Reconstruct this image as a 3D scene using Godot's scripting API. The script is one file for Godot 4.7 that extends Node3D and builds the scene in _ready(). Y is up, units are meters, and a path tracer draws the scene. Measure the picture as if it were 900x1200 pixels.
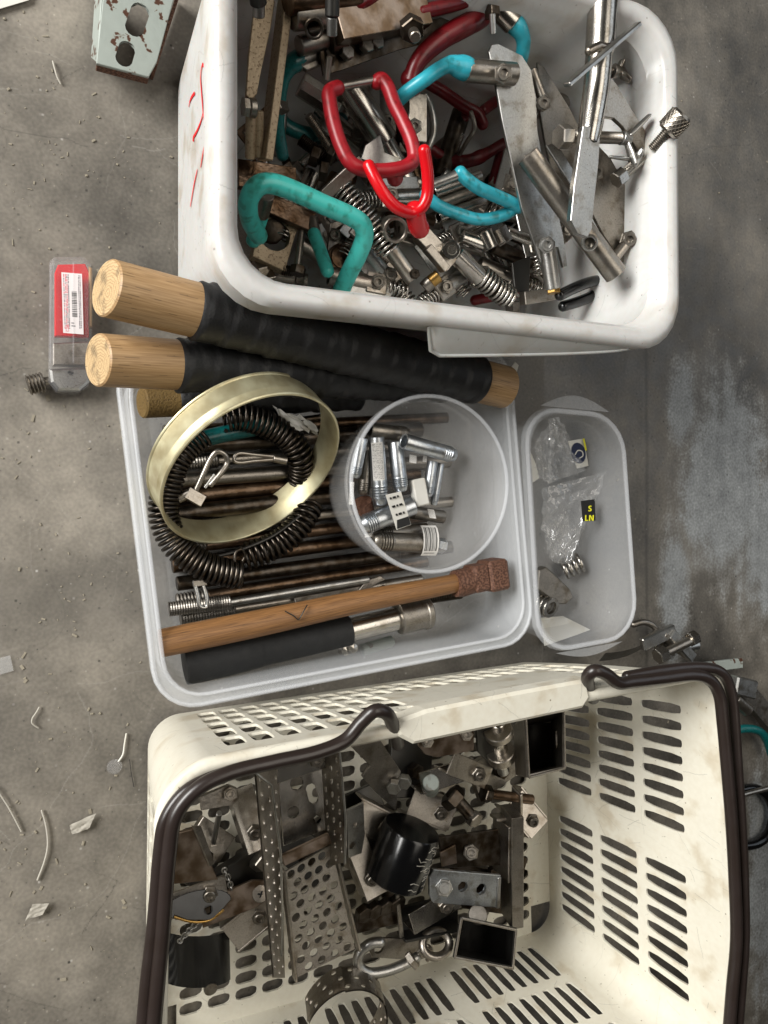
extends Node3D

# ---------------------------------------------------------------- a buffer that collects shapes for one mesh
class B:
	var v := PackedVector3Array()
	var n := PackedVector3Array()
	var uv := PackedVector2Array()
	var ix := PackedInt32Array()

	func vt(p: Vector3, nn: Vector3, u := Vector2.ZERO) -> int:
		v.append(p)
		n.append(nn)
		uv.append(u)
		return v.size() - 1

	func tri(a: int, b: int, c: int) -> void:
		if (v[b] - v[a]).cross(v[c] - v[a]).dot(n[a] + n[b] + n[c]) > 0.0:
			ix.append(a); ix.append(c); ix.append(b)
		else:
			ix.append(a); ix.append(b); ix.append(c)

	func quad(a: int, b: int, c: int, d: int) -> void:
		tri(a, b, c)
		tri(a, c, d)

	func flat4(a: Vector3, b: Vector3, c: Vector3, d: Vector3, out: Vector3) -> void:
		var nn := (b - a).cross(c - a)
		if nn.length_squared() < 1e-18:
			nn = (c - a).cross(d - a)
		nn = nn.normalized()
		if nn.dot(out) < 0.0:
			nn = -nn
		quad(vt(a, nn, Vector2(0, 0)), vt(b, nn, Vector2(1, 0)), vt(c, nn, Vector2(1, 1)), vt(d, nn, Vector2(0, 1)))

	func flat3(a: Vector3, b: Vector3, c: Vector3, out: Vector3) -> void:
		var nn := (b - a).cross(c - a).normalized()
		if nn.dot(out) < 0.0:
			nn = -nn
		tri(vt(a, nn), vt(b, nn), vt(c, nn))

	static func side(ax: Vector3) -> Vector3:
		var k := Vector3.UP if absf(ax.y) < 0.9 else Vector3.RIGHT
		return ax.cross(k).normalized()

	# profile points are (radius, height along the axis); the outside lies to the right of the way along it
	func lathe(o: Vector3, ax: Vector3, prof: Array, seg := 14, faceted := false, turn := 0.0) -> void:
		ax = ax.normalized()
		var e := side(ax)
		var f := ax.cross(e)
		var m := prof.size()
		var sn: Array[Vector2] = []
		for i in m - 1:
			var d: Vector2 = prof[i + 1] - prof[i]
			sn.append(Vector2(d.y, -d.x).normalized())
		var run := 0.0
		for i in m - 1:
			var n0 := sn[i]
			var n1 := sn[i]
			if i > 0 and sn[i - 1].dot(sn[i]) > 0.75:
				n0 = (sn[i - 1] + sn[i]).normalized()
			if i < m - 2 and sn[i + 1].dot(sn[i]) > 0.75:
				n1 = (sn[i + 1] + sn[i]).normalized()
			var p0: Vector2 = prof[i]
			var p1: Vector2 = prof[i + 1]
			var nxt := run + p0.distance_to(p1)
			var la := -1
			var lb := -1
			for k in seg + 1:
				var a := TAU * k / seg + turn
				var c := e * cos(a) + f * sin(a)
				var va := o + c * p0.x + ax * p0.y
				var vb := o + c * p1.x + ax * p1.y
				if faceted:
					if k < seg:
						var am := TAU * (k + 0.5) / seg + turn
						var a2 := TAU * (k + 1) / seg + turn
						var cm := e * cos(am) + f * sin(am)
						var c2 := e * cos(a2) + f * sin(a2)
						var nn := (cm * sn[i].x + ax * sn[i].y).normalized()
						quad(vt(va, nn), vt(vb, nn), vt(o + c2 * p1.x + ax * p1.y, nn), vt(o + c2 * p0.x + ax * p0.y, nn))
					continue
				var ia := vt(va, (c * n0.x + ax * n0.y).normalized(), Vector2(float(k) / seg, run))
				var ib := vt(vb, (c * n1.x + ax * n1.y).normalized(), Vector2(float(k) / seg, nxt))
				if k > 0:
					if p0.x > 1e-7:
						tri(la, ia, ib)
					if p1.x > 1e-7:
						tri(la, ib, lb)
				la = ia
				lb = ib
			run = nxt

	func rod(a: Vector3, b: Vector3, r: float, seg := 14, c := -1.0) -> void:
		var l := a.distance_to(b)
		if c < 0.0:
			c = minf(r * 0.15, 0.0008)
		lathe(a, b - a, [Vector2(0, 0), Vector2(r - c, 0), Vector2(r, c), Vector2(r, l - c), Vector2(r - c, l), Vector2(0, l)], seg)

	func cone(a: Vector3, b: Vector3, ra: float, rb: float, seg := 14) -> void:
		var l := a.distance_to(b)
		lathe(a, b - a, [Vector2(0, 0), Vector2(ra * 0.94, 0), Vector2(ra, ra * 0.06), Vector2(rb, l - rb * 0.06), Vector2(rb * 0.94, l), Vector2(0, l)], seg)

	func pipe(a: Vector3, b: Vector3, r: float, ri: float, seg := 16) -> void:
		var l := a.distance_to(b)
		var c := (r - ri) * 0.25
		lathe(a, b - a, [Vector2(ri, l - c), Vector2(ri, c), Vector2(ri + c, 0), Vector2(r - c, 0), Vector2(r, c), Vector2(r, l - c), Vector2(r - c, l), Vector2(ri + c, l), Vector2(ri, l - c)], seg)

	func thread(a: Vector3, b: Vector3, r: float, pitch := 0.0016, seg := 12) -> void:
		var l := a.distance_to(b)
		var k := maxi(2, int(l / pitch))
		var p: Array = [Vector2(0, 0), Vector2(r * 0.8, 0)]
		for i in k:
			p.append(Vector2(r * 0.82, l * (i + 0.05) / k))
			p.append(Vector2(r, l * (i + 0.45) / k))
			p.append(Vector2(r, l * (i + 0.6) / k))
		p.append(Vector2(r * 0.8, l))
		p.append(Vector2(0, l))
		lathe(a, b - a, p, seg)

	func hex(a: Vector3, b: Vector3, r: float, turn := 0.0) -> void:
		var l := a.distance_to(b)
		lathe(a, b - a, [Vector2(0, 0), Vector2(r * 0.9, 0), Vector2(r, r * 0.1), Vector2(r, l - r * 0.1), Vector2(r * 0.9, l), Vector2(0, l)], 6, true, turn)

	# socket head: a cap with a hexagonal recess that looks along the axis
	func socket(a: Vector3, b: Vector3, r: float) -> void:
		var l := a.distance_to(b)
		lathe(a, b - a, [Vector2(0, 0), Vector2(r, 0), Vector2(r, l * 0.85), Vector2(r * 0.88, l), Vector2(r * 0.56, l)], 14)
		lathe(a, b - a, [Vector2(r * 0.56, l), Vector2(r * 0.5, l * 0.4), Vector2(0, l * 0.35)], 6, true)

	func sweep(pts: Array, rr, seg := 12, cap := 2, squash := 1.0, up := Vector3.ZERO) -> void:
		var m := pts.size()
		var t: Vector3 = (pts[1] - pts[0]).normalized()
		var e := side(t) if up == Vector3.ZERO else up.cross(t).normalized()
		var rings: Array = []
		var run := 0.0
		for i in m:
			var t2: Vector3 = (pts[mini(i + 1, m - 1)] - pts[maxi(i - 1, 0)]).normalized()
			e = (e - t2 * e.dot(t2)).normalized()
			var f := t2.cross(e)
			var r: float = rr[i] if rr is Array else rr
			if i > 0:
				run += pts[i].distance_to(pts[i - 1])
			rings.append([pts[i], e, f, r, run, t2])
		if cap == 2:
			var s: Array = rings[0]
			var z: Array = rings[m - 1]
			for a in [0.35, 0.7, 0.95]:
				rings.push_front([s[0] - s[5] * s[3] * a * 0.9, s[1], s[2], s[3] * sqrt(maxf(0.02, 1.0 - a * a)), s[4], s[5]])
				rings.append([z[0] + z[5] * z[3] * a * 0.9, z[1], z[2], z[3] * sqrt(maxf(0.02, 1.0 - a * a)), z[4], z[5]])
		var prev := PackedInt32Array()
		for i in rings.size():
			var g: Array = rings[i]
			var dr := 0.0
			if i > 0 and i < rings.size() - 1:
				var span: float = (rings[i + 1][0] - rings[i - 1][0]).dot(g[5])
				dr = (rings[i + 1][3] - rings[i - 1][3]) / maxf(span, 1e-6)
			elif cap == 2:
				dr = 3.0 if i == 0 else -3.0
			var cur := PackedInt32Array()
			for k in seg + 1:
				var a := TAU * k / seg
				var c: Vector3 = g[1] * cos(a) + g[2] * (sin(a) * squash)
				var cn: Vector3 = g[1] * cos(a) * squash + g[2] * sin(a)
				cur.append(vt(g[0] + c * g[3], (cn.normalized() - g[5] * dr).normalized(), Vector2(float(k) / seg, g[4])))
			if i > 0:
				for k in seg:
					quad(prev[k], prev[k + 1], cur[k + 1], cur[k])
			prev = cur
		if cap > 0:
			for end in [0, rings.size() - 1]:
				var g: Array = rings[end]
				var nn: Vector3 = -g[5] if end == 0 else g[5]
				var mid := vt(g[0], nn, Vector2(0.5, 0.5))
				var q := PackedInt32Array()
				for k in seg + 1:
					var a := TAU * k / seg
					q.append(vt(g[0] + (g[1] * cos(a) + g[2] * sin(a) * squash) * g[3], nn, Vector2(0.5 + 0.5 * cos(a), 0.5 + 0.5 * sin(a))))
				for k in seg:
					tri(mid, q[k], q[k + 1])

	func box(o: Vector3, x: Vector3, y: Vector3, z: Vector3, c := 0.0006) -> void:   # half extents
		var ax := [x, y, z]
		var ln := [x.length(), y.length(), z.length()]
		c = minf(c, minf(ln[0], minf(ln[1], ln[2])) * 0.4)
		var un := [x / ln[0], y / ln[1], z / ln[2]]
		var at := func(sx: float, sy: float, sz: float, face: int) -> Vector3:
			var s := [sx, sy, sz]
			var p := o
			for i in 3:
				p += un[i] * s[i] * (ln[i] - (0.0 if i == face else c))
			return p
		for f in 3:
			var g := (f + 1) % 3
			var h := (f + 2) % 3
			for s in [-1.0, 1.0]:
				var q: Array = []
				for w in [[-1.0, -1.0], [1.0, -1.0], [1.0, 1.0], [-1.0, 1.0]]:
					var k := [0.0, 0.0, 0.0]
					k[f] = s
					k[g] = w[0]
					k[h] = w[1]
					q.append(at.call(k[0], k[1], k[2], f))
				flat4(q[0], q[1], q[2], q[3], un[f] * s)
			for s in [-1.0, 1.0]:
				for w in [-1.0, 1.0]:
					var k0 := [0.0, 0.0, 0.0]
					k0[g] = s
					k0[h] = w
					k0[f] = -1.0
					var k1 := k0.duplicate()
					k1[f] = 1.0
					flat4(at.call(k0[0], k0[1], k0[2], g), at.call(k1[0], k1[1], k1[2], g), at.call(k1[0], k1[1], k1[2], h), at.call(k0[0], k0[1], k0[2], h), un[g] * s + un[h] * w)
		for sx in [-1.0, 1.0]:
			for sy in [-1.0, 1.0]:
				for sz in [-1.0, 1.0]:
					flat3(at.call(sx, sy, sz, 0), at.call(sx, sy, sz, 1), at.call(sx, sy, sz, 2), un[0] * sx + un[1] * sy + un[2] * sz)

	# bar with rectangular section between two points; w across, t thick, up is roughly the thick way
	func bar(a: Vector3, b: Vector3, w: float, t: float, up := Vector3.UP, c := 0.0006) -> void:
		var x := b - a
		var z := x.cross(up).normalized()
		var y := z.cross(x).normalized()
		box((a + b) * 0.5, x * 0.5, y * t * 0.5, z * w * 0.5, c)

	# a sheet of thickness th whose upper face runs through pts; holes = [[centre, radius], ...]
	func plate(pts: Array, th: float, holes := [], ch := 0.0005, hint := Vector3(-0.3, 1, 0), hseg := 14) -> void:
		var nn := Vector3.ZERO
		var mid := Vector3.ZERO
		for i in pts.size():
			var a: Vector3 = pts[i]
			var b: Vector3 = pts[(i + 1) % pts.size()]
			nn += a.cross(b)
			mid += a
		mid /= pts.size()
		nn = nn.normalized()
		if nn.dot(hint) < 0.0:
			nn = -nn
		var e := side(nn)
		var f := nn.cross(e)
		var flat := PackedVector2Array()
		for p in pts:
			flat.append(Vector2((p - mid).dot(e), (p - mid).dot(f)))
		if not Geometry2D.is_polygon_clockwise(flat):
			flat.reverse()
		var m := flat.size()
		var inner := PackedVector2Array()
		for i in m:
			var d0 := (flat[i] - flat[(i + m - 1) % m]).normalized()
			var d1 := (flat[(i + 1) % m] - flat[i]).normalized()
			var k0 := Vector2(d0.y, -d0.x)
			var k1 := Vector2(d1.y, -d1.x)
			var bis := (k0 + k1)
			bis = bis / maxf(0.5, bis.length_squared() * 0.5)
			if not Geometry2D.is_point_in_polygon(flat[i] + bis * 1e-5, flat):
				if Geometry2D.is_point_in_polygon(flat[i] - bis * 1e-5, flat):
					bis = -bis
			inner.append(flat[i] + bis * ch)
		var rims: Array = []
		for h in holes:
			var c2 := Vector2((h[0] - mid).dot(e), (h[0] - mid).dot(f))
			var ring := PackedVector2Array()
			var sx: float = h[2] if h.size() > 2 else 0.0     # a slot: half length along a 3D direction
			var dir := Vector2.ZERO
			if sx > 0.0:
				dir = Vector2(h[3].dot(e), h[3].dot(f)).normalized()
			for k in hseg:
				var a := TAU * (k + 0.5) / hseg
				var w: Vector2 = Vector2(cos(a), sin(a)) * float(h[1])
				if sx > 0.0:
					w += dir * sx * (1.0 if w.dot(dir) > 0.0 else -1.0)
				ring.append(c2 + w)
			rims.append(ring)
		var at := func(p: Vector2, d: float) -> Vector3: return mid + e * p.x + f * p.y + nn * d
		for lev in [0.0, -th]:
			var poly := inner.duplicate() if lev == 0.0 else flat.duplicate()
			var order := rims.duplicate()
			order.sort_custom(func(a, b): return _mx(a) > _mx(b))
			for ring in order:
				poly = _bridge(poly, ring)
			var t := Geometry2D.triangulate_polygon(poly)
			var up := nn if lev == 0.0 else -nn
			var base := v.size()
			for p in poly:
				vt(at.call(p, lev), up, p * 10.0)
			for k in range(0, t.size(), 3):
				tri(base + t[k], base + t[k + 1], base + t[k + 2])
		for i in m:
			var j := (i + 1) % m
			var d := flat[j] - flat[i]
			var out: Vector3 = -(e * d.y - f * d.x)
			if not Geometry2D.is_point_in_polygon((flat[i] + flat[j]) * 0.5 + Vector2(d.y, -d.x).normalized() * 2e-5, flat):
				out = -out
			flat4(at.call(inner[i], 0.0), at.call(inner[j], 0.0), at.call(flat[j], -ch), at.call(flat[i], -ch), out.normalized() + nn)
			flat4(at.call(flat[i], -ch), at.call(flat[j], -ch), at.call(flat[j], -th), at.call(flat[i], -th), out)
		for ring in rims:
			var c2 := Vector2.ZERO
			for p in ring:
				c2 += p / ring.size()
			for k in ring.size():
				var p: Vector2 = ring[k]
				var q: Vector2 = ring[(k + 1) % ring.size()]
				var o2 := c2 - (p + q) * 0.5
				flat4(at.call(p, 0.0), at.call(q, 0.0), at.call(q, -th), at.call(p, -th), e * o2.x + f * o2.y)

	static func _mx(r: PackedVector2Array) -> float:
		var x := -1e9
		for p in r:
			x = maxf(x, p.x)
		return x

	static func _bridge(poly: PackedVector2Array, ring: PackedVector2Array) -> PackedVector2Array:
		var r := ring.duplicate()
		if Geometry2D.is_polygon_clockwise(r) == Geometry2D.is_polygon_clockwise(poly):
			r.reverse()
		var best := 1e9
		var bi := 0
		var bj := 0
		for i in poly.size():
			for j in r.size():
				var d := poly[i].distance_squared_to(r[j])
				if d >= best:
					continue
				var ok := true
				for k in poly.size():
					var k2 := (k + 1) % poly.size()
					if k == i or k2 == i or poly[k].is_equal_approx(poly[i]) or poly[k2].is_equal_approx(poly[i]):
						continue
					if Geometry2D.segment_intersects_segment(poly[i], r[j], poly[k], poly[k2]) != null:
						ok = false
						break
				if ok:
					best = d
					bi = i
					bj = j
		var out := PackedVector2Array()
		for i in bi + 1:
			out.append(poly[i])
		for k in r.size() + 1:
			out.append(r[(bj + k) % r.size()])
		out.append(poly[bi])
		for i in range(bi + 1, poly.size()):
			out.append(poly[i])
		return out

	# a coil of wire round a curve
	func coil(path: Array, rad: float, wire: float, pitch: float, seg := 6, per := 11) -> void:
		var total := 0.0
		for i in path.size() - 1:
			total += path[i].distance_to(path[i + 1])
		var turns := int(total / pitch)
		var count := turns * per
		var pts: Array = []
		var i := 0
		var run := 0.0
		var t: Vector3 = (path[1] - path[0]).normalized()
		var e := side(t)
		for k in count:
			var want := total * k / (count - 1) * 0.999
			while i < path.size() - 2 and run + path[i].distance_to(path[i + 1]) < want:
				run += path[i].distance_to(path[i + 1])
				i += 1
			var d: float = path[i].distance_to(path[i + 1])
			var p: Vector3 = path[i].lerp(path[i + 1], (want - run) / d)
			var t2: Vector3 = (path[i + 1] - path[i]).normalized()
			e = (e - t2 * e.dot(t2)).normalized()
			var f := t2.cross(e)
			var a := TAU * k / per
			pts.append(p + (e * cos(a) + f * sin(a)) * rad)
		sweep(pts, wire, seg, 1)

	# grid of points with smooth normals; both faces are seen, so a sheet needs no back
	func grid(g: Array, uvs := Vector2.ONE, flip := false) -> void:
		var h := g.size()
		var w: int = g[0].size()
		var base := v.size()
		for j in h:
			for i in w:
				var a: Vector3 = g[j][mini(i + 1, w - 1)] - g[j][maxi(i - 1, 0)]
				var b: Vector3 = g[mini(j + 1, h - 1)][i] - g[maxi(j - 1, 0)][i]
				var nn := a.cross(b).normalized()
				if flip:
					nn = -nn
				vt(g[j][i], nn, Vector2(float(i) / (w - 1), float(j) / (h - 1)) * uvs)
		for j in h - 1:
			for i in w - 1:
				var k := base + j * w + i
				quad(k, k + 1, k + w + 1, k + w)

	# one cell of a perforated sheet: f(u, v) -> point; the cell spans u0..u1, v0..v1; hole half sizes in metres, 0 for none
	func cell(f: Callable, u0: float, u1: float, v0: float, v1: float, th: float, ha: float, hb: float, rad: float, out_hint: Vector3, m := 4, smooth := false) -> void:
		var c: Vector3 = f.call((u0 + u1) * 0.5, (v0 + v1) * 0.5)
		var du: Vector3 = f.call(u1, (v0 + v1) * 0.5) - f.call(u0, (v0 + v1) * 0.5)
		var dv: Vector3 = f.call((u0 + u1) * 0.5, v1) - f.call((u0 + u1) * 0.5, v0)
		var nn := du.cross(dv).normalized()
		if nn.dot(out_hint) < 0.0:
			nn = -nn
		var lu := du.length() * 0.5
		var lv := dv.length() * 0.5
		var edge: Array[Vector2] = []
		for s in 4:
			for k in m:
				var t := -1.0 + 2.0 * k / m
				edge.append([Vector2(t, -1), Vector2(1, t), Vector2(-t, 1), Vector2(-1, -t)][s])
		var at := func(q: Vector2) -> Vector3: return f.call(lerpf(u0, u1, q.x * 0.5 + 0.5), lerpf(v0, v1, q.y * 0.5 + 0.5))
		if ha <= 0.0 and smooth:
			for lev in [0.0, -th]:
				var sg := 1.0 if lev == 0.0 else -1.0
				var q4: Array = []
				for w in [Vector2(u0, v0), Vector2(u1, v0), Vector2(u1, v1), Vector2(u0, v1)]:
					var a: Vector3 = f.call(w.x + 0.3, w.y) - f.call(w.x - 0.3, w.y)
					var b: Vector3 = f.call(w.x, w.y + 0.002) - f.call(w.x, w.y - 0.002)
					var pn := a.cross(b).normalized()
					if pn.dot(nn) < 0.0:
						pn = -pn
					q4.append(vt(f.call(w.x, w.y) + pn * lev, pn * sg))
				quad(q4[0], q4[1], q4[2], q4[3])
			return
		if ha <= 0.0:
			for lev in [0.0, -th]:
				var k := vt(c + nn * lev, nn if lev == 0.0 else -nn)
				var ids := PackedInt32Array()
				for q in edge:
					ids.append(vt(at.call(q) + nn * lev, nn if lev == 0.0 else -nn))
				for i in ids.size():
					tri(k, ids[i], ids[(i + 1) % ids.size()])
			return
		var hole: Array[Vector2] = []
		for q in edge:
			var p := Vector2(q.x * ha, q.y * hb)
			var core := Vector2(clampf(p.x, -(ha - rad), ha - rad), clampf(p.y, -(hb - rad), hb - rad))
			var d := p - core
			if d.length() > 1e-9:
				p = core + d.normalized() * rad
			hole.append(Vector2(p.x / lu, p.y / lv))
		var w: int = edge.size()
		for lev in [0.0, -th]:
			var up := nn if lev == 0.0 else -nn
			var base := v.size()
			for i in w:
				vt(at.call(edge[i]) + nn * lev, up)
				vt(at.call(hole[i]) + nn * lev, up)
			for i in w:
				var j := (i + 1) % w
				quad(base + i * 2, base + j * 2, base + j * 2 + 1, base + i * 2 + 1)
		for i in w:
			var j := (i + 1) % w
			var a: Vector3 = at.call(hole[i])
			var b: Vector3 = at.call(hole[j])
			if a.distance_squared_to(b) > 1e-12:
				flat4(a, b, b - nn * th, a - nn * th, c - (a + b) * 0.5)

	func mesh(shift: Vector3) -> ArrayMesh:
		var a := []
		a.resize(Mesh.ARRAY_MAX)
		var w := v.duplicate()
		for i in w.size():
			w[i] -= shift
		a[Mesh.ARRAY_VERTEX] = w
		a[Mesh.ARRAY_NORMAL] = n
		a[Mesh.ARRAY_TEX_UV] = uv
		a[Mesh.ARRAY_INDEX] = ix
		var r := ArrayMesh.new()
		r.add_surface_from_arrays(Mesh.PRIMITIVE_TRIANGLES, a)
		return r

# ---------------------------------------------------------------- things and their parts
class Thing:
	var node: Node3D
	var parts: Array = []      # [name, B, material, index of the part it belongs to or -1, label]
	func part(called: String, b: B, m: Material, on := -1, label := "") -> int:
		parts.append([called, b, m, on, label])
		return parts.size() - 1

var rng := RandomNumberGenerator.new()
var M := {}

func thing(called: String, label: String, category: String, group := "") -> Thing:
	var t := Thing.new()
	t.node = Node3D.new()
	t.node.name = called
	t.node.set_meta("label", label)
	if category:
		t.node.set_meta("category", category)
	if group:
		t.node.set_meta("group", group)
	return t

func done(t: Thing) -> Node3D:
	var lo := Vector3.INF
	var hi := -Vector3.INF
	for p in t.parts:
		for q in p[1].v:
			lo = lo.min(q)
			hi = hi.max(q)
	var o := Vector3((lo.x + hi.x) * 0.5, lo.y, (lo.z + hi.z) * 0.5)
	t.node.position = o
	add_child(t.node, true)
	var made: Array[Node] = []
	for p in t.parts:
		var mi := MeshInstance3D.new()
		mi.name = p[0]
		mi.mesh = p[1].mesh(o)
		mi.material_override = p[2]
		if p[4]:
			mi.set_meta("label", p[4])
		(t.node if p[3] < 0 else made[p[3]]).add_child(mi, true)
		made.append(mi)
	return t.node

# a thing that is one single mesh
func lone(called: String, label: String, category: String, b: B, m: Material, group := "", kind := "") -> MeshInstance3D:
	var lo := Vector3.INF
	var hi := -Vector3.INF
	for q in b.v:
		lo = lo.min(q)
		hi = hi.max(q)
	var o := Vector3((lo.x + hi.x) * 0.5, lo.y, (lo.z + hi.z) * 0.5)
	var mi := MeshInstance3D.new()
	mi.name = called
	mi.mesh = b.mesh(o)
	mi.material_override = m
	mi.position = o
	if label:
		mi.set_meta("label", label)
	if category:
		mi.set_meta("category", category)
	if group:
		mi.set_meta("group", group)
	if kind:
		mi.set_meta("kind", kind)
	add_child(mi, true)
	return mi

func curve(p: Array, per := 6) -> Array:
	var out: Array = []
	for i in p.size() - 1:
		var a: Vector3 = p[maxi(i - 1, 0)]
		var d: Vector3 = p[mini(i + 2, p.size() - 1)]
		for k in per:
			out.append(p[i].cubic_interpolate(p[i + 1], a, d, float(k) / per))
	out.append(p[p.size() - 1])
	return out

func hose(path: Array, r, seg := 12, per := 6, cap := 2) -> B:
	var b := B.new()
	b.sweep(curve(path, per), r, seg, cap)
	return b

# rounded quadrilateral: four corners in order, a radius; ns points along each side, nc round each corner
func loop(c: Array, r: float, h: float, ns := 8, nc := 6) -> Array:
	var out: Array = []
	for i in 4:
		var p: Vector2 = c[i]
		var a: Vector2 = (c[(i + 3) % 4] - p).normalized()
		var b: Vector2 = (c[(i + 1) % 4] - p).normalized()
		var o := p + (a + b) * r
		for k in nc + 1:
			var t := float(k) / nc * PI * 0.5
			var q := o - b * r * cos(t) - a * r * sin(t)
			out.append(Vector3(q.x, h, q.y))
		var e := p + b * r
		var f: Vector2 = c[(i + 1) % 4] + (p - c[(i + 1) % 4]).normalized() * r
		for k in range(1, ns):
			var q := e.lerp(f, float(k) / ns)
			out.append(Vector3(q.x, h, q.y))
	return out

# skin over a stack of loops of equal length; hard keeps edges between neighbouring bands sharp
func skin(b: B, loops: Array, hard := 0.6) -> void:
	var w: int = loops[0].size()
	var bn: Array = []
	for j in loops.size() - 1:
		var row: Array = []
		for i in w:
			var a: Vector3 = loops[j][(i + 1) % w] - loops[j][(i + w - 1) % w]
			if a.length_squared() < 1e-12:
				a = loops[j + 1][(i + 1) % w] - loops[j + 1][(i + w - 1) % w]
			row.append((loops[j + 1][i] - loops[j][i]).cross(a).normalized())
		bn.append(row)
	for j in loops.size() - 1:
		var base := b.v.size()
		for i in w + 1:
			var k := i % w
			var n0: Vector3 = bn[j][k]
			var n1 := n0
			if j > 0 and bn[j - 1][k].dot(n0) > hard:
				n0 = (n0 + bn[j - 1][k]).normalized()
			if j < loops.size() - 2 and bn[j + 1][k].dot(n1) > hard:
				n1 = (n1 + bn[j + 1][k]).normalized()
			b.vt(loops[j][k], n0)
			b.vt(loops[j + 1][k], n1)
		for i in w:
			b.quad(base + i * 2, base + i * 2 + 2, base + i * 2 + 3, base + i * 2 + 1)

func lid(b: B, lp: Array, nn: Vector3) -> void:
	var c := Vector3.ZERO
	for p in lp:
		c += p / lp.size()
	var k := b.vt(c, nn)
	var base := b.v.size()
	for p in lp:
		b.vt(p, nn)
	for i in lp.size():
		b.tri(k, base + i, base + (i + 1) % lp.size())

# ---------------------------------------------------------------- materials
func noise_image(size: int, freq: float, sd: int, oct := 4, type := FastNoiseLite.TYPE_SIMPLEX_SMOOTH) -> Image:
	var n := FastNoiseLite.new()
	n.seed = sd
	n.frequency = freq
	n.noise_type = type
	n.fractal_octaves = oct
	return n.get_seamless_image(size, size)

# colours from a to b by a noise, with contrast
func ramp_image(src: Image, lo: Color, hi: Color, from := 0.3, to := 0.7) -> ImageTexture:
	var d := src.get_data()
	var s := src.get_width()
	var o := PackedByteArray()
	o.resize(s * s * 3)
	var lut := PackedByteArray()
	for i in 256:
		var t := smoothstep(from, to, i / 255.0)
		var c := lo.lerp(hi, t)
		lut.append(int(c.r * 255))
		lut.append(int(c.g * 255))
		lut.append(int(c.b * 255))
	for i in s * s:
		var k := d[i] * 3
		o[i * 3] = lut[k]
		o[i * 3 + 1] = lut[k + 1]
		o[i * 3 + 2] = lut[k + 2]
	return ImageTexture.create_from_image(Image.create_from_data(s, s, false, Image.FORMAT_RGB8, o))

func mat(c: Color, rough: float, metal := 0.0) -> StandardMaterial3D:
	var m := StandardMaterial3D.new()
	m.albedo_color = c
	m.roughness = rough
	m.metallic = metal
	m.cull_mode = BaseMaterial3D.CULL_DISABLED
	return m

func worn(c: Color, rough: float, metal: float, tex: Texture2D, rtex: Texture2D, scale := 14.0, bump := 0.0, btex: Texture2D = null) -> StandardMaterial3D:
	var m := mat(c, rough, metal)
	m.uv1_triplanar = true
	m.uv1_scale = Vector3.ONE * scale
	m.albedo_texture = tex
	if rtex:
		m.roughness_texture = rtex
	if bump > 0.0:
		m.heightmap_enabled = true
		m.heightmap_scale = bump
		m.heightmap_texture = btex
	return m

func _ready() -> void:
	rng.seed = 71
	# camera, surroundings and light
	var cam := Camera3D.new()
	cam.name = "camera"
	cam.fov = 65.6571
	cam.near = 0.02
	cam.far = 60.0
	var tilt := deg_to_rad(24.5000)
	cam.position = Vector3(0, 0.7600, 0)
	var fwd := Vector3(sin(tilt), -cos(tilt), 0)
	cam.basis = Basis(Vector3(cos(tilt), sin(tilt), 0), Vector3(0, 0, -1), -fwd)
	cam.current = true
	add_child(cam)
	var we := WorldEnvironment.new()
	we.name = "surroundings"
	var env := Environment.new()
	env.background_mode = Environment.BG_COLOR
	env.background_color = Color(0.37, 0.36, 0.34)
	env.background_energy_multiplier = 0.15
	env.tonemap_mode = Environment.TONE_MAPPER_LINEAR
	env.tonemap_exposure = 1.0
	env.sdfgi_enabled = true
	env.ssao_enabled = true
	env.ssil_enabled = true
	we.environment = env
	add_child(we)
	area("doorway_daylight", Vector3(-2.5, 1.6, -1.1), Vector3(0.3, 0, 0), Vector2(2.0, 1.4), Color(1.0, 0.995, 0.98), 23.0)
	area("added_sheen_light", Vector3(2.9, 2.3, -1.0), Vector3(0.4, 0, 0), Vector2(2.6, 1.5), Color(0.92, 0.96, 1.0), 1.5)  # added cool light for sheen on metal and floor, no known window there
	area("ceiling_light", Vector3(0.9, 2.8, -0.4), Vector3(0.35, 0, 0.1), Vector2(2.4, 1.2), Color(1.0, 0.97, 0.92), 2.6)
	materials()
	setting()
	white_tub()
	storage_bin()
	small_bin()
	basket()
	tub_contents()
	bin_contents()
	small_contents()
	basket_contents()
	loose_things()

func area(called: String, at: Vector3, to: Vector3, size: Vector2, c: Color, energy: float) -> void:
	var l := AreaLight3D.new()
	l.name = called
	l.area_size = size
	l.light_color = c
	l.light_energy = energy
	l.area_normalize_energy = true
	l.area_range = 12.0
	l.shadow_enabled = true
	l.look_at_from_position(at, to, Vector3.UP if absf((to - at).normalized().y) < 0.95 else Vector3.RIGHT)
	add_child(l)

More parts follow.
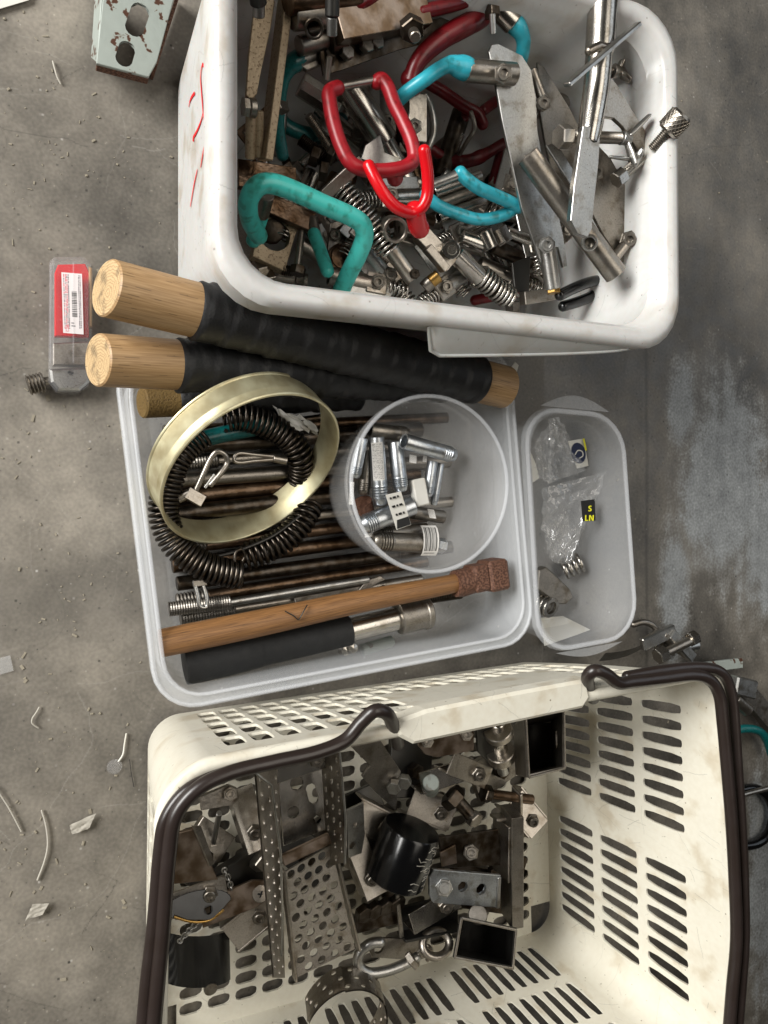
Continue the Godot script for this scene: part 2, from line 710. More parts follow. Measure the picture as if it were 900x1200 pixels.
func materials() -> void:
	var n1 := noise_image(256, 0.02, 11, 5)
	var n2 := noise_image(256, 0.09, 12, 3)
	var n3 := noise_image(256, 0.012, 13, 5, FastNoiseLite.TYPE_VALUE_CUBIC)
	var grit := ImageTexture.create_from_image(n2)
	var soft := ImageTexture.create_from_image(n1)
	var g := func(lo: Color, hi: Color, im: Image, a := 0.3, b := 0.7) -> ImageTexture: return ramp_image(im, lo, hi, a, b)
	var rough_var: Texture2D = g.call(Color(0.82, 0.82, 0.82), Color(1, 1, 1), n1, 0.1, 0.9)
	var grime: Texture2D = g.call(Color(0.84, 0.8, 0.74), Color(1, 1, 1), n1, 0.05, 0.85)
	var heavy: Texture2D = g.call(Color(0.66, 0.6, 0.52), Color(1, 1, 1), n1, 0.1, 0.85)
	var faint: Texture2D = g.call(Color(0.955, 0.945, 0.92), Color(1, 1, 1), n3, 0.25, 0.6)
	var specks: Texture2D = g.call(Color(0.6, 0.55, 0.48), Color(1, 1, 1), n2, 0.15, 0.4)
	var scuffs := scuff_image(41)
	var dirty: Texture2D = g.call(Color(0.68, 0.62, 0.56), Color(1, 1, 1), n1, 0.1, 0.45)
	var brushed := scratch_image(77)
	M.chrome = worn(Color(0.82, 0.8, 0.77), 0.26, 1.0, brushed, rough_var, 6.0)
	M.steel = worn(Color(0.74, 0.71, 0.67), 0.4, 1.0, brushed, rough_var, 7.0, 0.012, grit)
	M.bright = worn(Color(0.77, 0.765, 0.75), 0.4, 1.0, brushed, rough_var, 7.0, 0.01, grit)
	M.zinc = worn(Color(0.86, 0.88, 0.9), 0.4, 1.0, brushed, rough_var, 8.0, 0.012, grit)
	M.dull = worn(Color(0.64, 0.615, 0.58), 0.44, 1.0, brushed, rough_var, 7.0, 0.015, grit)
	M.dark = worn(Color(0.36, 0.335, 0.31), 0.42, 1.0, heavy, rough_var, 14.0, 0.015, grit)
	M.black_metal = worn(Color(0.28, 0.275, 0.265), 0.42, 0.9, faint, rough_var, 14.0)
	M.oily = worn(Color(0.44, 0.37, 0.31), 0.38, 0.9, heavy, rough_var, 9.0, 0.03, grit)
	M.coil = worn(Color(0.33, 0.31, 0.29), 0.33, 1.0, grime, rough_var, 20.0)
	M.cream_steel = worn(Color(0.62, 0.55, 0.45), 0.5, 0.35, specks, rough_var, 12.0, 0.015, grit)
	M.tray = worn(Color(0.8, 0.77, 0.73), 0.58, 0.9, brushed, rough_var, 7.0, 0.012, grit)
	M.bronze = worn(Color(0.62, 0.565, 0.52), 0.45, 1.0, heavy, rough_var, 8.0, 0.012, grit)
	M.brass = worn(Color(0.74, 0.6, 0.36), 0.32, 1.0, grime, rough_var, 18.0)
	M.lid_gold = worn(Color(0.86, 0.84, 0.71), 0.46, 0.75, grime, rough_var, 9.0)
	M.red = worn(Color(0.6, 0.09, 0.13), 0.42, 0.0, dirty, rough_var, 16.0)
	M.bright_red = worn(Color(0.78, 0.06, 0.1), 0.28, 0.0, faint, rough_var, 16.0)
	M.dark_red = worn(Color(0.42, 0.05, 0.08), 0.38, 0.0, dirty, rough_var, 16.0)
	M.teal = worn(Color(0.27, 0.75, 0.71), 0.36, 0.0, dirty, rough_var, 13.0)
	M.cyan = worn(Color(0.2, 0.66, 0.73), 0.36, 0.0, dirty, rough_var, 13.0)
	M.deep_teal = worn(Color(0.04, 0.36, 0.36), 0.38, 0.0, specks, rough_var, 13.0)
	M.tub = worn(Color(0.77, 0.77, 0.765), 0.38, 0.0, scuffs, rough_var, 3.0, 0.01, soft)
	M.tub.subsurf_scatter_enabled = true
	M.tub.subsurf_scatter_strength = 0.1
	M.cream = worn(Color(0.86, 0.845, 0.79), 0.4, 0.0, scuffs, rough_var, 3.5, 0.008, soft)
	M.handle = worn(Color(0.16, 0.13, 0.12), 0.36, 0.0, faint, rough_var, 9.0, 0.02, soft)
	M.rubber = worn(Color(0.085, 0.085, 0.088), 0.72, 0.0, faint, rough_var, 14.0, 0.02, grit)
	M.tape = worn(Color(0.075, 0.075, 0.08), 0.62, 0.0, faint, rough_var, 18.0, 0.02, grit)
	M.black_gloss = worn(Color(0.045, 0.045, 0.05), 0.22, 0.0, faint, rough_var, 14.0)
	var rust: Texture2D = g.call(Color(0.3, 0.2, 0.155), Color(0.5, 0.38, 0.31), n2, 0.25, 0.75)
	M.rust = worn(Color(0.95, 0.9, 0.88), 0.7, 0.25, rust, rough_var, 14.0, 0.02, grit)
	var chip: Texture2D = g.call(Color(0.33, 0.2, 0.15), Color(0.66, 0.67, 0.665), n1, 0.24, 0.28)
	M.litter = mat(Color(0.66, 0.64, 0.6), 0.85)
	M.grey_paint = worn(Color(0.9, 0.93, 0.9), 0.55, 0.1, chip, rough_var, 9.0, 0.04, soft)
	M.grit = mat(Color(0.55, 0.52, 0.46), 0.9)
	M.paper = worn(Color(0.83, 0.82, 0.79), 0.8, 0.0, faint, null, 20.0)
	M.clear_floor = milk(Color(0.93, 0.94, 0.95), 0.13, 0.3)
	M.clear = milk(Color(0.93, 0.945, 0.96), 0.22, 0.3)
	M.clearer = milk(Color(0.93, 0.94, 0.95), 0.13, 0.28)
	M.round_clear = milk(Color(0.95, 0.95, 0.95), 0.085, 0.28)
	M.film = milk(Color(0.95, 0.95, 0.95), 0.13, 0.1)
	M.case = milk(Color(0.93, 0.93, 0.95), 0.06, 0.12)
	M.rim_clear = milk(Color(0.93, 0.94, 0.96), 0.2, 0.3)
	M.marker = mat(Color(0.8, 0.07, 0.1), 0.6)
	M.ink = mat(Color(0.05, 0.05, 0.05), 0.6)
	M.yellow = mat(Color(0.85, 0.83, 0.1), 0.6)
	M.blue = mat(Color(0.05, 0.1, 0.24), 0.5)
	M.wood = wood(Color(0.7, 0.57, 0.41), Color(0.53, 0.41, 0.27), 5, Vector3(3, 2.2, 1))
	M.old_wood = wood(Color(0.56, 0.4, 0.24), Color(0.33, 0.22, 0.12), 6, Vector3(3, 2.4, 1))
	M.end_grain = end_mat()
	M.dirty_wood = worn(Color(0.5, 0.4, 0.22), 0.7, 0.0, specks, null, 20.0, 0.05, grit)
	M.label_print = print_mat(64, 160, 3, true)
	M.barcode = print_mat(64, 96, 5, false)
	M.card = print_mat(48, 80, 8, true)

func milk(c: Color, a: float, rough: float) -> StandardMaterial3D:
	var m := mat(Color(c.r, c.g, c.b, a), rough)
	m.transparency = BaseMaterial3D.TRANSPARENCY_ALPHA
	return m

func wood(lo: Color, hi: Color, sd: int, scale: Vector3) -> StandardMaterial3D:
	var n := FastNoiseLite.new()
	n.seed = sd
	n.frequency = 1.0
	n.fractal_octaves = 4
	var im := Image.create(256, 512, false, Image.FORMAT_RGB8)
	for y in 512:
		for x in 256:
			var a := TAU * x / 256.0
			var k := n.get_noise_3d(cos(a) * 3.2, sin(a) * 3.2, y * 0.0042)
			var fine := n.get_noise_3d(cos(a) * 15.0, sin(a) * 15.0, y * 0.018)
			var ring := 0.5 + 0.5 * sin(k * 22.0)
			var t := clampf(0.2 + ring * 0.35 + fine * 0.55, 0.0, 1.0)
			var c := lo.lerp(hi, t)
			if fine > 0.42:
				c = c.darkened(0.22)
			im.set_pixel(x, y, c)
	var m := mat(Color.WHITE, 0.5)
	m.albedo_texture = ImageTexture.create_from_image(im)
	m.uv1_scale = Vector3(1, scale.y, 1)
	m.heightmap_enabled = true
	m.heightmap_scale = 0.02
	m.heightmap_texture = m.albedo_texture
	return m

# print on a small label: lines of specks too small to read and a bar code
func print_mat(w: int, h: int, sd: int, lines: bool) -> StandardMaterial3D:
	var r := RandomNumberGenerator.new()
	r.seed = sd
	var im := Image.create(w, h, false, Image.FORMAT_RGB8)
	im.fill(Color(0.86, 0.85, 0.83))
	if lines:
		var y := 6
		while y < h - 8:
			var x := 5
			while x < w - 8:
				var l := r.randi_range(2, 6)
				im.fill_rect(Rect2i(x, y, l, r.randi_range(1, 2)), Color(0.25, 0.24, 0.25))
				x += l + r.randi_range(1, 3)
			y += r.randi_range(4, 6)
	else:
		var x := 6
		while x < w - 6:
			var l := r.randi_range(1, 3)
			im.fill_rect(Rect2i(x, 10, l, h - 30), Color(0.08, 0.08, 0.08))
			x += l + r.randi_range(1, 3)
		for k in 9:
			im.fill_rect(Rect2i(8 + k * 5, h - 15, 3, 5), Color(0.15, 0.15, 0.15))
	var m := mat(Color.WHITE, 0.55)
	m.albedo_texture = ImageTexture.create_from_image(im)
	return m

func setting() -> void:
	# concrete floor: one sheet; stains and cracks are the concrete's own, the darker right side is painted shade
	var S := 1536
	var span := 1.5
	var x0 := -0.3
	var z0 := -0.75
	var a := noise_image(S, 0.0035, 21, 5).get_data()
	var b := noise_image(S, 0.03, 22, 4).get_data()
	var c := noise_image(S, 0.22, 23, 2).get_data()
	var d := noise_image(S, 0.007, 24, 6).get_data()
	var o := PackedByteArray()
	o.resize(S * S * 3)
	var ro := PackedByteArray()
	ro.resize(S * S)
	var stains := [[Vector3(0.8374, 0, -0.0447), 0.12, 0.2], [Vector3(0.7633, 0, -0.1409), 0.04, 0.1], [Vector3(0.9243, 0, 0.0462), 0.1, 0.16], [Vector3(0.749, 0, 0.097), 0.04, 0.12], [Vector3(0.9243, 0, 0.497), 0.08, 0.25]]
	var seam: Vector3 = Vector3(0.703, 0, -0.0423)
	for y in S:
		var wz := z0 + span * y / S
		for x in S:
			var i := y * S + x
			var wx := x0 + span * x / S
			var big := a[i] / 255.0
			var mid := b[i] / 255.0
			var fine := c[i] / 255.0
			var blot := d[i] / 255.0
			var k := 0.45 + 0.2 * (big - 0.5) + 0.08 * (mid - 0.5) + 0.09 * (fine - 0.5) + 0.14 * (blot - 0.5)
			var r := 0.62 + 0.25 * (mid - 0.5)
			var st := 0.0
			k -= 0.07 * smoothstep(0.36, 0.6, wx)  # shade among the bins painted in: concrete darkens towards the right
			if wx > 0.55:
				for s in stains:
					var ex: float = (wx - s[0].x) / s[1]
					var ez: float = (wz - s[0].z) / s[2]
					st = maxf(st, 1.15 - sqrt(ex * ex + ez * ez))
				var streak := b[(y / 9) * S + x] / 255.0
				st = smoothstep(0.28, 0.72, st + (blot - 0.5) * 0.45 + (mid - 0.5) * 0.3 + (fine - 0.5) * 0.22 + (streak - 0.5) * 0.35)
				k = lerpf(k + 0.06 * (blot - 0.5) + 0.05 * (streak - 0.5), 0.56 + 0.12 * (mid - 0.5) + 0.22 * (fine - 0.5) + 0.1 * (streak - 0.5), st * 0.85)
				r = lerpf(r - 0.18, 0.4, st)
				var sx := absf(wx - seam.x - 0.006 * (big - 0.5)) / 0.004
				if sx < 1.0:
					k *= 0.8 + 0.2 * sx
			if fine > 0.9:
				k += 0.14 * (mid + 0.3)
			elif fine < 0.1:
				k -= 0.12
			k = clampf(k, 0.05, 0.9)
			o[i * 3] = int(255 * minf(1.0, k * lerpf(1.0, 0.97, st)))
			o[i * 3 + 1] = int(255 * k * lerpf(0.95, 0.985, st))
			o[i * 3 + 2] = int(255 * k * lerpf(0.873, 0.985, st))
			ro[i] = int(255 * clampf(r, 0.1, 1.0))
	var im := Image.create_from_data(S, S, false, Image.FORMAT_RGB8, o)
	# hairline cracks, scratches and trowel marks
	var rr := RandomNumberGenerator.new()
	rr.seed = 9
	for k in 420:
		var p := Vector2(rr.randf() * S, rr.randf() * S)
		var dir := Vector2.from_angle(rr.randf() * TAU)
		var len := rr.randi_range(15, 110) if k > 8 else 420
		var light := rr.randf() < 0.6
		var amt := 0.04 + 0.15 * rr.randf() * rr.randf()
		for s in len:
			p += dir
			dir = dir.rotated(rr.randfn(0.0, 0.07))
			var q := Vector2i(posmod(int(p.x), S), posmod(int(p.y), S))
			var cc := im.get_pixelv(q)
			im.set_pixelv(q, cc.lightened(amt) if light else cc.darkened(amt * 1.2))
	for k in 7000:
		var q := Vector2i(rr.randi_range(0, S - 3), rr.randi_range(0, S - 3))
		var sz := rr.randi_range(1, 2)
		var cc := im.get_pixelv(q)
		im.fill_rect(Rect2i(q, Vector2i(sz, sz)), cc.lightened(rr.randf() * rr.randf() * 0.5) if rr.randf() < 0.5 else cc.darkened(rr.randf() * rr.randf() * 0.6))
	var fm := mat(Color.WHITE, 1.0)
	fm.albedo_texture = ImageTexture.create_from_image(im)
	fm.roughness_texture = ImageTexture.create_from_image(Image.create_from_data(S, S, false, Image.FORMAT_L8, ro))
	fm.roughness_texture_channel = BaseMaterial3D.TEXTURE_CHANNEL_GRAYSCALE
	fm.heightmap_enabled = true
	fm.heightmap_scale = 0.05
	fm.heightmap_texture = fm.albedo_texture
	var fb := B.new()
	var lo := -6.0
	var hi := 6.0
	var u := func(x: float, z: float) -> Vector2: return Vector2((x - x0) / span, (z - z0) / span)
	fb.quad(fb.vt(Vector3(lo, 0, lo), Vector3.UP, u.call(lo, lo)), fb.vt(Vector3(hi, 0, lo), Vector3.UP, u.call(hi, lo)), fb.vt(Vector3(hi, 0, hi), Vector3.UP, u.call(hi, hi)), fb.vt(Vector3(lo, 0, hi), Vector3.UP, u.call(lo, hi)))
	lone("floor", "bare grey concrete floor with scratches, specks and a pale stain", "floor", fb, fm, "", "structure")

# white with hairline scratches, smudges and specks of dirt
func scuff_image(sd: int) -> ImageTexture:
	var S := 512
	var base := noise_image(S, 0.01, sd, 5).get_data()
	var fine := noise_image(S, 0.08, sd + 1, 3).get_data()
	var o := PackedByteArray()
	o.resize(S * S * 3)
	for i in S * S:
		var k := 1.0 - 0.1 * smoothstep(0.55, 0.95, base[i] / 255.0) - 0.03 * (fine[i] / 255.0)
		o[i * 3] = int(255 * k)
		o[i * 3 + 1] = int(255 * (k - 0.3 * (1.0 - k)))
		o[i * 3 + 2] = int(255 * (k - 0.7 * (1.0 - k)))
	var im := Image.create_from_data(S, S, false, Image.FORMAT_RGB8, o)
	var r := RandomNumberGenerator.new()
	r.seed = sd
	for k in 90:
		var p := Vector2(r.randf() * S, r.randf() * S)
		var d := Vector2.from_angle(r.randf() * TAU)
		var a := 0.05 + 0.16 * r.randf()
		for j in r.randi_range(8, 60):
			p += d
			d = d.rotated(r.randfn(0.0, 0.05))
			var q := Vector2i(posmod(int(p.x), S), posmod(int(p.y), S))
			im.set_pixelv(q, im.get_pixelv(q).darkened(a))
	for k in 160:
		var q := Vector2i(r.randi_range(0, S - 3), r.randi_range(0, S - 3))
		im.fill_rect(Rect2i(q, Vector2i(r.randi_range(1, 2), r.randi_range(1, 2))), Color(0.45, 0.4, 0.34).lerp(Color.WHITE, r.randf() * 0.6))
	return ImageTexture.create_from_image(im)

# bare metal: hairlines, pits and a little brown dirt
func scratch_image(sd: int) -> ImageTexture:
	var S := 512
	var base := noise_image(S, 0.012, sd, 5).get_data()
	var fine := noise_image(S, 0.12, sd + 1, 3).get_data()
	var o := PackedByteArray()
	o.resize(S * S * 3)
	for i in S * S:
		var d := smoothstep(0.5, 0.95, base[i] / 255.0) * 0.22
		var k := 0.97 - d - 0.14 * (fine[i] / 255.0)
		o[i * 3] = int(255 * k)
		o[i * 3 + 1] = int(255 * (k - d * 0.12))
		o[i * 3 + 2] = int(255 * (k - d * 0.3))
	var im := Image.create_from_data(S, S, false, Image.FORMAT_RGB8, o)
	var r := RandomNumberGenerator.new()
	r.seed = sd
	for k in 420:
		var p := Vector2(r.randf() * S, r.randf() * S)
		var d := Vector2.from_angle(r.randf() * TAU)
		var a := 0.06 + 0.2 * r.randf()
		var up := r.randf() < 0.5
		for j in r.randi_range(6, 46):
			p += d
			var q := Vector2i(posmod(int(p.x), S), posmod(int(p.y), S))
			var c := im.get_pixelv(q)
			im.set_pixelv(q, c.lightened(a) if up else c.darkened(a))
	for k in 500:
		var q := Vector2i(r.randi_range(0, S - 3), r.randi_range(0, S - 3))
		im.fill_rect(Rect2i(q, Vector2i(r.randi_range(1, 2), r.randi_range(1, 3))), Color(0.42, 0.34, 0.27).lerp(Color.WHITE, r.randf() * 0.7))
	return ImageTexture.create_from_image(im)

# a sawn end: growth rings off centre, a few checks, saw marks
func end_mat() -> StandardMaterial3D:
	var S := 192
	var n := FastNoiseLite.new()
	n.seed = 4
	n.frequency = 0.03
	var im := Image.create(S, S, false, Image.FORMAT_RGB8)
	for y in S:
		for x in S:
			var d := Vector2(x - S * 0.62, y - S * 0.4)
			var r := d.length() + 7.0 * n.get_noise_2d(x, y)
			var k := 0.5 + 0.5 * sin(r * 0.55)
			var t := 0.42 * k * k + 0.18 * (0.5 + n.get_noise_2d(x * 5.0, y * 5.0)) + 0.05 * sin(x * 0.9 + y * 0.3)
			var c := Color(0.76, 0.66, 0.5).lerp(Color(0.5, 0.37, 0.24), clampf(t, 0.0, 1.0))
			var an := absf(sin(d.angle() * 3.5 + 0.4))
			if an < 0.02 and r > 10 and n.get_noise_2d(x * 0.6, y * 0.6) > 0.0:
				c = c.darkened(0.45)
			c = c.darkened(0.25 * smoothstep(0.1, 0.6, n.get_noise_2d(x * 0.35 + 300, y * 0.35)))
			im.set_pixel(x, y, c)
	var m := mat(Color.WHITE, 0.8)
	m.albedo_texture = ImageTexture.create_from_image(im)
	m.heightmap_enabled = true
	m.heightmap_scale = 0.03
	m.heightmap_texture = m.albedo_texture
	return m

func tub_mark(path: Array, w := 0.0015) -> B:
	var b := B.new()
	var c := curve(path, 6)
	for i in c.size() - 1:
		var d: Vector3 = (c[i + 1] - c[i]).normalized() * 0.0003
		var s := d.cross(Vector3(-1, 0, 0)).normalized() * w * (0.6 + 0.4 * sin(PI * (i + 0.5) / c.size()))
		b.flat4(c[i] - s - d, c[i] + s - d, c[i + 1] + s + d, c[i + 1] - s + d, Vector3.LEFT)
	return b

func quad4(a: Vector2, b: Vector2, c: Vector2, d: Vector2) -> Array:
	return [a, b, c, d]

func inset(c: Array, d: float) -> Array:
	var out: Array = []
	for i in 4:
		var p: Vector2 = c[i]
		var a: Vector2 = (c[(i + 3) % 4] - p).normalized()
		var b: Vector2 = (c[(i + 1) % 4] - p).normalized()
		out.append(p + (a + b) * d)
	return out

func white_tub() -> void:
	var H := 0.215
	var base := [Vector2(0.131, -0.425), Vector2(0.52, -0.425), Vector2(0.52, -0.17), Vector2(0.131, -0.17)]
	var rim := [Vector2(0.121, -0.452), Vector2(0.543, -0.452), Vector2(0.546, -0.148), Vector2(0.121, -0.148)]
	var t := thing("white_tub", "large white plastic tub with red marker scribbles, full of metal clamps and dipped hooks", "tub")
	var b := B.new()
	var mixed := func(f: float, d: float) -> Array:
		var o: Array = []
		for i in 4:
			o.append(base[i].lerp(rim[i], f))
		return inset(o, d)
	var k: Array = []
	k.append(loop(mixed.call(0.0, 0.012), 0.028, 0.003))
	k.append(loop(mixed.call(0.0, 0.0), 0.036, 0.014))
	k.append(loop(mixed.call(0.84, 0.004), 0.045, H * 0.84))
	k.append(loop(mixed.call(0.845, -0.002), 0.047, H * 0.845))   # underside of the rolled rim
	k.append(loop(mixed.call(0.85, -0.003), 0.047, H * 0.85))
	k.append(loop(mixed.call(1.0, -0.002), 0.047, H - 0.006))
	k.append(loop(mixed.call(1.0, 0.001), 0.046, H - 0.0015))
	k.append(loop(mixed.call(1.0, 0.005), 0.045, H))
	k.append(loop(mixed.call(1.0, 0.012), 0.041, H - 0.001))
	k.append(loop(mixed.call(1.0, 0.0155), 0.039, H - 0.005))
	k.append(loop(mixed.call(0.93, 0.0165), 0.038, H - 0.016))
	k.append(loop(mixed.call(0.92, 0.019), 0.037, H - 0.019))
	k.append(loop(mixed.call(0.2, 0.009), 0.033, 0.04))
	k.append(loop(mixed.call(0.0, 0.012), 0.03, 0.015))
	k.append(loop(mixed.call(0.0, 0.02), 0.025, 0.008))
	k.append(loop(mixed.call(0.0, 0.035), 0.02, 0.006))
	skin(b, k, 0.75)
	lid(b, k[0], Vector3.DOWN)
	lid(b, k[k.size() - 1], Vector3.UP)
	t.part("tub_body", b, M.tub)
	# pull tab under the front rim
	var tab := B.new()
	var tp: Array = []
	for i in 21:
		var f := i / 20.0
		var drop := 0.034 * smoothstep(0.0, 0.07, f) * pow(1.0 - f, 0.75) + 0.001
		tp.append([f, drop])
	var g: Array = [[], [], []]
	for q in tp:
		var x := lerpf(0.292, 0.492, q[0])
		g[0].append(Vector3(x, H - 0.005, -0.1475))
		g[1].append(Vector3(x, H - 0.008 - q[1] * 0.25, -0.1465 + q[1] * 0.3))
		g[2].append(Vector3(x, H - 0.010 - q[1] * 0.6, -0.1465 + q[1] * 0.55))
	tab.grid(g)
	tab.sweep(g[2], 0.0017, 8, 2)
	for row in g:
		for i in row.size():
			row[i] += Vector3(0, -0.0005, -0.003)
	tab.grid(g, Vector2.ONE, true)
	t.part("pull_tab", tab, M.tub)
	for p in [[Vector3(0.1264, 0.1626, -0.3257), Vector3(0.1267, 0.1521, -0.3382), Vector3(0.127, 0.1413, -0.347), Vector3(0.1272, 0.1339, -0.3415), Vector3(0.1271, 0.1376, -0.3276), Vector3(0.127, 0.1413, -0.3179), Vector3(0.1269, 0.145, -0.3076), Vector3(0.1267, 0.1521, -0.2945), Vector3(0.1266, 0.1557, -0.2877)], [Vector3(0.1269, 0.145, -0.3089), Vector3(0.1272, 0.1339, -0.306), Vector3(0.1277, 0.1146, -0.3065), Vector3(0.1281, 0.0984, -0.3087), Vector3(0.128, 0.1025, -0.3048)], [Vector3(0.1287, 0.077, -0.3448), Vector3(0.1284, 0.0857, -0.3465), Vector3(0.128, 0.1025, -0.3433), Vector3(0.1279, 0.1066, -0.3407)], [Vector3(0.1267, 0.1521, -0.2828), Vector3(0.1269, 0.145, -0.278), Vector3(0.1272, 0.1339, -0.2705)], [Vector3(0.1276, 0.1186, -0.2746), Vector3(0.128, 0.1025, -0.2677), Vector3(0.1284, 0.0857, -0.2568)]]:
		t.part("marker_stroke", tub_mark(p), M.marker)
	done(t)

func storage_bin() -> void:
	var H := 0.08
	var rim := [Vector2(0.066, -0.136), Vector2(0.451, -0.169), Vector2(0.482, 0.134), Vector2(0.102, 0.170)]
	var t := thing("storage_bin", "wide shallow translucent plastic bin holding rods, hammers and coil springs", "storage bin")
	var b := B.new()
	var k: Array = []
	k.append(loop(inset(rim, 0.018), 0.03, 0.001))
	k.append(loop(inset(rim, 0.011), 0.034, 0.006))
	k.append(loop(inset(rim, 0.009), 0.036, H - 0.012))
	k.append(loop(inset(rim, 0.0005), 0.037, H - 0.011))
	k.append(loop(inset(rim, 0.0), 0.037, H - 0.004))
	k.append(loop(inset(rim, 0.0008), 0.037, H - 0.001))
	k.append(loop(inset(rim, 0.002), 0.036, H))
	k.append(loop(inset(rim, 0.004), 0.035, H - 0.0012))
	k.append(loop(inset(rim, 0.008), 0.034, H - 0.0012))
	k.append(loop(inset(rim, 0.0095), 0.034, H))
	k.append(loop(inset(rim, 0.011), 0.034, H - 0.0005))
	k.append(loop(inset(rim, 0.012), 0.034, H - 0.003))
	k.append(loop(inset(rim, 0.0125), 0.033, H - 0.009))
	k.append(loop(inset(rim, 0.016), 0.031, 0.016))
	k.append(loop(inset(rim, 0.024), 0.028, 0.007))
	k.append(loop(inset(rim, 0.034), 0.022, 0.003))
	skin(b, k.slice(1, k.size() - 2), 0.75)
	t.part("bin_walls", b, M.clear)
	b = B.new()
	skin(b, k.slice(0, 2), 0.75)
	skin(b, k.slice(k.size() - 3), 0.75)
	lid(b, k[0], Vector3.DOWN)
	lid(b, k[k.size() - 1], Vector3.UP)
	t.part("bin_floor", b, M.clear_floor)
	rim_bead(t, loop(inset(rim, 0.0022), 0.035, H - 0.001), 0.002)
	rim_bead(t, loop(inset(rim, 0.0103), 0.034, H - 0.001), 0.0018)
	done(t)

func small_bin() -> void:
	var H := 0.085
	var rim := [Vector2(0.462, -0.110), Vector2(0.594, -0.107), Vector2(0.616, 0.138), Vector2(0.480, 0.149)]
	var t := thing("small_container", "small rounded translucent plastic container with crumpled bags inside", "container")
	var b := B.new()
	var k: Array = []
	k.append(loop(inset(rim, 0.016), 0.03, 0.001))
	k.append(loop(inset(rim, 0.011), 0.034, 0.006))
	k.append(loop(inset(rim, 0.005), 0.04, H - 0.008))
	k.append(loop(inset(rim, 0.0), 0.042, H - 0.007))
	k.append(loop(inset(rim, 0.0), 0.042, H - 0.003))
	k.append(loop(inset(rim, 0.0015), 0.042, H))
	k.append(loop(inset(rim, 0.007), 0.039, H))
	k.append(loop(inset(rim, 0.008), 0.038, H - 0.003))
	k.append(loop(inset(rim, 0.0095), 0.037, H - 0.02))
	k.append(loop(inset(rim, 0.0105), 0.037, H - 0.021))
	k.append(loop(inset(rim, 0.0145), 0.033, 0.02))
	k.append(loop(inset(rim, 0.02), 0.03, 0.009))
	k.append(loop(inset(rim, 0.032), 0.022, 0.003))
	skin(b, k.slice(1, k.size() - 2), 0.75)
	t.part("container_walls", b, M.clearer)
	b = B.new()
	skin(b, k.slice(0, 2), 0.75)
	skin(b, k.slice(k.size() - 3), 0.75)
	lid(b, k[0], Vector3.DOWN)
	lid(b, k[k.size() - 1], Vector3.UP)
	t.part("container_floor", b, M.clear_floor)
	rim_bead(t, loop(inset(rim, 0.0035), 0.04, H - 0.001), 0.0026)
	# lifting lips at both short ends
	for e in [[Vector3(0.485, H - 0.001, -0.1095), Vector3(0.575, H - 0.001, -0.1075), -0.014], [Vector3(0.505, H - 0.001, 0.147), Vector3(0.592, H - 0.001, 0.1405), 0.009]]:
		var lip := B.new()
		var p: Array = []
		for i in 13:
			var f := i / 12.0
			p.append(e[0].lerp(e[1], f) + Vector3(0, 0, e[2] * sin(PI * f)))
		lip.plate(p, 0.0014, [], 0.0003, Vector3.UP)
		t.part("lifting_lip", lip, M.clearer)
	done(t)

var b_base: Array = []
var b_rim: Array = []
const BH := 0.235

func wall_at(u: float, h: float) -> Vector3:
	var w := b_base.size()
	var i := int(floor(u))
	var f := u - i
	var t := h / BH
	var p: Vector3 = b_base[posmod(i, w)].lerp(b_base[posmod(i + 1, w)], f)
	var q: Vector3 = b_rim[posmod(i, w)].lerp(b_rim[posmod(i + 1, w)], f)
	var belly := 0.006 * sin(PI * clampf(t * 1.0, 0.0, 1.0))
	var m := p.lerp(q, t)
	var c := Vector3(0.33, m.y, 0.335)
	return m + (m - c).normalized() * belly * 0.5

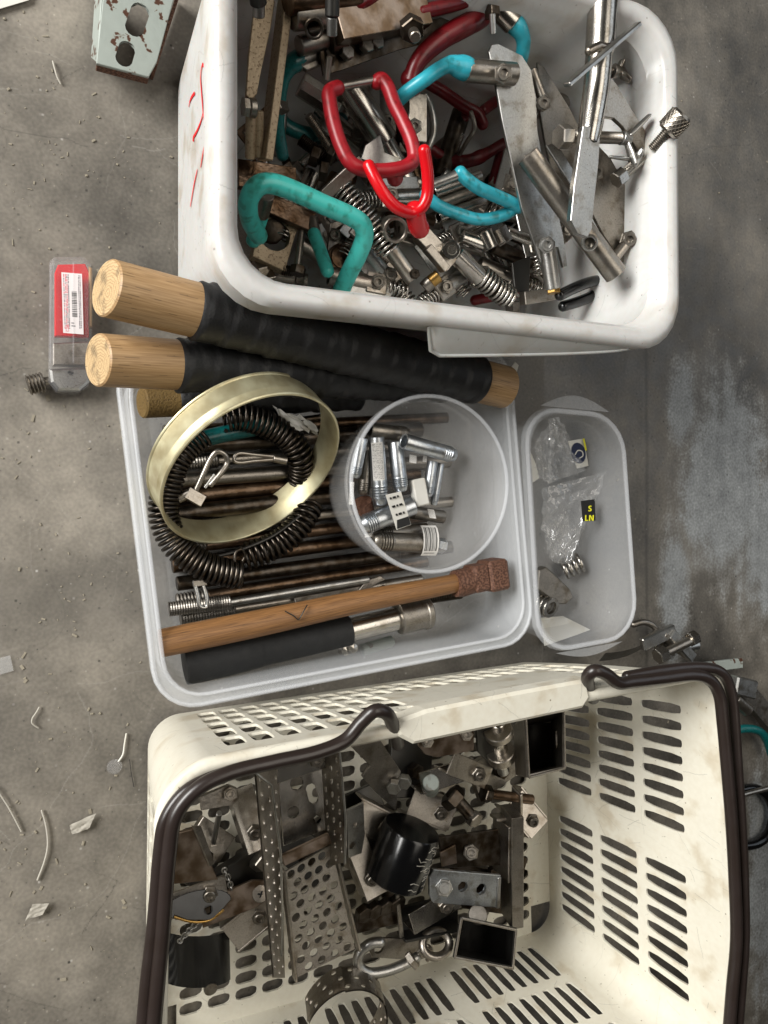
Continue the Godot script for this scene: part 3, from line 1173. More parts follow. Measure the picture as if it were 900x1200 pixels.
func basket() -> void:
	var base := [Vector2(0.106, 0.190), Vector2(0.543, 0.170), Vector2(0.553, 0.478), Vector2(0.104, 0.488)]
	var rim := [Vector2(0.082, 0.168), Vector2(0.583, 0.142), Vector2(0.598, 0.522), Vector2(0.076, 0.532)]
	var NS := 64
	var NC := 10
	var w := (NS + NC) * 4
	b_base = loop(base, 0.028, 0.0, NS, NC)
	b_rim = loop(rim, 0.035, BH, NS, NC)
	var t := thing("shopping_basket", "cream plastic shopping basket with slotted walls and two brown handles", "basket")
	var b := B.new()
	var mid := Vector3(0.33, 0.1, 0.335)
	var th := 0.0022
	# sides: 0 far long wall, 1 short wall, 2 near long wall, 3 short wall; each starts after its corner
	var cols := {}        # u index range of every slot column
	var tiers := [[0.024, 0.072], [0.080, 0.128], [0.136, 0.186]]
	var hs := [0.008, 0.020, 0.076, 0.132, 0.190, 0.222, BH]
	var hs0 := hs
	for sd in 4:
		hs = [0.008, 0.026, 0.060, 0.094, 0.128, 0.162, 0.196, 0.214, BH] if sd == 0 else hs0
		var u0 := float(sd * (NS + NC))
		# corner, plain
		for k in NC:
			for j in hs.size() - 1:
				b.cell(wall_at, u0 + k, u0 + k + 1, hs[j], hs[j + 1], th, 0, 0, 0, wall_at(u0 + k, 0.1) - mid, 1, true)
		u0 += NC
		var n := 18 if sd % 2 == 1 else (19 if sd == 0 else 27)
		var lead := 0.004 if sd % 2 == 1 else 0.03
		for k in n + 2:
			var ua := u0 + NS * (0.0 if k == 0 else lead + (1.0 - 2 * lead) * (k - 1) / n)
			var ub := u0 + NS * (1.0 if k == n + 1 else lead + (1.0 - 2 * lead) * k / n)
			for j in hs.size() - 1:
				var open := j >= 1 and j <= 3 and k > 0 and k <= n
				if sd % 2 == 1 and (k == 9 or k == 10):
					open = false
				if sd == 2 and (k == 9 or k == 19):
					open = false
				if sd == 0:
					open = j >= 1 and j <= 5 and k > 0 and k <= n and (j <= 2 or k < 9 or k > 17)
				var out := wall_at((ua + ub) * 0.5, 0.1) - mid
				var wdt := wall_at(ua, 0.1).distance_to(wall_at(ub, 0.1))
				if open and sd == 0:
					b.cell(wall_at, ua, ub, hs[j], hs[j + 1], th, wdt * 0.395, 0.0142, 0.003, out)
				elif open:
					b.cell(wall_at, ua, ub, hs[j], hs[j + 1], th, wdt * 0.33, 0.0238, wdt * 0.30, out)
				else:
					b.cell(wall_at, ua, ub, hs[j], hs[j + 1], th, 0, 0, 0, out, 2)
	t.part("slotted_walls", b, M.cream)
	# floor grid of rounded slots
	var fl := B.new()
	var fq := func(u: float, v: float) -> Vector3:
		var p: Vector2 = base[0].lerp(base[1], u).lerp(base[3].lerp(base[2], u), v)
		return Vector3(p.x, 0.009, p.y)
	var nx := 17
	var nz := 20
	for i in nx:
		for j in nz:
			if (i < 1 or i >= nx - 1) and (j < 2 or j >= nz - 2):
				continue
			var edge := i == 0 or j == 0 or i == nx - 1 or j == nz - 1
			fl.cell(fq, float(i) / nx, (i + 1.0) / nx, float(j) / nz, (j + 1.0) / nz, 0.0025, 0.0 if edge else 0.0108, 0.0055, 0.0053, Vector3.UP)
	t.part("floor_grid", fl, M.cream)
	# rolled rim
	var rb := B.new()
	var lps: Array = []
	for q in [[0.0, -0.004], [0.004, -0.005], [0.0045, 0.0], [0.0025, 0.003], [-0.0035, 0.003], [-0.006, 0.0], [-0.006, -0.009], [-0.003, -0.0095]]:
		var row: Array = []
		for i in w:
			var p: Vector3 = b_rim[i]
			var o: Vector3 = (b_rim[(i + 1) % w] - b_rim[posmod(i - 1, w)]).cross(Vector3.UP).normalized()
			if o.dot(p - mid) < 0.0:
				o = -o
			row.append(p + o * q[0] + Vector3(0, q[1], 0))
		lps.append(row)
	skin(rb, lps, 0.5)
	var rim_i := t.part("rim", rb, M.cream)
	# broad ledge with the handle sockets, on both long sides
	var fa: Vector3 = Vector3(0.2534, 0.24, 0.1635)
	var fb: Vector3 = Vector3(0.4198, 0.24, 0.1517)
	var ledge := B.new()
	ledge.plate([fa + Vector3(-0.004, 0, 0.0), fa + Vector3(0.008, 0, 0.007), fb + Vector3(-0.004, 0, 0.008), fb + Vector3(0.003, 0, 0.0), Vector3(0.4189, 0.24, 0.1363), Vector3(0.3463, 0.24, 0.1406), Vector3(0.2716, 0.24, 0.1461), Vector3(0.2451, 0.24, 0.1521)], 0.016, [], 0.0025, Vector3.UP)
	t.part("ledge", ledge, M.cream, rim_i)
	for q in [[Vector3(0.2498, 0.23, 0.1588), 1.0], [Vector3(0.4323, 0.23, 0.1465), -1.0]]:
		var s := B.new()
		s.rod(q[0] + Vector3(-0.009, 0, 0.001), q[0] + Vector3(0.014, 0, -0.001), 0.0052, 14)
		t.part("handle_pivot", s, M.cream, rim_i)
	var far := B.new()
	far.plate([Vector3(0.24, BH + 0.004, 0.524), Vector3(0.42, BH + 0.004, 0.52), Vector3(0.42, BH + 0.004, 0.535), Vector3(0.24, BH + 0.004, 0.538)], 0.016, [], 0.002, Vector3.UP)
	t.part("ledge", far, M.cream, rim_i)
	# handles folded out round the short ends: each two ridges side by side
	var hl := t.part("handle", hose([Vector3(0.2598, 0.215, 0.1766), Vector3(0.2505, 0.23, 0.1626), Vector3(0.2376, 0.246, 0.1449), Vector3(0.2258, 0.25, 0.1397), Vector3(0.2171, 0.246, 0.1475), Vector3(0.205, 0.244, 0.1598), Vector3(0.1836, 0.244, 0.1655), Vector3(0.1533, 0.244, 0.168), Vector3(0.1232, 0.244, 0.1713), Vector3(0.1032, 0.244, 0.1785), Vector3(0.0895, 0.242, 0.1941), Vector3(0.0855, 0.24, 0.2188), Vector3(0.0832, 0.238, 0.252), Vector3(0.0816, 0.238, 0.2736), Vector3(0.0789, 0.238, 0.3003), Vector3(0.0763, 0.238, 0.3323), Vector3(0.0752, 0.238, 0.3701), Vector3(0.0773, 0.238, 0.398), Vector3(0.0947, 0.24, 0.4215), Vector3(0.1426, 0.24, 0.4419), Vector3(0.1898, 0.244, 0.4527)], 0.0050, 14), M.handle)
	t.part("ridge", hose([Vector3(0.1598, 0.242, 0.1688), Vector3(0.1368, 0.24, 0.1709), Vector3(0.1153, 0.239, 0.174), Vector3(0.0959, 0.239, 0.1812), Vector3(0.0837, 0.238, 0.1973), Vector3(0.0803, 0.236, 0.2194), Vector3(0.0779, 0.234, 0.2527), Vector3(0.0758, 0.234, 0.2742), Vector3(0.0726, 0.234, 0.3009), Vector3(0.0699, 0.234, 0.333), Vector3(0.0673, 0.234, 0.3704), Vector3(0.0694, 0.234, 0.4038), Vector3(0.0927, 0.236, 0.431), Vector3(0.1432, 0.238, 0.4505)], 0.0044, 14), M.handle, hl)
	var hr := t.part("handle", hose([Vector3(0.4413, 0.22, 0.1581), Vector3(0.4271, 0.232, 0.1457), Vector3(0.4165, 0.244, 0.1333), Vector3(0.4185, 0.25, 0.1275), Vector3(0.4298, 0.25, 0.1312), Vector3(0.4438, 0.248, 0.1398), Vector3(0.4599, 0.246, 0.1409), Vector3(0.4942, 0.244, 0.1414), Vector3(0.53, 0.244, 0.1416), Vector3(0.5501, 0.244, 0.1478), Vector3(0.5613, 0.244, 0.1624), Vector3(0.5654, 0.244, 0.1855), Vector3(0.5706, 0.244, 0.2278), Vector3(0.5758, 0.244, 0.2742), Vector3(0.58, 0.244, 0.3283), Vector3(0.5821, 0.244, 0.3822), Vector3(0.5769, 0.244, 0.4268), Vector3(0.5716, 0.244, 0.4711), Vector3(0.5634, 0.244, 0.5217)], 0.0054, 14), M.handle)
	t.part("ridge", hose([Vector3(0.4607, 0.24, 0.1378), Vector3(0.498, 0.24, 0.1359), Vector3(0.5401, 0.24, 0.1364), Vector3(0.5677, 0.24, 0.1432), Vector3(0.5803, 0.24, 0.1627), Vector3(0.5845, 0.24, 0.1924), Vector3(0.5877, 0.24, 0.2313), Vector3(0.5919, 0.24, 0.2782), Vector3(0.5952, 0.24, 0.3329), Vector3(0.5962, 0.24, 0.3873), Vector3(0.5919, 0.24, 0.4327), Vector3(0.5866, 0.24, 0.4776), Vector3(0.5813, 0.24, 0.5299)], 0.0049, 14), M.handle, hr)
	done(t)

func rim_bead(t: Thing, lp: Array, r: float) -> void:
	var b := B.new()
	var p := lp.duplicate()
	p.append(lp[0])
	b.sweep(p, r, 8, 0, 0.8)
	t.part("rim_bead", b, M.rim_clear)

func toward(p: Vector3) -> Vector3:      # a slanting upward axis for screws that stand nearly upright in the heap
	return (Vector3(0.0, 0.76, 0.0) - p).normalized().lerp(Vector3.UP, 0.25).normalized()

func hexbolt(t: Thing, a: Vector3, b: Vector3, c: Vector3, rh: float, rs: float, m: Material, on := -1) -> void:
	var h := B.new()
	h.hex(a, b, rh, 0.3)
	t.part("bolt_head", h, m, on)
	var s := B.new()
	s.thread(b, c, rs)
	t.part("threaded_shaft", s, m, on)

# a screw seen end on: square washer plate, collar and socket
func capscrew(t: Thing, p: Vector3, ax: Vector3, r: float, m: Material, on := -1) -> void:
	var b := B.new()
	b.hex(p - ax * r * 0.5, p + ax * r * 0.12, r * 1.45, 0.4)
	b.socket(p + ax * r * 0.1, p + ax * r * 0.9, r)
	t.part("cap_screw", b, m, on)

func wingnut(t: Thing, p: Vector3, ax: Vector3, r: float, wa: Vector3, wb: Vector3, m: Material) -> void:
	var b := B.new()
	b.cone(p - ax * r * 0.8, p + ax * r * 0.8, r, r * 0.75, 12)
	for w in [wa, wb]:
		var d: Vector3 = w - p
		var s := d.cross(ax).normalized()
		var root := p + d * 0.2
		b.sweep([root, p + d * 0.55, w], [r * 0.55, r * 0.7, r * 0.5], 10, 2, 0.5, ax)
	t.part("wing_nut", b, m)

func one_tube(t: Thing, called: String, a: Vector3, b: Vector3, r: float, m: Material, hollow := 0.0, on := -1) -> int:
	var g := B.new()
	if hollow > 0.0:
		g.pipe(a, b, r, r * hollow)
	else:
		g.rod(a, b, r, 16)
	return t.part(called, g, m, on)

func one_plate(t: Thing, called: String, pts: Array, th: float, m: Material, holes := [], on := -1) -> int:
	var g := B.new()
	g.plate(pts, th, holes, minf(0.0005, th * 0.3))
	return t.part(called, g, m, on)

func dipped(t: Thing, called: String, path: Array, r, m: Material, on := -1, sub := 6) -> int:
	return t.part(called, hose(path, r, 12, sub), m, on)

func tub_contents() -> void:
	var t: Thing
	var b: B
	# ---- cream steel jaws by the tub's short wall
	t = thing("clamp_jaw", "cream steel clamp jaw with a forked lower end beside the tub's short wall", "clamp jaw", "clamp parts in the white tub")
	one_plate(t, "jaw_blade", [Vector3(0.1726, 0.165, -0.4034), Vector3(0.1781, 0.165, -0.3956), Vector3(0.1754, 0.165, -0.3764), Vector3(0.169, 0.161, -0.344), Vector3(0.1661, 0.157, -0.3254), Vector3(0.1619, 0.155, -0.3201), Vector3(0.1578, 0.155, -0.3232), Vector3(0.1589, 0.161, -0.3548), Vector3(0.1612, 0.165, -0.3794), Vector3(0.1645, 0.165, -0.4025)], 0.006, M.cream_steel)
	one_tube(t, "fork_leg", Vector3(0.1645, 0.145, -0.3146), Vector3(0.1692, 0.125, -0.2885), 0.0042, M.cream_steel)
	one_tube(t, "fork_leg", Vector3(0.1708, 0.145, -0.3186), Vector3(0.1763, 0.125, -0.2912), 0.0042, M.cream_steel)
	b = B.new()
	b.hex(Vector3(0.1551, 0.155, -0.314), Vector3(0.1605, 0.155, -0.3145), 0.0073)
	b.rod(Vector3(0.1605, 0.155, -0.3145), Vector3(0.1659, 0.155, -0.315), 0.0073)
	t.part("pivot_bolt", b, M.dull)
	done(t)
	t = thing("clamp_bar", "long square cream steel bar standing on edge in the heap", "steel bar", "clamp parts in the white tub")
	b = B.new()
	b.bar(Vector3(0.1875, 0.17, -0.4131), Vector3(0.1806, 0.13, -0.2872), 0.0066, 0.0190, Vector3(0.1, 1, 0))
	t.part("square_bar", b, M.cream_steel)
	b = B.new()
	b.bar(Vector3(0.186, 0.141, -0.3278), Vector3(0.1963, 0.131, -0.3325), 0.0082, 0.0082)
	t.part("bolt_end", b, M.dull)
	done(t)
	for q in [["short black sleeved pin with a silver tip beside the cream jaw", Vector3(0.1522, 0.205, -0.3763), Vector3(0.1569, 0.195, -0.3706), Vector3(0.1585, 0.189, -0.365), 9.5], ["longer blue black sleeved pin with a silver tip over the chrome tubes", Vector3(0.2033, 0.225, -0.3795), Vector3(0.2065, 0.215, -0.3627), Vector3(0.2095, 0.207, -0.354), 8.0]]:
		t = thing("sleeved_pin", q[0], "pin", "sleeved pins")
		one_tube(t, "sleeve", q[1], q[2], q[4] * 0.00066, M.black_metal)
		one_tube(t, "tip", q[2], q[3], q[4] * 0.00049, M.bright)
		done(t)
	# ---- teal hooks
	t = thing("teal_hook", "dark teal dipped hook hanging down from a chrome ferrule near the cream bar", "dipped hook", "teal and cyan dipped hooks")
	dipped(t, "hook", [Vector3(0.2073, 0.14, -0.3705), Vector3(0.2014, 0.14, -0.3663), Vector3(0.1969, 0.136, -0.3603), Vector3(0.1944, 0.13, -0.3516), Vector3(0.1953, 0.12, -0.3388), Vector3(0.1976, 0.11, -0.3258), Vector3(0.2044, 0.1, -0.308)], [0.0085, 0.0085, 0.0085, 0.0085, 0.0083, 0.0082, 0.008, 0.0078, 0.0075, 0.0072, 0.0068, 0.0065, 0.0062, 0.006, 0.0058, 0.0056, 0.0055, 0.0055, 0.0055, 0.0055, 0.0055, 0.0055, 0.0055, 0.0055, 0.0055, 0.0055, 0.0055, 0.0055, 0.0055, 0.0055, 0.0055, 0.0055, 0.0055, 0.0055, 0.0055, 0.0055, 0.0055], M.deep_teal)
	one_tube(t, "ferrule", Vector3(0.2029, 0.14, -0.3674), Vector3(0.2303, 0.14, -0.3845), 0.0083, M.dull)
	b = B.new()
	b.hex(Vector3(0.2244, 0.15, -0.3721), Vector3(0.2311, 0.15, -0.3737), 0.0074)
	t.part("nut", b, M.dark)
	one_tube(t, "toggle_pin", Vector3(0.2251, 0.16, -0.3671), Vector3(0.2266, 0.15, -0.3531), 0.0025, M.steel)
	done(t)
	t = thing("teal_hook", "green teal hook end curving round low behind the red loop", "dipped hook", "teal and cyan dipped hooks")
	dipped(t, "hook", [Vector3(0.2095, 0.06, -0.3674), Vector3(0.2205, 0.056, -0.3574), Vector3(0.236, 0.054, -0.3542), Vector3(0.2519, 0.052, -0.3566), Vector3(0.2681, 0.05, -0.3664), Vector3(0.2786, 0.05, -0.3767)], 0.0067, M.deep_teal)
	one_tube(t, "steel_end", Vector3(0.2768, 0.05, -0.3747), Vector3(0.2963, 0.05, -0.3952), 0.0050, M.steel)
	done(t)
	t = thing("teal_hook", "big bright teal hook bent square across the rounded corner of the tub", "dipped hook", "teal and cyan dipped hooks")
	dipped(t, "hook", [Vector3(0.1805, 0.11, -0.2321), Vector3(0.1652, 0.14, -0.2327), Vector3(0.1569, 0.166, -0.237), Vector3(0.1597, 0.18, -0.2434), Vector3(0.1704, 0.182, -0.247), Vector3(0.1891, 0.18, -0.2451), Vector3(0.2148, 0.176, -0.2402), Vector3(0.238, 0.172, -0.2365), Vector3(0.2501, 0.168, -0.2328), Vector3(0.2557, 0.16, -0.2258), Vector3(0.2562, 0.146, -0.2159), Vector3(0.2559, 0.124, -0.2047), Vector3(0.255, 0.11, -0.1949)], 0.0077, M.teal)
	done(t)
	t = thing("teal_hook", "small teal prong with a bare steel root under the big teal hook", "dipped hook", "teal and cyan dipped hooks")
	one_tube(t, "steel_root", Vector3(0.1821, 0.13, -0.2595), Vector3(0.1848, 0.105, -0.2517), 0.0061, M.dull)
	dipped(t, "prong", [Vector3(0.1853, 0.106, -0.2558), Vector3(0.1844, 0.096, -0.2474), Vector3(0.1826, 0.086, -0.2356)], 0.0066, M.teal)
	done(t)
	t = thing("teal_hook", "straight teal prong rising from a steel socket between hook and wall", "dipped hook", "teal and cyan dipped hooks")
	one_tube(t, "steel_root", Vector3(0.2351, 0.09, -0.2616), Vector3(0.2361, 0.094, -0.2452), 0.0055, M.dull)
	dipped(t, "prong", [Vector3(0.2346, 0.096, -0.2459), Vector3(0.2373, 0.104, -0.2295), Vector3(0.2408, 0.114, -0.2085)], 0.0058, M.teal)
	done(t)
	# ---- red hooks
	t = thing("red_loop", "dusty red dipped loop with a bare steel rod across its open end", "dipped hook", "red dipped hooks")
	dipped(t, "loop", [Vector3(0.2324, 0.16, -0.3433), Vector3(0.2243, 0.162, -0.3371), Vector3(0.2243, 0.164, -0.3252), Vector3(0.2265, 0.166, -0.3104), Vector3(0.2323, 0.168, -0.2922), Vector3(0.2396, 0.17, -0.2798), Vector3(0.2522, 0.17, -0.2766), Vector3(0.2704, 0.17, -0.2791), Vector3(0.2875, 0.17, -0.285), Vector3(0.2962, 0.17, -0.2937), Vector3(0.2946, 0.17, -0.3061), Vector3(0.2886, 0.166, -0.3237), Vector3(0.2819, 0.162, -0.3398), Vector3(0.2773, 0.16, -0.3532), Vector3(0.272, 0.158, -0.3601), Vector3(0.2682, 0.156, -0.3574)], 0.0060, M.red)
	one_tube(t, "cross_rod", Vector3(0.2332, 0.158, -0.3451), Vector3(0.2698, 0.156, -0.3606), 0.0034, M.steel)
	dipped(t, "stub", [Vector3(0.2792, 0.166, -0.2823), Vector3(0.2836, 0.16, -0.279)], 0.0070, M.red)
	done(t)
	t = thing("red_hook", "glossy bright red two pronged hook on top of the loop", "dipped hook", "red dipped hooks")
	dipped(t, "prongs", [Vector3(0.2492, 0.184, -0.2739), Vector3(0.2549, 0.186, -0.262), Vector3(0.2631, 0.186, -0.2512), Vector3(0.2746, 0.184, -0.2442), Vector3(0.2878, 0.182, -0.2436), Vector3(0.2959, 0.186, -0.2483), Vector3(0.2985, 0.19, -0.2584), Vector3(0.2953, 0.196, -0.272), Vector3(0.2892, 0.202, -0.2862)], 0.0050, M.bright_red)
	dipped(t, "stub", [Vector3(0.2919, 0.18, -0.2463), Vector3(0.2993, 0.17, -0.2402), Vector3(0.3048, 0.164, -0.2387)], 0.0084, M.bright_red)
	done(t)
	t = thing("red_bar", "thick matt red dipped arm with a swollen foot below the nut", "dipped arm", "red dipped hooks")
	dipped(t, "arm", [Vector3(0.3653, 0.165, -0.4321), Vector3(0.3481, 0.165, -0.4203), Vector3(0.3283, 0.163, -0.4062), Vector3(0.3139, 0.159, -0.3931), Vector3(0.3053, 0.155, -0.3808), Vector3(0.3042, 0.149, -0.3712)], [0.0084, 0.0087, 0.009, 0.0092, 0.0092, 0.0092, 0.0092, 0.0092, 0.0092, 0.0092, 0.009, 0.0088, 0.0087, 0.0086, 0.0085, 0.0084, 0.0083, 0.0082, 0.0081, 0.008, 0.0078, 0.0076, 0.0074, 0.0072, 0.0072, 0.0072, 0.0072, 0.0076, 0.008, 0.0086, 0.0088], M.dark_red)
	dipped(t, "foot", [Vector3(0.3034, 0.149, -0.3724), Vector3(0.3089, 0.143, -0.37)], 0.0088, M.dark_red)
	done(t)
	t = thing("red_dipped_rod", "slimmer dark red arm lying along the dark plate at the tub's far end", "dipped arm", "red dipped hooks")
	dipped(t, "arm", [Vector3(0.2992, 0.175, -0.4136), Vector3(0.3217, 0.175, -0.4238), Vector3(0.3448, 0.175, -0.4357), Vector3(0.3721, 0.175, -0.4518)], 0.0057, M.dark_red)
	done(t)
	t = thing("red_wedge", "dull red dipped end lying behind the blue black pin", "dipped arm", "red dipped hooks")
	dipped(t, "arm", [Vector3(0.2613, 0.18, -0.4186), Vector3(0.2479, 0.18, -0.4068), Vector3(0.2387, 0.174, -0.3997), Vector3(0.2329, 0.17, -0.3937)], 0.0060, M.dark_red)
	done(t)
	t = thing("red_wire", "thin red wire end poking up beside the cyan bend", "wire")
	dipped(t, "wire", [Vector3(0.4185, 0.14, -0.4855), Vector3(0.4261, 0.14, -0.4764), Vector3(0.4338, 0.14, -0.468)], 0.0015, M.red)
	done(t)
	t = thing("red_hook", "deep red forked hook low down with a bent steel wire through it", "dipped hook", "red dipped hooks")
	dipped(t, "arm", [Vector3(0.3579, 0.08, -0.4141), Vector3(0.3739, 0.08, -0.4094), Vector3(0.3936, 0.084, -0.3984), Vector3(0.4079, 0.086, -0.3929), Vector3(0.4148, 0.086, -0.3834)], 0.0058, M.dark_red)
	dipped(t, "branch", [Vector3(0.4185, 0.08, -0.4004), Vector3(0.435, 0.076, -0.4144), Vector3(0.4554, 0.07, -0.4286)], 0.0052, M.dark_red)
	dipped(t, "lower_arm", [Vector3(0.4037, 0.07, -0.3968), Vector3(0.3996, 0.06, -0.3884), Vector3(0.3991, 0.054, -0.3736), Vector3(0.3983, 0.05, -0.3611)], 0.0054, M.dark_red)
	dipped(t, "wire", [Vector3(0.3964, 0.094, -0.3877), Vector3(0.4002, 0.094, -0.3735), Vector3(0.3989, 0.08, -0.3643), Vector3(0.3977, 0.06, -0.3535)], 0.0022, M.steel)
	done(t)
	t = thing("red_hook", "lumpy dark red hook lying flat beneath the long steel arm", "dipped hook", "red dipped hooks")
	dipped(t, "arm", [Vector3(0.3704, 0.06, -0.3621), Vector3(0.3849, 0.06, -0.3563), Vector3(0.3985, 0.062, -0.3529), Vector3(0.4142, 0.064, -0.3567), Vector3(0.4312, 0.066, -0.366), Vector3(0.4517, 0.066, -0.3804)], [0.005, 0.005, 0.005, 0.005, 0.005, 0.005, 0.005, 0.0055, 0.006, 0.0065, 0.007, 0.0075, 0.008, 0.008, 0.0075, 0.007, 0.0068, 0.0066, 0.0066, 0.0066, 0.007, 0.0072, 0.007, 0.0064, 0.006, 0.0058, 0.0056, 0.0055, 0.0055, 0.0055, 0.0055], M.dark_red)
	dipped(t, "leg", [Vector3(0.452, 0.064, -0.3813), Vector3(0.4494, 0.06, -0.363), Vector3(0.4457, 0.056, -0.3444)], 0.0054, M.dark_red)
	done(t)
	t = thing("red_hook", "flattened red tip sticking out against the tub's front wall", "dipped hook", "red dipped hooks")
	dipped(t, "arm", [Vector3(0.4206, 0.06, -0.2164), Vector3(0.4389, 0.07, -0.2203), Vector3(0.4529, 0.08, -0.222), Vector3(0.4584, 0.084, -0.2234)], 0.0053, M.dark_red)
	one_tube(t, "steel_end", Vector3(0.4556, 0.082, -0.2227), Vector3(0.4667, 0.084, -0.2252), 0.0024, M.steel)
	done(t)
	# ---- cyan hooks
	t = thing("cyan_hook", "light blue dipped hook with a flared end on a steel ferrule", "dipped hook", "teal and cyan dipped hooks")
	dipped(t, "hook", [Vector3(0.3478, 0.17, -0.3801), Vector3(0.3385, 0.17, -0.3801), Vector3(0.3294, 0.17, -0.3795), Vector3(0.32, 0.166, -0.3743), Vector3(0.3093, 0.16, -0.3661), Vector3(0.3005, 0.15, -0.3603), Vector3(0.2955, 0.14, -0.3559)], [0.0098, 0.01, 0.01, 0.01, 0.0099, 0.0096, 0.0092, 0.0088, 0.0084, 0.008, 0.0076, 0.0073, 0.007, 0.0066, 0.0064, 0.0063, 0.0062, 0.0062, 0.0062, 0.0062, 0.0062, 0.0062, 0.0062, 0.0062, 0.0062, 0.0062, 0.0062, 0.0062, 0.0062, 0.0062, 0.0062, 0.0062, 0.0062, 0.0062, 0.0062, 0.0062, 0.0062], M.cyan)
	one_tube(t, "ferrule", Vector3(0.3452, 0.17, -0.3788), Vector3(0.3956, 0.17, -0.3866), 0.0096, M.steel)
	capscrew(t, Vector3(0.3736, 0.186, -0.3743), toward(Vector3(0.3736, 0.186, -0.3743)), 0.0058, M.steel)
	done(t)
	t = thing("cyan_hook", "light blue dipped hook folded back to a point in mid heap", "dipped hook", "teal and cyan dipped hooks")
	dipped(t, "upper_arm", [Vector3(0.3517, 0.15, -0.3), Vector3(0.3595, 0.15, -0.2945), Vector3(0.3731, 0.148, -0.29), Vector3(0.3918, 0.144, -0.2884), Vector3(0.411, 0.14, -0.2867), Vector3(0.4218, 0.138, -0.2844)], 0.0059, M.cyan)
	dipped(t, "lower_arm", [Vector3(0.4231, 0.136, -0.2877), Vector3(0.4144, 0.132, -0.2805), Vector3(0.4007, 0.13, -0.2743), Vector3(0.3834, 0.128, -0.2708), Vector3(0.362, 0.126, -0.2736), Vector3(0.3427, 0.124, -0.279), Vector3(0.3325, 0.12, -0.2881)], 0.0057, M.cyan)
	one_tube(t, "steel_end", Vector3(0.3526, 0.15, -0.2994), Vector3(0.3272, 0.14, -0.2882), 0.0043, M.bright)
	done(t)
	t = thing("cyan_hook", "blue green dipped bend below a chrome ferrule at the tub's far end", "dipped hook", "teal and cyan dipped hooks")
	dipped(t, "hook", [Vector3(0.3887, 0.175, -0.4295), Vector3(0.3967, 0.175, -0.4241), Vector3(0.4039, 0.171, -0.4191), Vector3(0.408, 0.165, -0.4142), Vector3(0.4121, 0.155, -0.4096)], [0.0088, 0.0088, 0.0088, 0.0087, 0.0086, 0.0084, 0.008, 0.0077, 0.0074, 0.0071, 0.0068, 0.0067, 0.0066, 0.0065, 0.0064, 0.0063, 0.0062, 0.0062, 0.0062, 0.0062, 0.0062, 0.0062, 0.0062, 0.0062, 0.0062], M.cyan)
	one_tube(t, "ferrule", Vector3(0.3721, 0.175, -0.4393), Vector3(0.3914, 0.175, -0.4272), 0.0098, M.chrome)
	b = B.new()
	b.hex(Vector3(0.3589, 0.185, -0.4235), Vector3(0.3674, 0.185, -0.4242), 0.0065)
	t.part("nut", b, M.dark)
	one_tube(t, "toggle_pin", Vector3(0.3594, 0.191, -0.4187), Vector3(0.364, 0.185, -0.406), 0.0026, M.bright)
	done(t)
	t = thing("cyan_hook", "light blue dipped arc passing behind the upright steel tube", "dipped hook", "teal and cyan dipped hooks")
	dipped(t, "hook", [Vector3(0.4731, 0.11, -0.4252), Vector3(0.4804, 0.114, -0.4358), Vector3(0.4913, 0.116, -0.4441), Vector3(0.506, 0.116, -0.451), Vector3(0.5253, 0.116, -0.4564)], 0.0051, M.cyan)
	done(t)
	# ---- the steel arms on the brighter side
	t = thing("screw_clamp", "long flat zinc plated clamp arm with three screws down its length", "clamp")
	var pl := one_plate(t, "arm_plate", [Vector3(0.3699, 0.166, -0.4014), Vector3(0.3725, 0.166, -0.408), Vector3(0.3787, 0.166, -0.4103), Vector3(0.4046, 0.166, -0.4067), Vector3(0.4156, 0.166, -0.3971), Vector3(0.4237, 0.165, -0.374), Vector3(0.4281, 0.164, -0.3468), Vector3(0.4352, 0.162, -0.3273), Vector3(0.4462, 0.16, -0.305), Vector3(0.455, 0.156, -0.289), Vector3(0.4665, 0.146, -0.2628), Vector3(0.4746, 0.138, -0.2362), Vector3(0.4695, 0.138, -0.2339), Vector3(0.4616, 0.142, -0.2513), Vector3(0.442, 0.142, -0.2502), Vector3(0.4541, 0.136, -0.2309), Vector3(0.4482, 0.136, -0.2269), Vector3(0.4396, 0.14, -0.2408), Vector3(0.417, 0.156, -0.2781), Vector3(0.4028, 0.162, -0.3135), Vector3(0.3891, 0.165, -0.3476), Vector3(0.3796, 0.166, -0.3767)], 0.003, M.bright)
	capscrew(t, Vector3(0.4113, 0.176, -0.3102), toward(Vector3(0.4113, 0.176, -0.3102)), 0.0064, M.steel)
	one_tube(t, "toe_tube", Vector3(0.444, 0.15, -0.2512), Vector3(0.4591, 0.14, -0.2126), 0.0076, M.bright)
	capscrew(t, Vector3(0.4362, 0.162, -0.244), toward(Vector3(0.4362, 0.162, -0.244)), 0.0055, M.bright)
	b = B.new()
	b.hex(Vector3(0.4591, 0.14, -0.2158), Vector3(0.4601, 0.14, -0.2078), 0.0065)
	t.part("toe_nut", b, M.brass)
	done(t)
	t = thing("clamp_plate", "darker steel plate leaning behind the zinc clamp arm", "steel plate", "steel plates in the tub")
	one_plate(t, "plate", [Vector3(0.4367, 0.144, -0.4195), Vector3(0.4444, 0.144, -0.4165), Vector3(0.476, 0.144, -0.3863), Vector3(0.502, 0.142, -0.3563), Vector3(0.5136, 0.138, -0.335), Vector3(0.4976, 0.132, -0.3078), Vector3(0.4655, 0.134, -0.3157), Vector3(0.4512, 0.14, -0.3514), Vector3(0.4406, 0.144, -0.3836)], 0.003, M.dull)
	one_tube(t, "strut", Vector3(0.4235, 0.156, -0.404), Vector3(0.4396, 0.156, -0.373), 0.0047, M.steel)
	capscrew(t, Vector3(0.4309, 0.164, -0.3714), toward(Vector3(0.4309, 0.164, -0.3714)), 0.0050, M.dull)
	done(t)
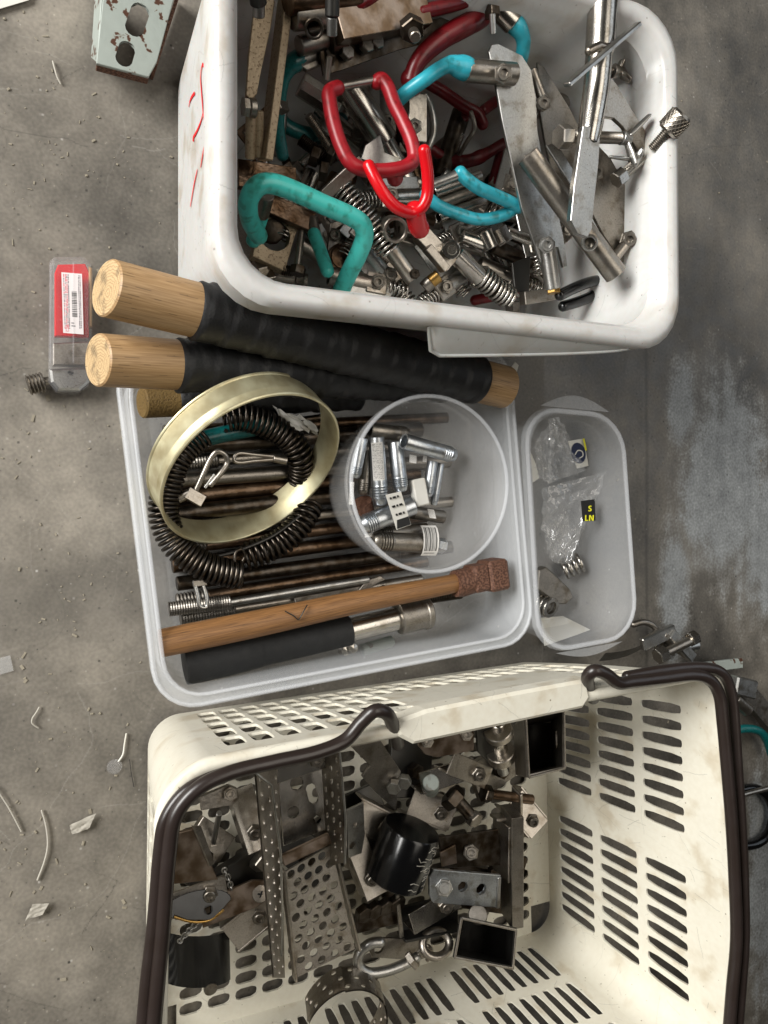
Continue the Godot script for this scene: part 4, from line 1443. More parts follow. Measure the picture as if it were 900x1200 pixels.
	t = thing("clamp_tube", "heavy steel tube lying aslant with a collared hole near its cut end", "steel tube", "steel tubes in the tub")
	one_tube(t, "tube", Vector3(0.4064, 0.174, -0.3154), Vector3(0.5007, 0.18, -0.2198), 0.0105, M.dull, 0.82)
	one_plate(t, "folded_side", [Vector3(0.4221, 0.18, -0.325), Vector3(0.4332, 0.18, -0.3301), Vector3(0.4679, 0.184, -0.2842), Vector3(0.4602, 0.184, -0.2768)], 0.002, M.bright)
	b = B.new()
	var hx := toward(Vector3(0.4562, 0.196, -0.2379))
	b.pipe(Vector3(0.4659, 0.184, -0.243), Vector3(0.4659, 0.184, -0.243) + hx * 0.006, 0.0073, 0.0047)
	t.part("collar", b, M.bright)
	done(t)
	t = thing("clamp_spindle", "upright polished steel tube flattened into a long blade at its foot", "steel tube", "steel tubes in the tub")
	one_tube(t, "tube", Vector3(0.4625, 0.21, -0.4764), Vector3(0.4602, 0.206, -0.4035), 0.0130, M.chrome)
	b = B.new()
	b.sweep(curve([Vector3(0.4602, 0.206, -0.411), Vector3(0.4582, 0.204, -0.3742), Vector3(0.4542, 0.202, -0.3443), Vector3(0.4505, 0.202, -0.3249)], 4), [0.0118, 0.0118, 0.0117, 0.0116, 0.0115, 0.0114, 0.0113, 0.0112, 0.011, 0.0108, 0.0104, 0.0098, 0.0092], 18, 2)
	t.part("lower_tube", b, M.chrome)
	one_plate(t, "blade", [Vector3(0.4385, 0.21, -0.3316), Vector3(0.4569, 0.21, -0.3353), Vector3(0.4576, 0.208, -0.3051), Vector3(0.4555, 0.205, -0.2686), Vector3(0.4551, 0.202, -0.2486), Vector3(0.4511, 0.2, -0.2412), Vector3(0.44, 0.2, -0.2426), Vector3(0.4321, 0.202, -0.2526), Vector3(0.4335, 0.206, -0.2831)], 0.006, M.bright)
	b = B.new()
	b.sweep([Vector3(0.4384, 0.218, -0.3919), Vector3(0.4477, 0.22, -0.3975), Vector3(0.4586, 0.218, -0.3983)], 0.0038, 10, 2)
	t.part("weld", b, M.steel)
	done(t)
	t = thing("flat_lever", "slim flat steel lever with rounded ends lying across the upright tube", "lever")
	b = B.new()
	b.bar(Vector3(0.4107, 0.224, -0.3538), Vector3(0.4817, 0.23, -0.4195), 0.0036, 0.0079, Vector3(0.3, 1, 0.2), 0.0014)
	t.part("lever_bar", b, M.bright)
	done(t)
	t = thing("wing_nut", "small wing nut on its stud beside the upright tube", "wing nut", "wing nuts in the tub")
	b = B.new()
	b.thread(Vector3(0.4972, 0.17, -0.4115), Vector3(0.5175, 0.17, -0.417), 0.0048)
	t.part("stud", b, M.dark)
	wingnut(t, Vector3(0.5079, 0.174, -0.4127), Vector3(1, 0.1, 0), 0.0064, Vector3(0.5108, 0.18, -0.4271), Vector3(0.5159, 0.18, -0.4043), M.steel)
	done(t)
	t = thing("clamp_gusset", "steel gusset plate welded to the upright tube, its toe pointing at the knurled screw", "steel plate", "steel plates in the tub")
	one_plate(t, "gusset", [Vector3(0.4772, 0.196, -0.3915), Vector3(0.4869, 0.196, -0.386), Vector3(0.5046, 0.196, -0.3682), Vector3(0.5266, 0.194, -0.3486), Vector3(0.5409, 0.192, -0.3347), Vector3(0.5285, 0.192, -0.3245), Vector3(0.5162, 0.192, -0.3317), Vector3(0.4965, 0.194, -0.3504), Vector3(0.4858, 0.195, -0.3555), Vector3(0.4723, 0.195, -0.3542), Vector3(0.4676, 0.196, -0.3711)], 0.004, M.steel)
	done(t)
	t = thing("clamp_bolt", "hexagon headed bolt lying level through a wing nut across the blade", "bolt", "bolts in the tub")
	hexbolt(t, Vector3(0.4245, 0.194, -0.327), Vector3(0.4364, 0.194, -0.3293), Vector3(0.4994, 0.194, -0.3401), 0.0101, 0.0053, M.steel)
	wingnut(t, Vector3(0.4977, 0.196, -0.3381), Vector3(1, 0, 0.05), 0.0062, Vector3(0.5173, 0.204, -0.3595), Vector3(0.505, 0.2, -0.3154), M.bright)
	done(t)
	t = thing("knurled_screw", "knurled thumb screw resting over the tub's rim", "thumb screw")
	b = B.new()
	b.thread(Vector3(0.5251, 0.2, -0.3324), Vector3(0.53, 0.216, -0.3443), 0.0050)
	t.part("threaded_shaft", b, M.dull)
	b = B.new()
	var ka: Vector3 = Vector3(0.529, 0.214, -0.3427)
	var kb: Vector3 = Vector3(0.5353, 0.228, -0.3546)
	var kl := ka.distance_to(kb)
	var kr := 0.0107
	b.lathe(ka, kb - ka, [Vector2(0, 0), Vector2(kr * 0.8, 0), Vector2(kr, kr * 0.2), Vector2(kr, kl - kr * 0.2), Vector2(kr * 0.8, kl), Vector2(0, kl)], 24)
	var kn := t.part("knob", b, M.steel)
	b = B.new()
	var kx := (kb - ka).normalized()
	var ke := B.side(kx)
	for s in [-1.0, 1.0]:
		for k in 16:
			var p: Array = []
			for j in 6:
				var f := j / 5.0
				var an: float = TAU * k / 16 + s * f * 1.2
				p.append(ka + kx * (kr * 0.2 + (kl - kr * 0.4) * f) + ke.rotated(kx, an) * kr)
			b.sweep(p, 0.0007, 4, 0)
	t.part("knurling", b, M.steel, kn)
	done(t)
	t = thing("set_bolt", "short bolt with a bright ribbed head hanging under the wing nut", "bolt", "bolts in the tub")
	hexbolt(t, Vector3(0.4945, 0.186, -0.3035), Vector3(0.5027, 0.188, -0.3104), Vector3(0.5221, 0.19, -0.3273), 0.0078, 0.0051, M.chrome)
	wingnut(t, Vector3(0.5132, 0.192, -0.324), (Vector3(0.5221, 0.19, -0.3273) - Vector3(0.5027, 0.188, -0.3104)).normalized(), 0.0055, Vector3(0.481, 0.196, -0.3188), Vector3(0.5148, 0.198, -0.3305), M.bright)
	done(t)
	t = thing("clamp_plate", "large dark steel plate with clipped corners on the tub's bright side wall", "steel plate", "steel plates in the tub")
	one_plate(t, "plate", [Vector3(0.4789, 0.168, -0.3488), Vector3(0.5049, 0.168, -0.333), Vector3(0.5276, 0.168, -0.3046), Vector3(0.5487, 0.168, -0.2768), Vector3(0.5462, 0.166, -0.2557), Vector3(0.5375, 0.164, -0.2361), Vector3(0.5228, 0.164, -0.2359), Vector3(0.4985, 0.166, -0.2603), Vector3(0.4789, 0.168, -0.2854), Vector3(0.4652, 0.168, -0.3107)], 0.003, M.dull)
	capscrew(t, Vector3(0.5194, 0.176, -0.2562), toward(Vector3(0.5194, 0.176, -0.2562)), 0.0060, M.dull)
	one_tube(t, "pivot_tube", Vector3(0.5191, 0.174, -0.2543), Vector3(0.5032, 0.17, -0.2341), 0.0048, M.steel)
	capscrew(t, Vector3(0.4822, 0.176, -0.313), toward(Vector3(0.4822, 0.176, -0.313)), 0.0047, M.dull)
	done(t)
	t = thing("black_hook", "glossy black dipped hook lying in the tub's front corner", "dipped hook")
	dipped(t, "hook", [Vector3(0.47, 0.136, -0.2083), Vector3(0.4878, 0.134, -0.2175), Vector3(0.5096, 0.13, -0.2269), Vector3(0.5256, 0.126, -0.2316), Vector3(0.5349, 0.12, -0.2292), Vector3(0.5263, 0.12, -0.2204), Vector3(0.5076, 0.122, -0.2109), Vector3(0.4832, 0.124, -0.2019)], 0.0054, M.black_gloss)
	done(t)
	# ---- springs, tubes and sockets in the middle
	t = thing("spring_clamp", "bright coil spring under the red prongs with a ring collar at its end", "spring", "springs in the tub")
	b = B.new()
	b.coil([Vector3(0.2534, 0.11, -0.2846), Vector3(0.2696, 0.114, -0.2663), Vector3(0.2852, 0.116, -0.2484), Vector3(0.2985, 0.116, -0.232)], 0.0103, 0.0015, 0.0042, 8, 14)
	t.part("spring", b, M.chrome)
	one_tube(t, "core", Vector3(0.2566, 0.11, -0.2822), Vector3(0.3002, 0.116, -0.2323), 0.0054, M.dark)
	b = B.new()
	var rx := toward(Vector3(0.2923, 0.14, -0.2439)).lerp(Vector3(0.3, 0.2, 0.5), 0.3).normalized()
	b.pipe(Vector3(0.2951, 0.134, -0.2463) - rx * 0.012, Vector3(0.2951, 0.134, -0.2463) + rx * 0.006, 0.0111, 0.0081, 20)
	t.part("ring_collar", b, M.steel)
	one_tube(t, "stem", Vector3(0.2983, 0.12, -0.2338), Vector3(0.3204, 0.12, -0.2092), 0.0072, M.steel)
	capscrew(t, Vector3(0.3176, 0.129, -0.2118), toward(Vector3(0.3176, 0.129, -0.2118)), 0.0034, M.dark)
	done(t)
	t = thing("spring_clamp", "short coil spring on a polished tube beside the front wall", "spring", "springs in the tub")
	one_tube(t, "tube", Vector3(0.3679, 0.114, -0.2404), Vector3(0.3972, 0.11, -0.2228), 0.0092, M.chrome)
	one_tube(t, "core", Vector3(0.3944, 0.11, -0.2257), Vector3(0.4329, 0.104, -0.2087), 0.0061, M.dark)
	b = B.new()
	b.coil([Vector3(0.3953, 0.11, -0.2258), Vector3(0.4128, 0.108, -0.217), Vector3(0.4329, 0.104, -0.2096)], 0.0100, 0.0017, 0.0046, 8, 14)
	t.part("spring", b, M.chrome)
	done(t)
	t = thing("clamp_block", "steel channel block with a knuckle joint ahead of the short spring", "clamp block", "clamp blocks in the tub")
	b = B.new()
	b.bar(Vector3(0.3285, 0.116, -0.2547), Vector3(0.3615, 0.114, -0.2285), 0.0152, 0.012, Vector3(0, 1, 0.2))
	b.bar(Vector3(0.3311, 0.126, -0.2381), Vector3(0.3515, 0.124, -0.2212), 0.0075, 0.010, Vector3(0, 1, 0.2))
	t.part("channel", b, M.steel)
	b = B.new()
	b.rod(Vector3(0.3629, 0.11, -0.2473), Vector3(0.3521, 0.134, -0.2362), 0.0083)
	b.rod(Vector3(0.3521, 0.134, -0.2362), Vector3(0.3502, 0.139, -0.2345), 0.0045)
	t.part("knuckle", b, M.chrome)
	done(t)
	t = thing("chrome_knuckle", "shiny chrome knuckle linkage below the folded blue hook", "clamp block", "clamp blocks in the tub")
	b = B.new()
	b.rod(Vector3(0.3849, 0.094, -0.2651), Vector3(0.4087, 0.096, -0.2596), 0.0086)
	b.rod(Vector3(0.4062, 0.1, -0.2712), Vector3(0.4149, 0.1, -0.2559), 0.0094)
	b.hex(Vector3(0.4227, 0.1, -0.277), Vector3(0.4316, 0.1, -0.264), 0.0094)
	t.part("joint", b, M.chrome)
	one_tube(t, "tube", Vector3(0.4206, 0.094, -0.2618), Vector3(0.4688, 0.09, -0.2525), 0.0075, M.dark)
	one_tube(t, "sleeve", Vector3(0.4329, 0.098, -0.2758), Vector3(0.466, 0.094, -0.2716), 0.0063, M.chrome)
	done(t)
	t = thing("chrome_tube", "fat chrome tube with long reflections running down behind the red loop", "steel tube", "steel tubes in the tub")
	one_tube(t, "tube", Vector3(0.2679, 0.094, -0.384), Vector3(0.3071, 0.09, -0.3424), 0.0134, M.chrome, 0.8)
	one_tube(t, "inner_tube", Vector3(0.3028, 0.086, -0.3512), Vector3(0.335, 0.08, -0.3128), 0.0104, M.chrome)
	done(t)
	t = thing("chrome_tube", "short faceted chrome tube lying level beside the red loop", "steel tube", "steel tubes in the tub")
	b = B.new()
	b.lathe(Vector3(0.226, 0.084, -0.3826), Vector3(0.2636, 0.084, -0.3677) - Vector3(0.226, 0.084, -0.3826), [Vector2(0, 0), Vector2(0.0105, 0), Vector2(0.0112, 0.001), Vector2(0.0112, 0.038), Vector2(0.0105, 0.039), Vector2(0, 0.039)], 9, true)
	t.part("faceted_tube", b, M.chrome)
	done(t)
	t = thing("steel_strip", "narrow bright steel strip lying aslant under the red loop", "steel strip", "loose strips in the tub")
	b = B.new()
	b.bar(Vector3(0.2328, 0.11, -0.2693), Vector3(0.2661, 0.13, -0.3029), 0.0106, 0.006, Vector3(0.2, 1, 0.2))
	t.part("strip", b, M.steel)
	done(t)
	t = thing("clamp_fork", "bright folded fork plate across the fat chrome tube", "clamp block", "clamp blocks in the tub")
	one_plate(t, "fork_plate", [Vector3(0.2693, 0.13, -0.3167), Vector3(0.282, 0.134, -0.3263), Vector3(0.2878, 0.132, -0.3135), Vector3(0.3029, 0.128, -0.3119), Vector3(0.2989, 0.126, -0.3029), Vector3(0.2799, 0.128, -0.3032), Vector3(0.2669, 0.128, -0.3053)], 0.003, M.bright)
	done(t)
	t = thing("threaded_bolt", "black threaded bolt with two nuts in the shade by the strip", "bolt", "bolts in the tub")
	b = B.new()
	b.thread(Vector3(0.2273, 0.08, -0.3351), Vector3(0.2512, 0.086, -0.3179), 0.0060)
	t.part("threaded_shaft", b, M.dark)
	for q in [[Vector3(0.2335, 0.09, -0.3176), Vector3(0.2409, 0.092, -0.3151)], [Vector3(0.2416, 0.09, -0.3053), Vector3(0.249, 0.092, -0.3043)], [Vector3(0.2497, 0.09, -0.3221), Vector3(0.2555, 0.092, -0.3193)]]:
		b = B.new()
		b.hex(q[0], q[1], 0.0095)
		t.part("nut", b, M.dark)
	done(t)
	t = thing("brass_tip_bolt", "small bolt with a brass coloured end near the front wall", "bolt", "bolts in the tub")
	one_tube(t, "shank", Vector3(0.3368, 0.11, -0.206), Vector3(0.3418, 0.114, -0.2118), 0.0065, M.dull)
	one_tube(t, "brass_end", Vector3(0.3409, 0.114, -0.2109), Vector3(0.3477, 0.118, -0.2169), 0.0061, M.brass)
	done(t)
	t = thing("ring_block", "upright steel socket block beside the light blue hook", "clamp block", "clamp blocks in the tub")
	b = B.new()
	b.bar(Vector3(0.3171, 0.13, -0.3698), Vector3(0.3201, 0.124, -0.3305), 0.0179, 0.014, Vector3(0, 1, 0.1))
	t.part("block", b, M.steel)
	capscrew(t, Vector3(0.3121, 0.14, -0.3371), toward(Vector3(0.3121, 0.14, -0.3371)), 0.0048, M.steel)
	b = B.new()
	b.sweep(curve([Vector3(0.3325, 0.12, -0.3779), Vector3(0.3395, 0.12, -0.3655), Vector3(0.3434, 0.116, -0.3485), Vector3(0.3395, 0.11, -0.3323)], 6), 0.0034, 10, 2)
	t.part("side_rail", b, M.bright)
	done(t)
	t = thing("tube_bundle", "three polished tubes side by side beneath the folded blue hook", "tube bundle")
	for q in [0, 1, 2]:
		one_tube(t, "tube", Vector3(0.3498, 0.104, -0.2984) + Vector3(0.004 * q, -0.003 * q, 0.010 * q), Vector3(0.3999, 0.104, -0.3232) + Vector3(0.004 * q, -0.003 * q, 0.010 * q), 0.0055, [M.chrome, M.dull, M.chrome][q], 0.7)
	done(t)
	# ---- far end of the tub
	t = thing("box_bar", "brown bronze coloured box bar with a large nut at its end", "steel bar", "clamp parts in the white tub")
	b = B.new()
	b.bar(Vector3(0.2257, 0.17, -0.3851), Vector3(0.3049, 0.17, -0.418), 0.0247, 0.02, Vector3(0, 1, 0.15))
	t.part("box_bar", b, M.bronze)
	b = B.new()
	b.hex(Vector3(0.286, 0.184, -0.3939), Vector3(0.2844, 0.192, -0.3843), 0.0101)
	t.part("nut", b, M.dark)
	one_tube(t, "stud", Vector3(0.2854, 0.19, -0.3856), Vector3(0.2836, 0.198, -0.3761), 0.0045, M.steel)
	done(t)
	t = thing("dark_plate", "long dark stained plate at the tub's far end under the box bar", "steel plate", "steel plates in the tub")
	one_plate(t, "plate", [Vector3(0.2167, 0.155, -0.3815), Vector3(0.2679, 0.155, -0.3984), Vector3(0.3445, 0.155, -0.4354), Vector3(0.3485, 0.151, -0.4192), Vector3(0.2945, 0.149, -0.3952), Vector3(0.2412, 0.149, -0.3654), Vector3(0.2248, 0.149, -0.3574)], 0.003, M.dark)
	for q in [[Vector3(0.2403, 0.157, -0.3751)], [Vector3(0.2569, 0.159, -0.3836)], [Vector3(0.2661, 0.159, -0.3887)]]:
		b = B.new()
		b.hex(q[0] - Vector3(0, 0.002, 0), q[0] + Vector3(0.001, 0.004, 0), 0.0063)
		t.part("nut", b, M.dull)
	done(t)
	t = thing("chrome_fitting", "stubby chrome pipe fitting with an open side port near the pins", "pipe fitting", "pipe fittings at the tub's far end")
	one_tube(t, "body", Vector3(0.1896, 0.172, -0.3841), Vector3(0.2206, 0.172, -0.3948), 0.0112, M.dull)
	b = B.new()
	b.pipe(Vector3(0.2078, 0.172, -0.3807), Vector3(0.2014, 0.19, -0.3665), 0.0074, 0.0052)
	t.part("port", b, M.dark)
	done(t)
	t = thing("chrome_fitting", "longer grey pipe fitting lying under the sleeved pins", "pipe fitting", "pipe fittings at the tub's far end")
	one_tube(t, "body", Vector3(0.2008, 0.155, -0.3721), Vector3(0.2404, 0.155, -0.3915), 0.0077, M.dull)
	one_tube(t, "collar", Vector3(0.2247, 0.157, -0.3796), Vector3(0.2381, 0.157, -0.3871), 0.0100, M.dark)
	done(t)
	t = thing("chrome_fitting", "dark round pipe fitting at the far end beside the cream bar", "pipe fitting", "pipe fittings at the tub's far end")
	one_tube(t, "body", Vector3(0.183, 0.18, -0.3882), Vector3(0.2421, 0.18, -0.4107), 0.0101, M.oily)
	done(t)
	t = thing("dark_plate", "dull plate fragment lying low in front of the grey fitting", "steel plate", "steel plates in the tub")
	one_plate(t, "plate", [Vector3(0.2012, 0.145, -0.3651), Vector3(0.2292, 0.145, -0.3787), Vector3(0.2262, 0.145, -0.3696), Vector3(0.2114, 0.145, -0.3605)], 0.004, M.dull)
	done(t)
	# ---- near corner, under the big teal hook
	t = thing("square_nut_block", "cream steel block with a square threaded hole under the teal hook", "clamp block", "clamp blocks in the tub")
	one_plate(t, "frame", [Vector3(0.1869, 0.084, -0.2473), Vector3(0.1992, 0.084, -0.2671), Vector3(0.2292, 0.084, -0.2612), Vector3(0.2212, 0.084, -0.2463), Vector3(0.2117, 0.084, -0.2131), Vector3(0.1824, 0.084, -0.2228)], 0.012, M.cream_steel, [[Vector3(0.2023, 0.084, -0.2443), 0.0144]])
	b = B.new()
	b.thread(Vector3(0.2076, 0.05, -0.2614), Vector3(0.2004, 0.08, -0.2491), 0.0121, 0.004)
	t.part("threaded_core", b, M.dark)
	done(t)
	t = thing("flat_bar", "brown flat bar crossing the tub below the cream jaw", "steel bar", "clamp parts in the white tub")
	b = B.new()
	b.bar(Vector3(0.1648, 0.1, -0.2848), Vector3(0.216, 0.1, -0.2864), 0.0234, 0.008, Vector3(0, 1, 0))
	t.part("bar", b, M.oily)
	done(t)
	t = thing("flat_bar", "shorter brown flat bar right under the big teal hook", "steel bar", "clamp parts in the white tub")
	b = B.new()
	b.bar(Vector3(0.1929, 0.09, -0.2684), Vector3(0.2351, 0.09, -0.257), 0.0174, 0.008, Vector3(0, 1, 0))
	t.part("bar", b, M.oily)
	done(t)
	t = thing("round_washer_plate", "rounded steel plate with a washer behind the teal hook's bend", "steel plate", "steel plates in the tub")
	one_plate(t, "plate", [Vector3(0.2588, 0.07, -0.2672), Vector3(0.269, 0.07, -0.2719), Vector3(0.288, 0.07, -0.2668), Vector3(0.2914, 0.07, -0.2496), Vector3(0.281, 0.07, -0.2257), Vector3(0.2639, 0.07, -0.2236), Vector3(0.2572, 0.07, -0.2433)], 0.003, M.dull, [[Vector3(0.2622, 0.07, -0.2582), 0.0024]])
	b = B.new()
	var wp: Vector3 = Vector3(0.2692, 0.074, -0.2358)
	b.lathe(wp - Vector3(0, 0.002, 0), Vector3.UP, [Vector2(0.013, 0), Vector2(0.013, 0.003), Vector2(0.0115, 0.0035), Vector2(0.0095, 0.002), Vector2(0.0, 0.003)], 20)
	t.part("washer", b, M.oily)
	done(t)
	t = thing("thin_stud", "thin upright stud with a square nut against the front wall", "bolt", "bolts in the tub")
	one_tube(t, "stud", Vector3(0.2269, 0.086, -0.2525), Vector3(0.2215, 0.088, -0.2148), 0.0032, M.dull)
	b = B.new()
	b.hex(Vector3(0.2231, 0.088, -0.218), Vector3(0.2215, 0.088, -0.2102), 0.0072)
	t.part("nut", b, M.dark)
	b = B.new()
	b.thread(Vector3(0.2098, 0.08, -0.2155), Vector3(0.2209, 0.08, -0.2154), 0.0048)
	t.part("thread", b, M.dark)
	done(t)
	t = thing("small_bracket", "dark square bracket standing in the front corner behind the toe nut", "bracket", "brackets in the tub")
	one_plate(t, "web", [Vector3(0.4369, 0.104, -0.2443), Vector3(0.4576, 0.106, -0.2532), Vector3(0.4583, 0.102, -0.2188), Vector3(0.4422, 0.102, -0.217)], 0.003, M.black_metal)
	b = B.new()
	b.bar(Vector3(0.4475, 0.106, -0.2099), Vector3(0.4843, 0.106, -0.2191), 0.0124, 0.01, Vector3(0, 1, 0.2))
	t.part("foot", b, M.steel)
	done(t)
	# ---- darker ironmongery deeper in the heap
	var low := [[Vector3(0.2963, 0.05, -0.2629), Vector3(0.3374, 0.06, -0.2356), 9.0, 0], [Vector3(0.3064, 0.06, -0.2465), Vector3(0.3429, 0.06, -0.2212), 7.0, 1], [Vector3(0.3656, 0.06, -0.2866), Vector3(0.4107, 0.07, -0.309), 10.0, 2], [Vector3(0.3055, 0.07, -0.2986), Vector3(0.3478, 0.08, -0.3167), 8.0, 3], [Vector3(0.2703, 0.06, -0.3182), Vector3(0.2543, 0.05, -0.2828), 9.0, 4], [Vector3(0.4556, 0.06, -0.3108), Vector3(0.5095, 0.06, -0.3083), 9.0, 5], [Vector3(0.3959, 0.04, -0.2855), Vector3(0.4687, 0.04, -0.274), 11.0, 6], [Vector3(0.3277, 0.08, -0.284), Vector3(0.3739, 0.08, -0.2812), 6.5, 7], [Vector3(0.2357, 0.05, -0.2519), Vector3(0.2963, 0.05, -0.2232), 10.0, 8], [Vector3(0.1947, 0.05, -0.2188), Vector3(0.2407, 0.06, -0.2139), 9.0, 9], [Vector3(0.2967, 0.07, -0.218), Vector3(0.3277, 0.08, -0.2094), 6.0, 10], [Vector3(0.2877, 0.06, -0.3578), Vector3(0.31, 0.06, -0.3169), 10.0, 11]]
	var where := ["beneath the long coil spring", "by the spring's ring collar", "behind the folded blue hook", "under the red loop's closed end", "below the bright strip", "under the zinc arm's bend", "beneath the chrome knuckle", "between the red prongs and the channel", "under the small teal prong", "in the near corner of the tub", "close against the front wall", "beside the fat chrome tube"]
	for q in low:
		t = thing("pipe_stub", ["grey steel pipe stub ", "dark oily pipe stub ", "dull steel pipe stub "][q[3] % 3] + where[q[3]], "pipe stub", "pipe stubs deep in the tub")
		one_tube(t, "stub", q[0], q[1], q[2] * 0.0008, [M.steel, M.oily, M.dull][q[3] % 3], 0.72 if q[3] % 2 == 0 else 0.0)
		b = B.new()
		b.hex(q[0].lerp(q[1], 0.75), q[0].lerp(q[1], 0.92), q[2] * 0.00115)
		t.part("nut", b, [M.dark, M.dull][q[3] % 2])
		done(t)

	# the rest of the heap: dull pieces that can hardly be told apart
	var keep: Array = [Vector3(0.2002, 0.03, -0.217), Vector3(0.3047, 0.03, -0.2253), Vector3(0.4429, 0.03, -0.2389), Vector3(0.5313, 0.03, -0.2568), Vector3(0.2252, 0.03, -0.277), Vector3(0.2864, 0.03, -0.2947), Vector3(0.3518, 0.03, -0.3049), Vector3(0.4429, 0.03, -0.3191), Vector3(0.5313, 0.03, -0.3329), Vector3(0.2002, 0.03, -0.3375), Vector3(0.2685, 0.03, -0.3419), Vector3(0.3327, 0.03, -0.3709), Vector3(0.4014, 0.03, -0.3573)]
	var near := ["by the near rounded corner", "in front of the long spring", "beside the short spring", "under the toe of the zinc arm", "under the big teal hook", "by the straight teal prong", "under the bright red prongs", "under the folded blue hook", "under the heavy aslant tube", "below the cream bar", "by the black threaded bolt", "inside the red loop's outline", "beside the ring block"]
	for k in 46:
		var c: Vector3 = keep[k % 13] + Vector3(rng.randf() - 0.5, 0, rng.randf() - 0.5) * 0.05 + Vector3(0, 0.045 * rng.randf(), -0.01)
		c.x = clampf(c.x, 0.185, 0.48)
		c.z = clampf(c.z, -0.37, -0.215)
		var a := rng.randf() * PI
		var d := Vector3(cos(a), 0.25 * rng.randfn(), sin(a)).normalized() * (0.022 + 0.018 * rng.randf())
		t = thing("clamp_fragment", ["bright steel", "dull grey", "dark", "chrome", "oily brown"][k % 5] + [" cut tube", " flat strip", " threaded stud", " smooth pin"][k % 4] + " low in the white tub, " + near[k % 13], "clamp fragment", "fragments low in the white tub's heap")
		var m: Material = [M.steel, M.dull, M.dark, M.chrome, M.oily][k % 5]
		match k % 4:
			0:
				one_tube(t, "tube", c - d, c + d, 0.006 + 0.004 * rng.randf(), m, 0.75)
			1:
				b = B.new()
				b.bar(c - d, c + d, 0.014 + 0.012 * rng.randf(), 0.004)
				t.part("strip", b, m)
			2:
				b = B.new()
				b.thread(c - d * 0.8, c + d * 0.5, 0.0045)
				t.part("threaded_shaft", b, m)
			3:
				one_tube(t, "pin", c - d, c + d * 0.4, 0.005, m)
		b = B.new()
		b.hex(c + d * 0.5, c + d * 0.8, 0.0085)
		t.part("nut", b, [M.dark, M.dull][k % 2])
		done(t)

	# further small clamps of the same make, tangled in the middle and along the front wall
	var cl: Array = [[Vector3(0.2746, 0.06, -0.3633), 0.6, "under the red loop's rod"], [Vector3(0.2967, 0.07, -0.2729), 2.2, "left of the ring collar"], [Vector3(0.3664, 0.08, -0.2486), 0.9, "against the channel block"], [Vector3(0.4008, 0.08, -0.2802), 2.6, "behind the chrome knuckle"], [Vector3(0.4426, 0.08, -0.2398), 0.3, "beside the dark square bracket"], [Vector3(0.4688, 0.09, -0.2853), 1.4, "under the zinc arm's foot"], [Vector3(0.3229, 0.09, -0.2942), 2.9, "between the red prongs"], [Vector3(0.2575, 0.06, -0.2703), 1.1, "behind the straight teal prong"], [Vector3(0.3979, 0.08, -0.316), 0.5, "under the folded blue hook"], [Vector3(0.4529, 0.08, -0.3426), 1.9, "beside the red hook's leg"], [Vector3(0.4945, 0.12, -0.2862), 2.4, "under the heavy aslant tube"], [Vector3(0.2967, 0.09, -0.2285), 0.8, "below the long spring"], [Vector3(0.2307, 0.07, -0.2863), 2.0, "behind the big teal bend"], [Vector3(0.4287, 0.07, -0.4678), 0.2, "behind the flared blue hook"], [Vector3(0.319, 0.06, -0.3888), 1.6, "beside the fat chrome tube"], [Vector3(0.4908, 0.1, -0.415), 2.7, "behind the leaning plate"], [Vector3(0.2796, 0.09, -0.2107), 0.1, "close to the front rim"], [Vector3(0.3755, 0.094, -0.2212), 2.5, "between brass tip and spring"]]
	for q in cl:
		t = thing("swivel_clamp", "small steel swivel clamp with spring and screw " + q[2], "clamp", "small swivel clamps in the tub")
		var c: Vector3 = q[0]
		var d := Vector3(cos(q[1]), 0.12, sin(q[1])).normalized()
		var sd := d.cross(Vector3.UP).normalized()
		var m: Material = [M.chrome, M.steel, M.bright][cl.find(q) % 3]
		one_tube(t, "tube", c - d * 0.028, c + d * 0.012, 0.0085, m, 0.75)
		b = B.new()
		b.bar(c + d * 0.006, c + d * 0.026, 0.02, 0.013, Vector3.UP, 0.0012)
		t.part("block", b, M.steel)
		b = B.new()
		b.coil([c + d * 0.026, c + d * 0.036, c + d * 0.046], 0.0075, 0.0012, 0.0034, 6, 10)
		t.part("spring", b, M.chrome)
		b = B.new()
		b.bar(c - d * 0.02 + sd * 0.012 + Vector3(0, 0.004, 0), c + d * 0.03 + sd * 0.012 + Vector3(0, 0.004, 0), 0.011, 0.0025)
		t.part("side_strip", b, M.bright)
		capscrew(t, c + d * 0.015 + Vector3(0, 0.0085, 0), Vector3(-0.3, 1, 0.2).normalized(), 0.005, M.dull)
		done(t)

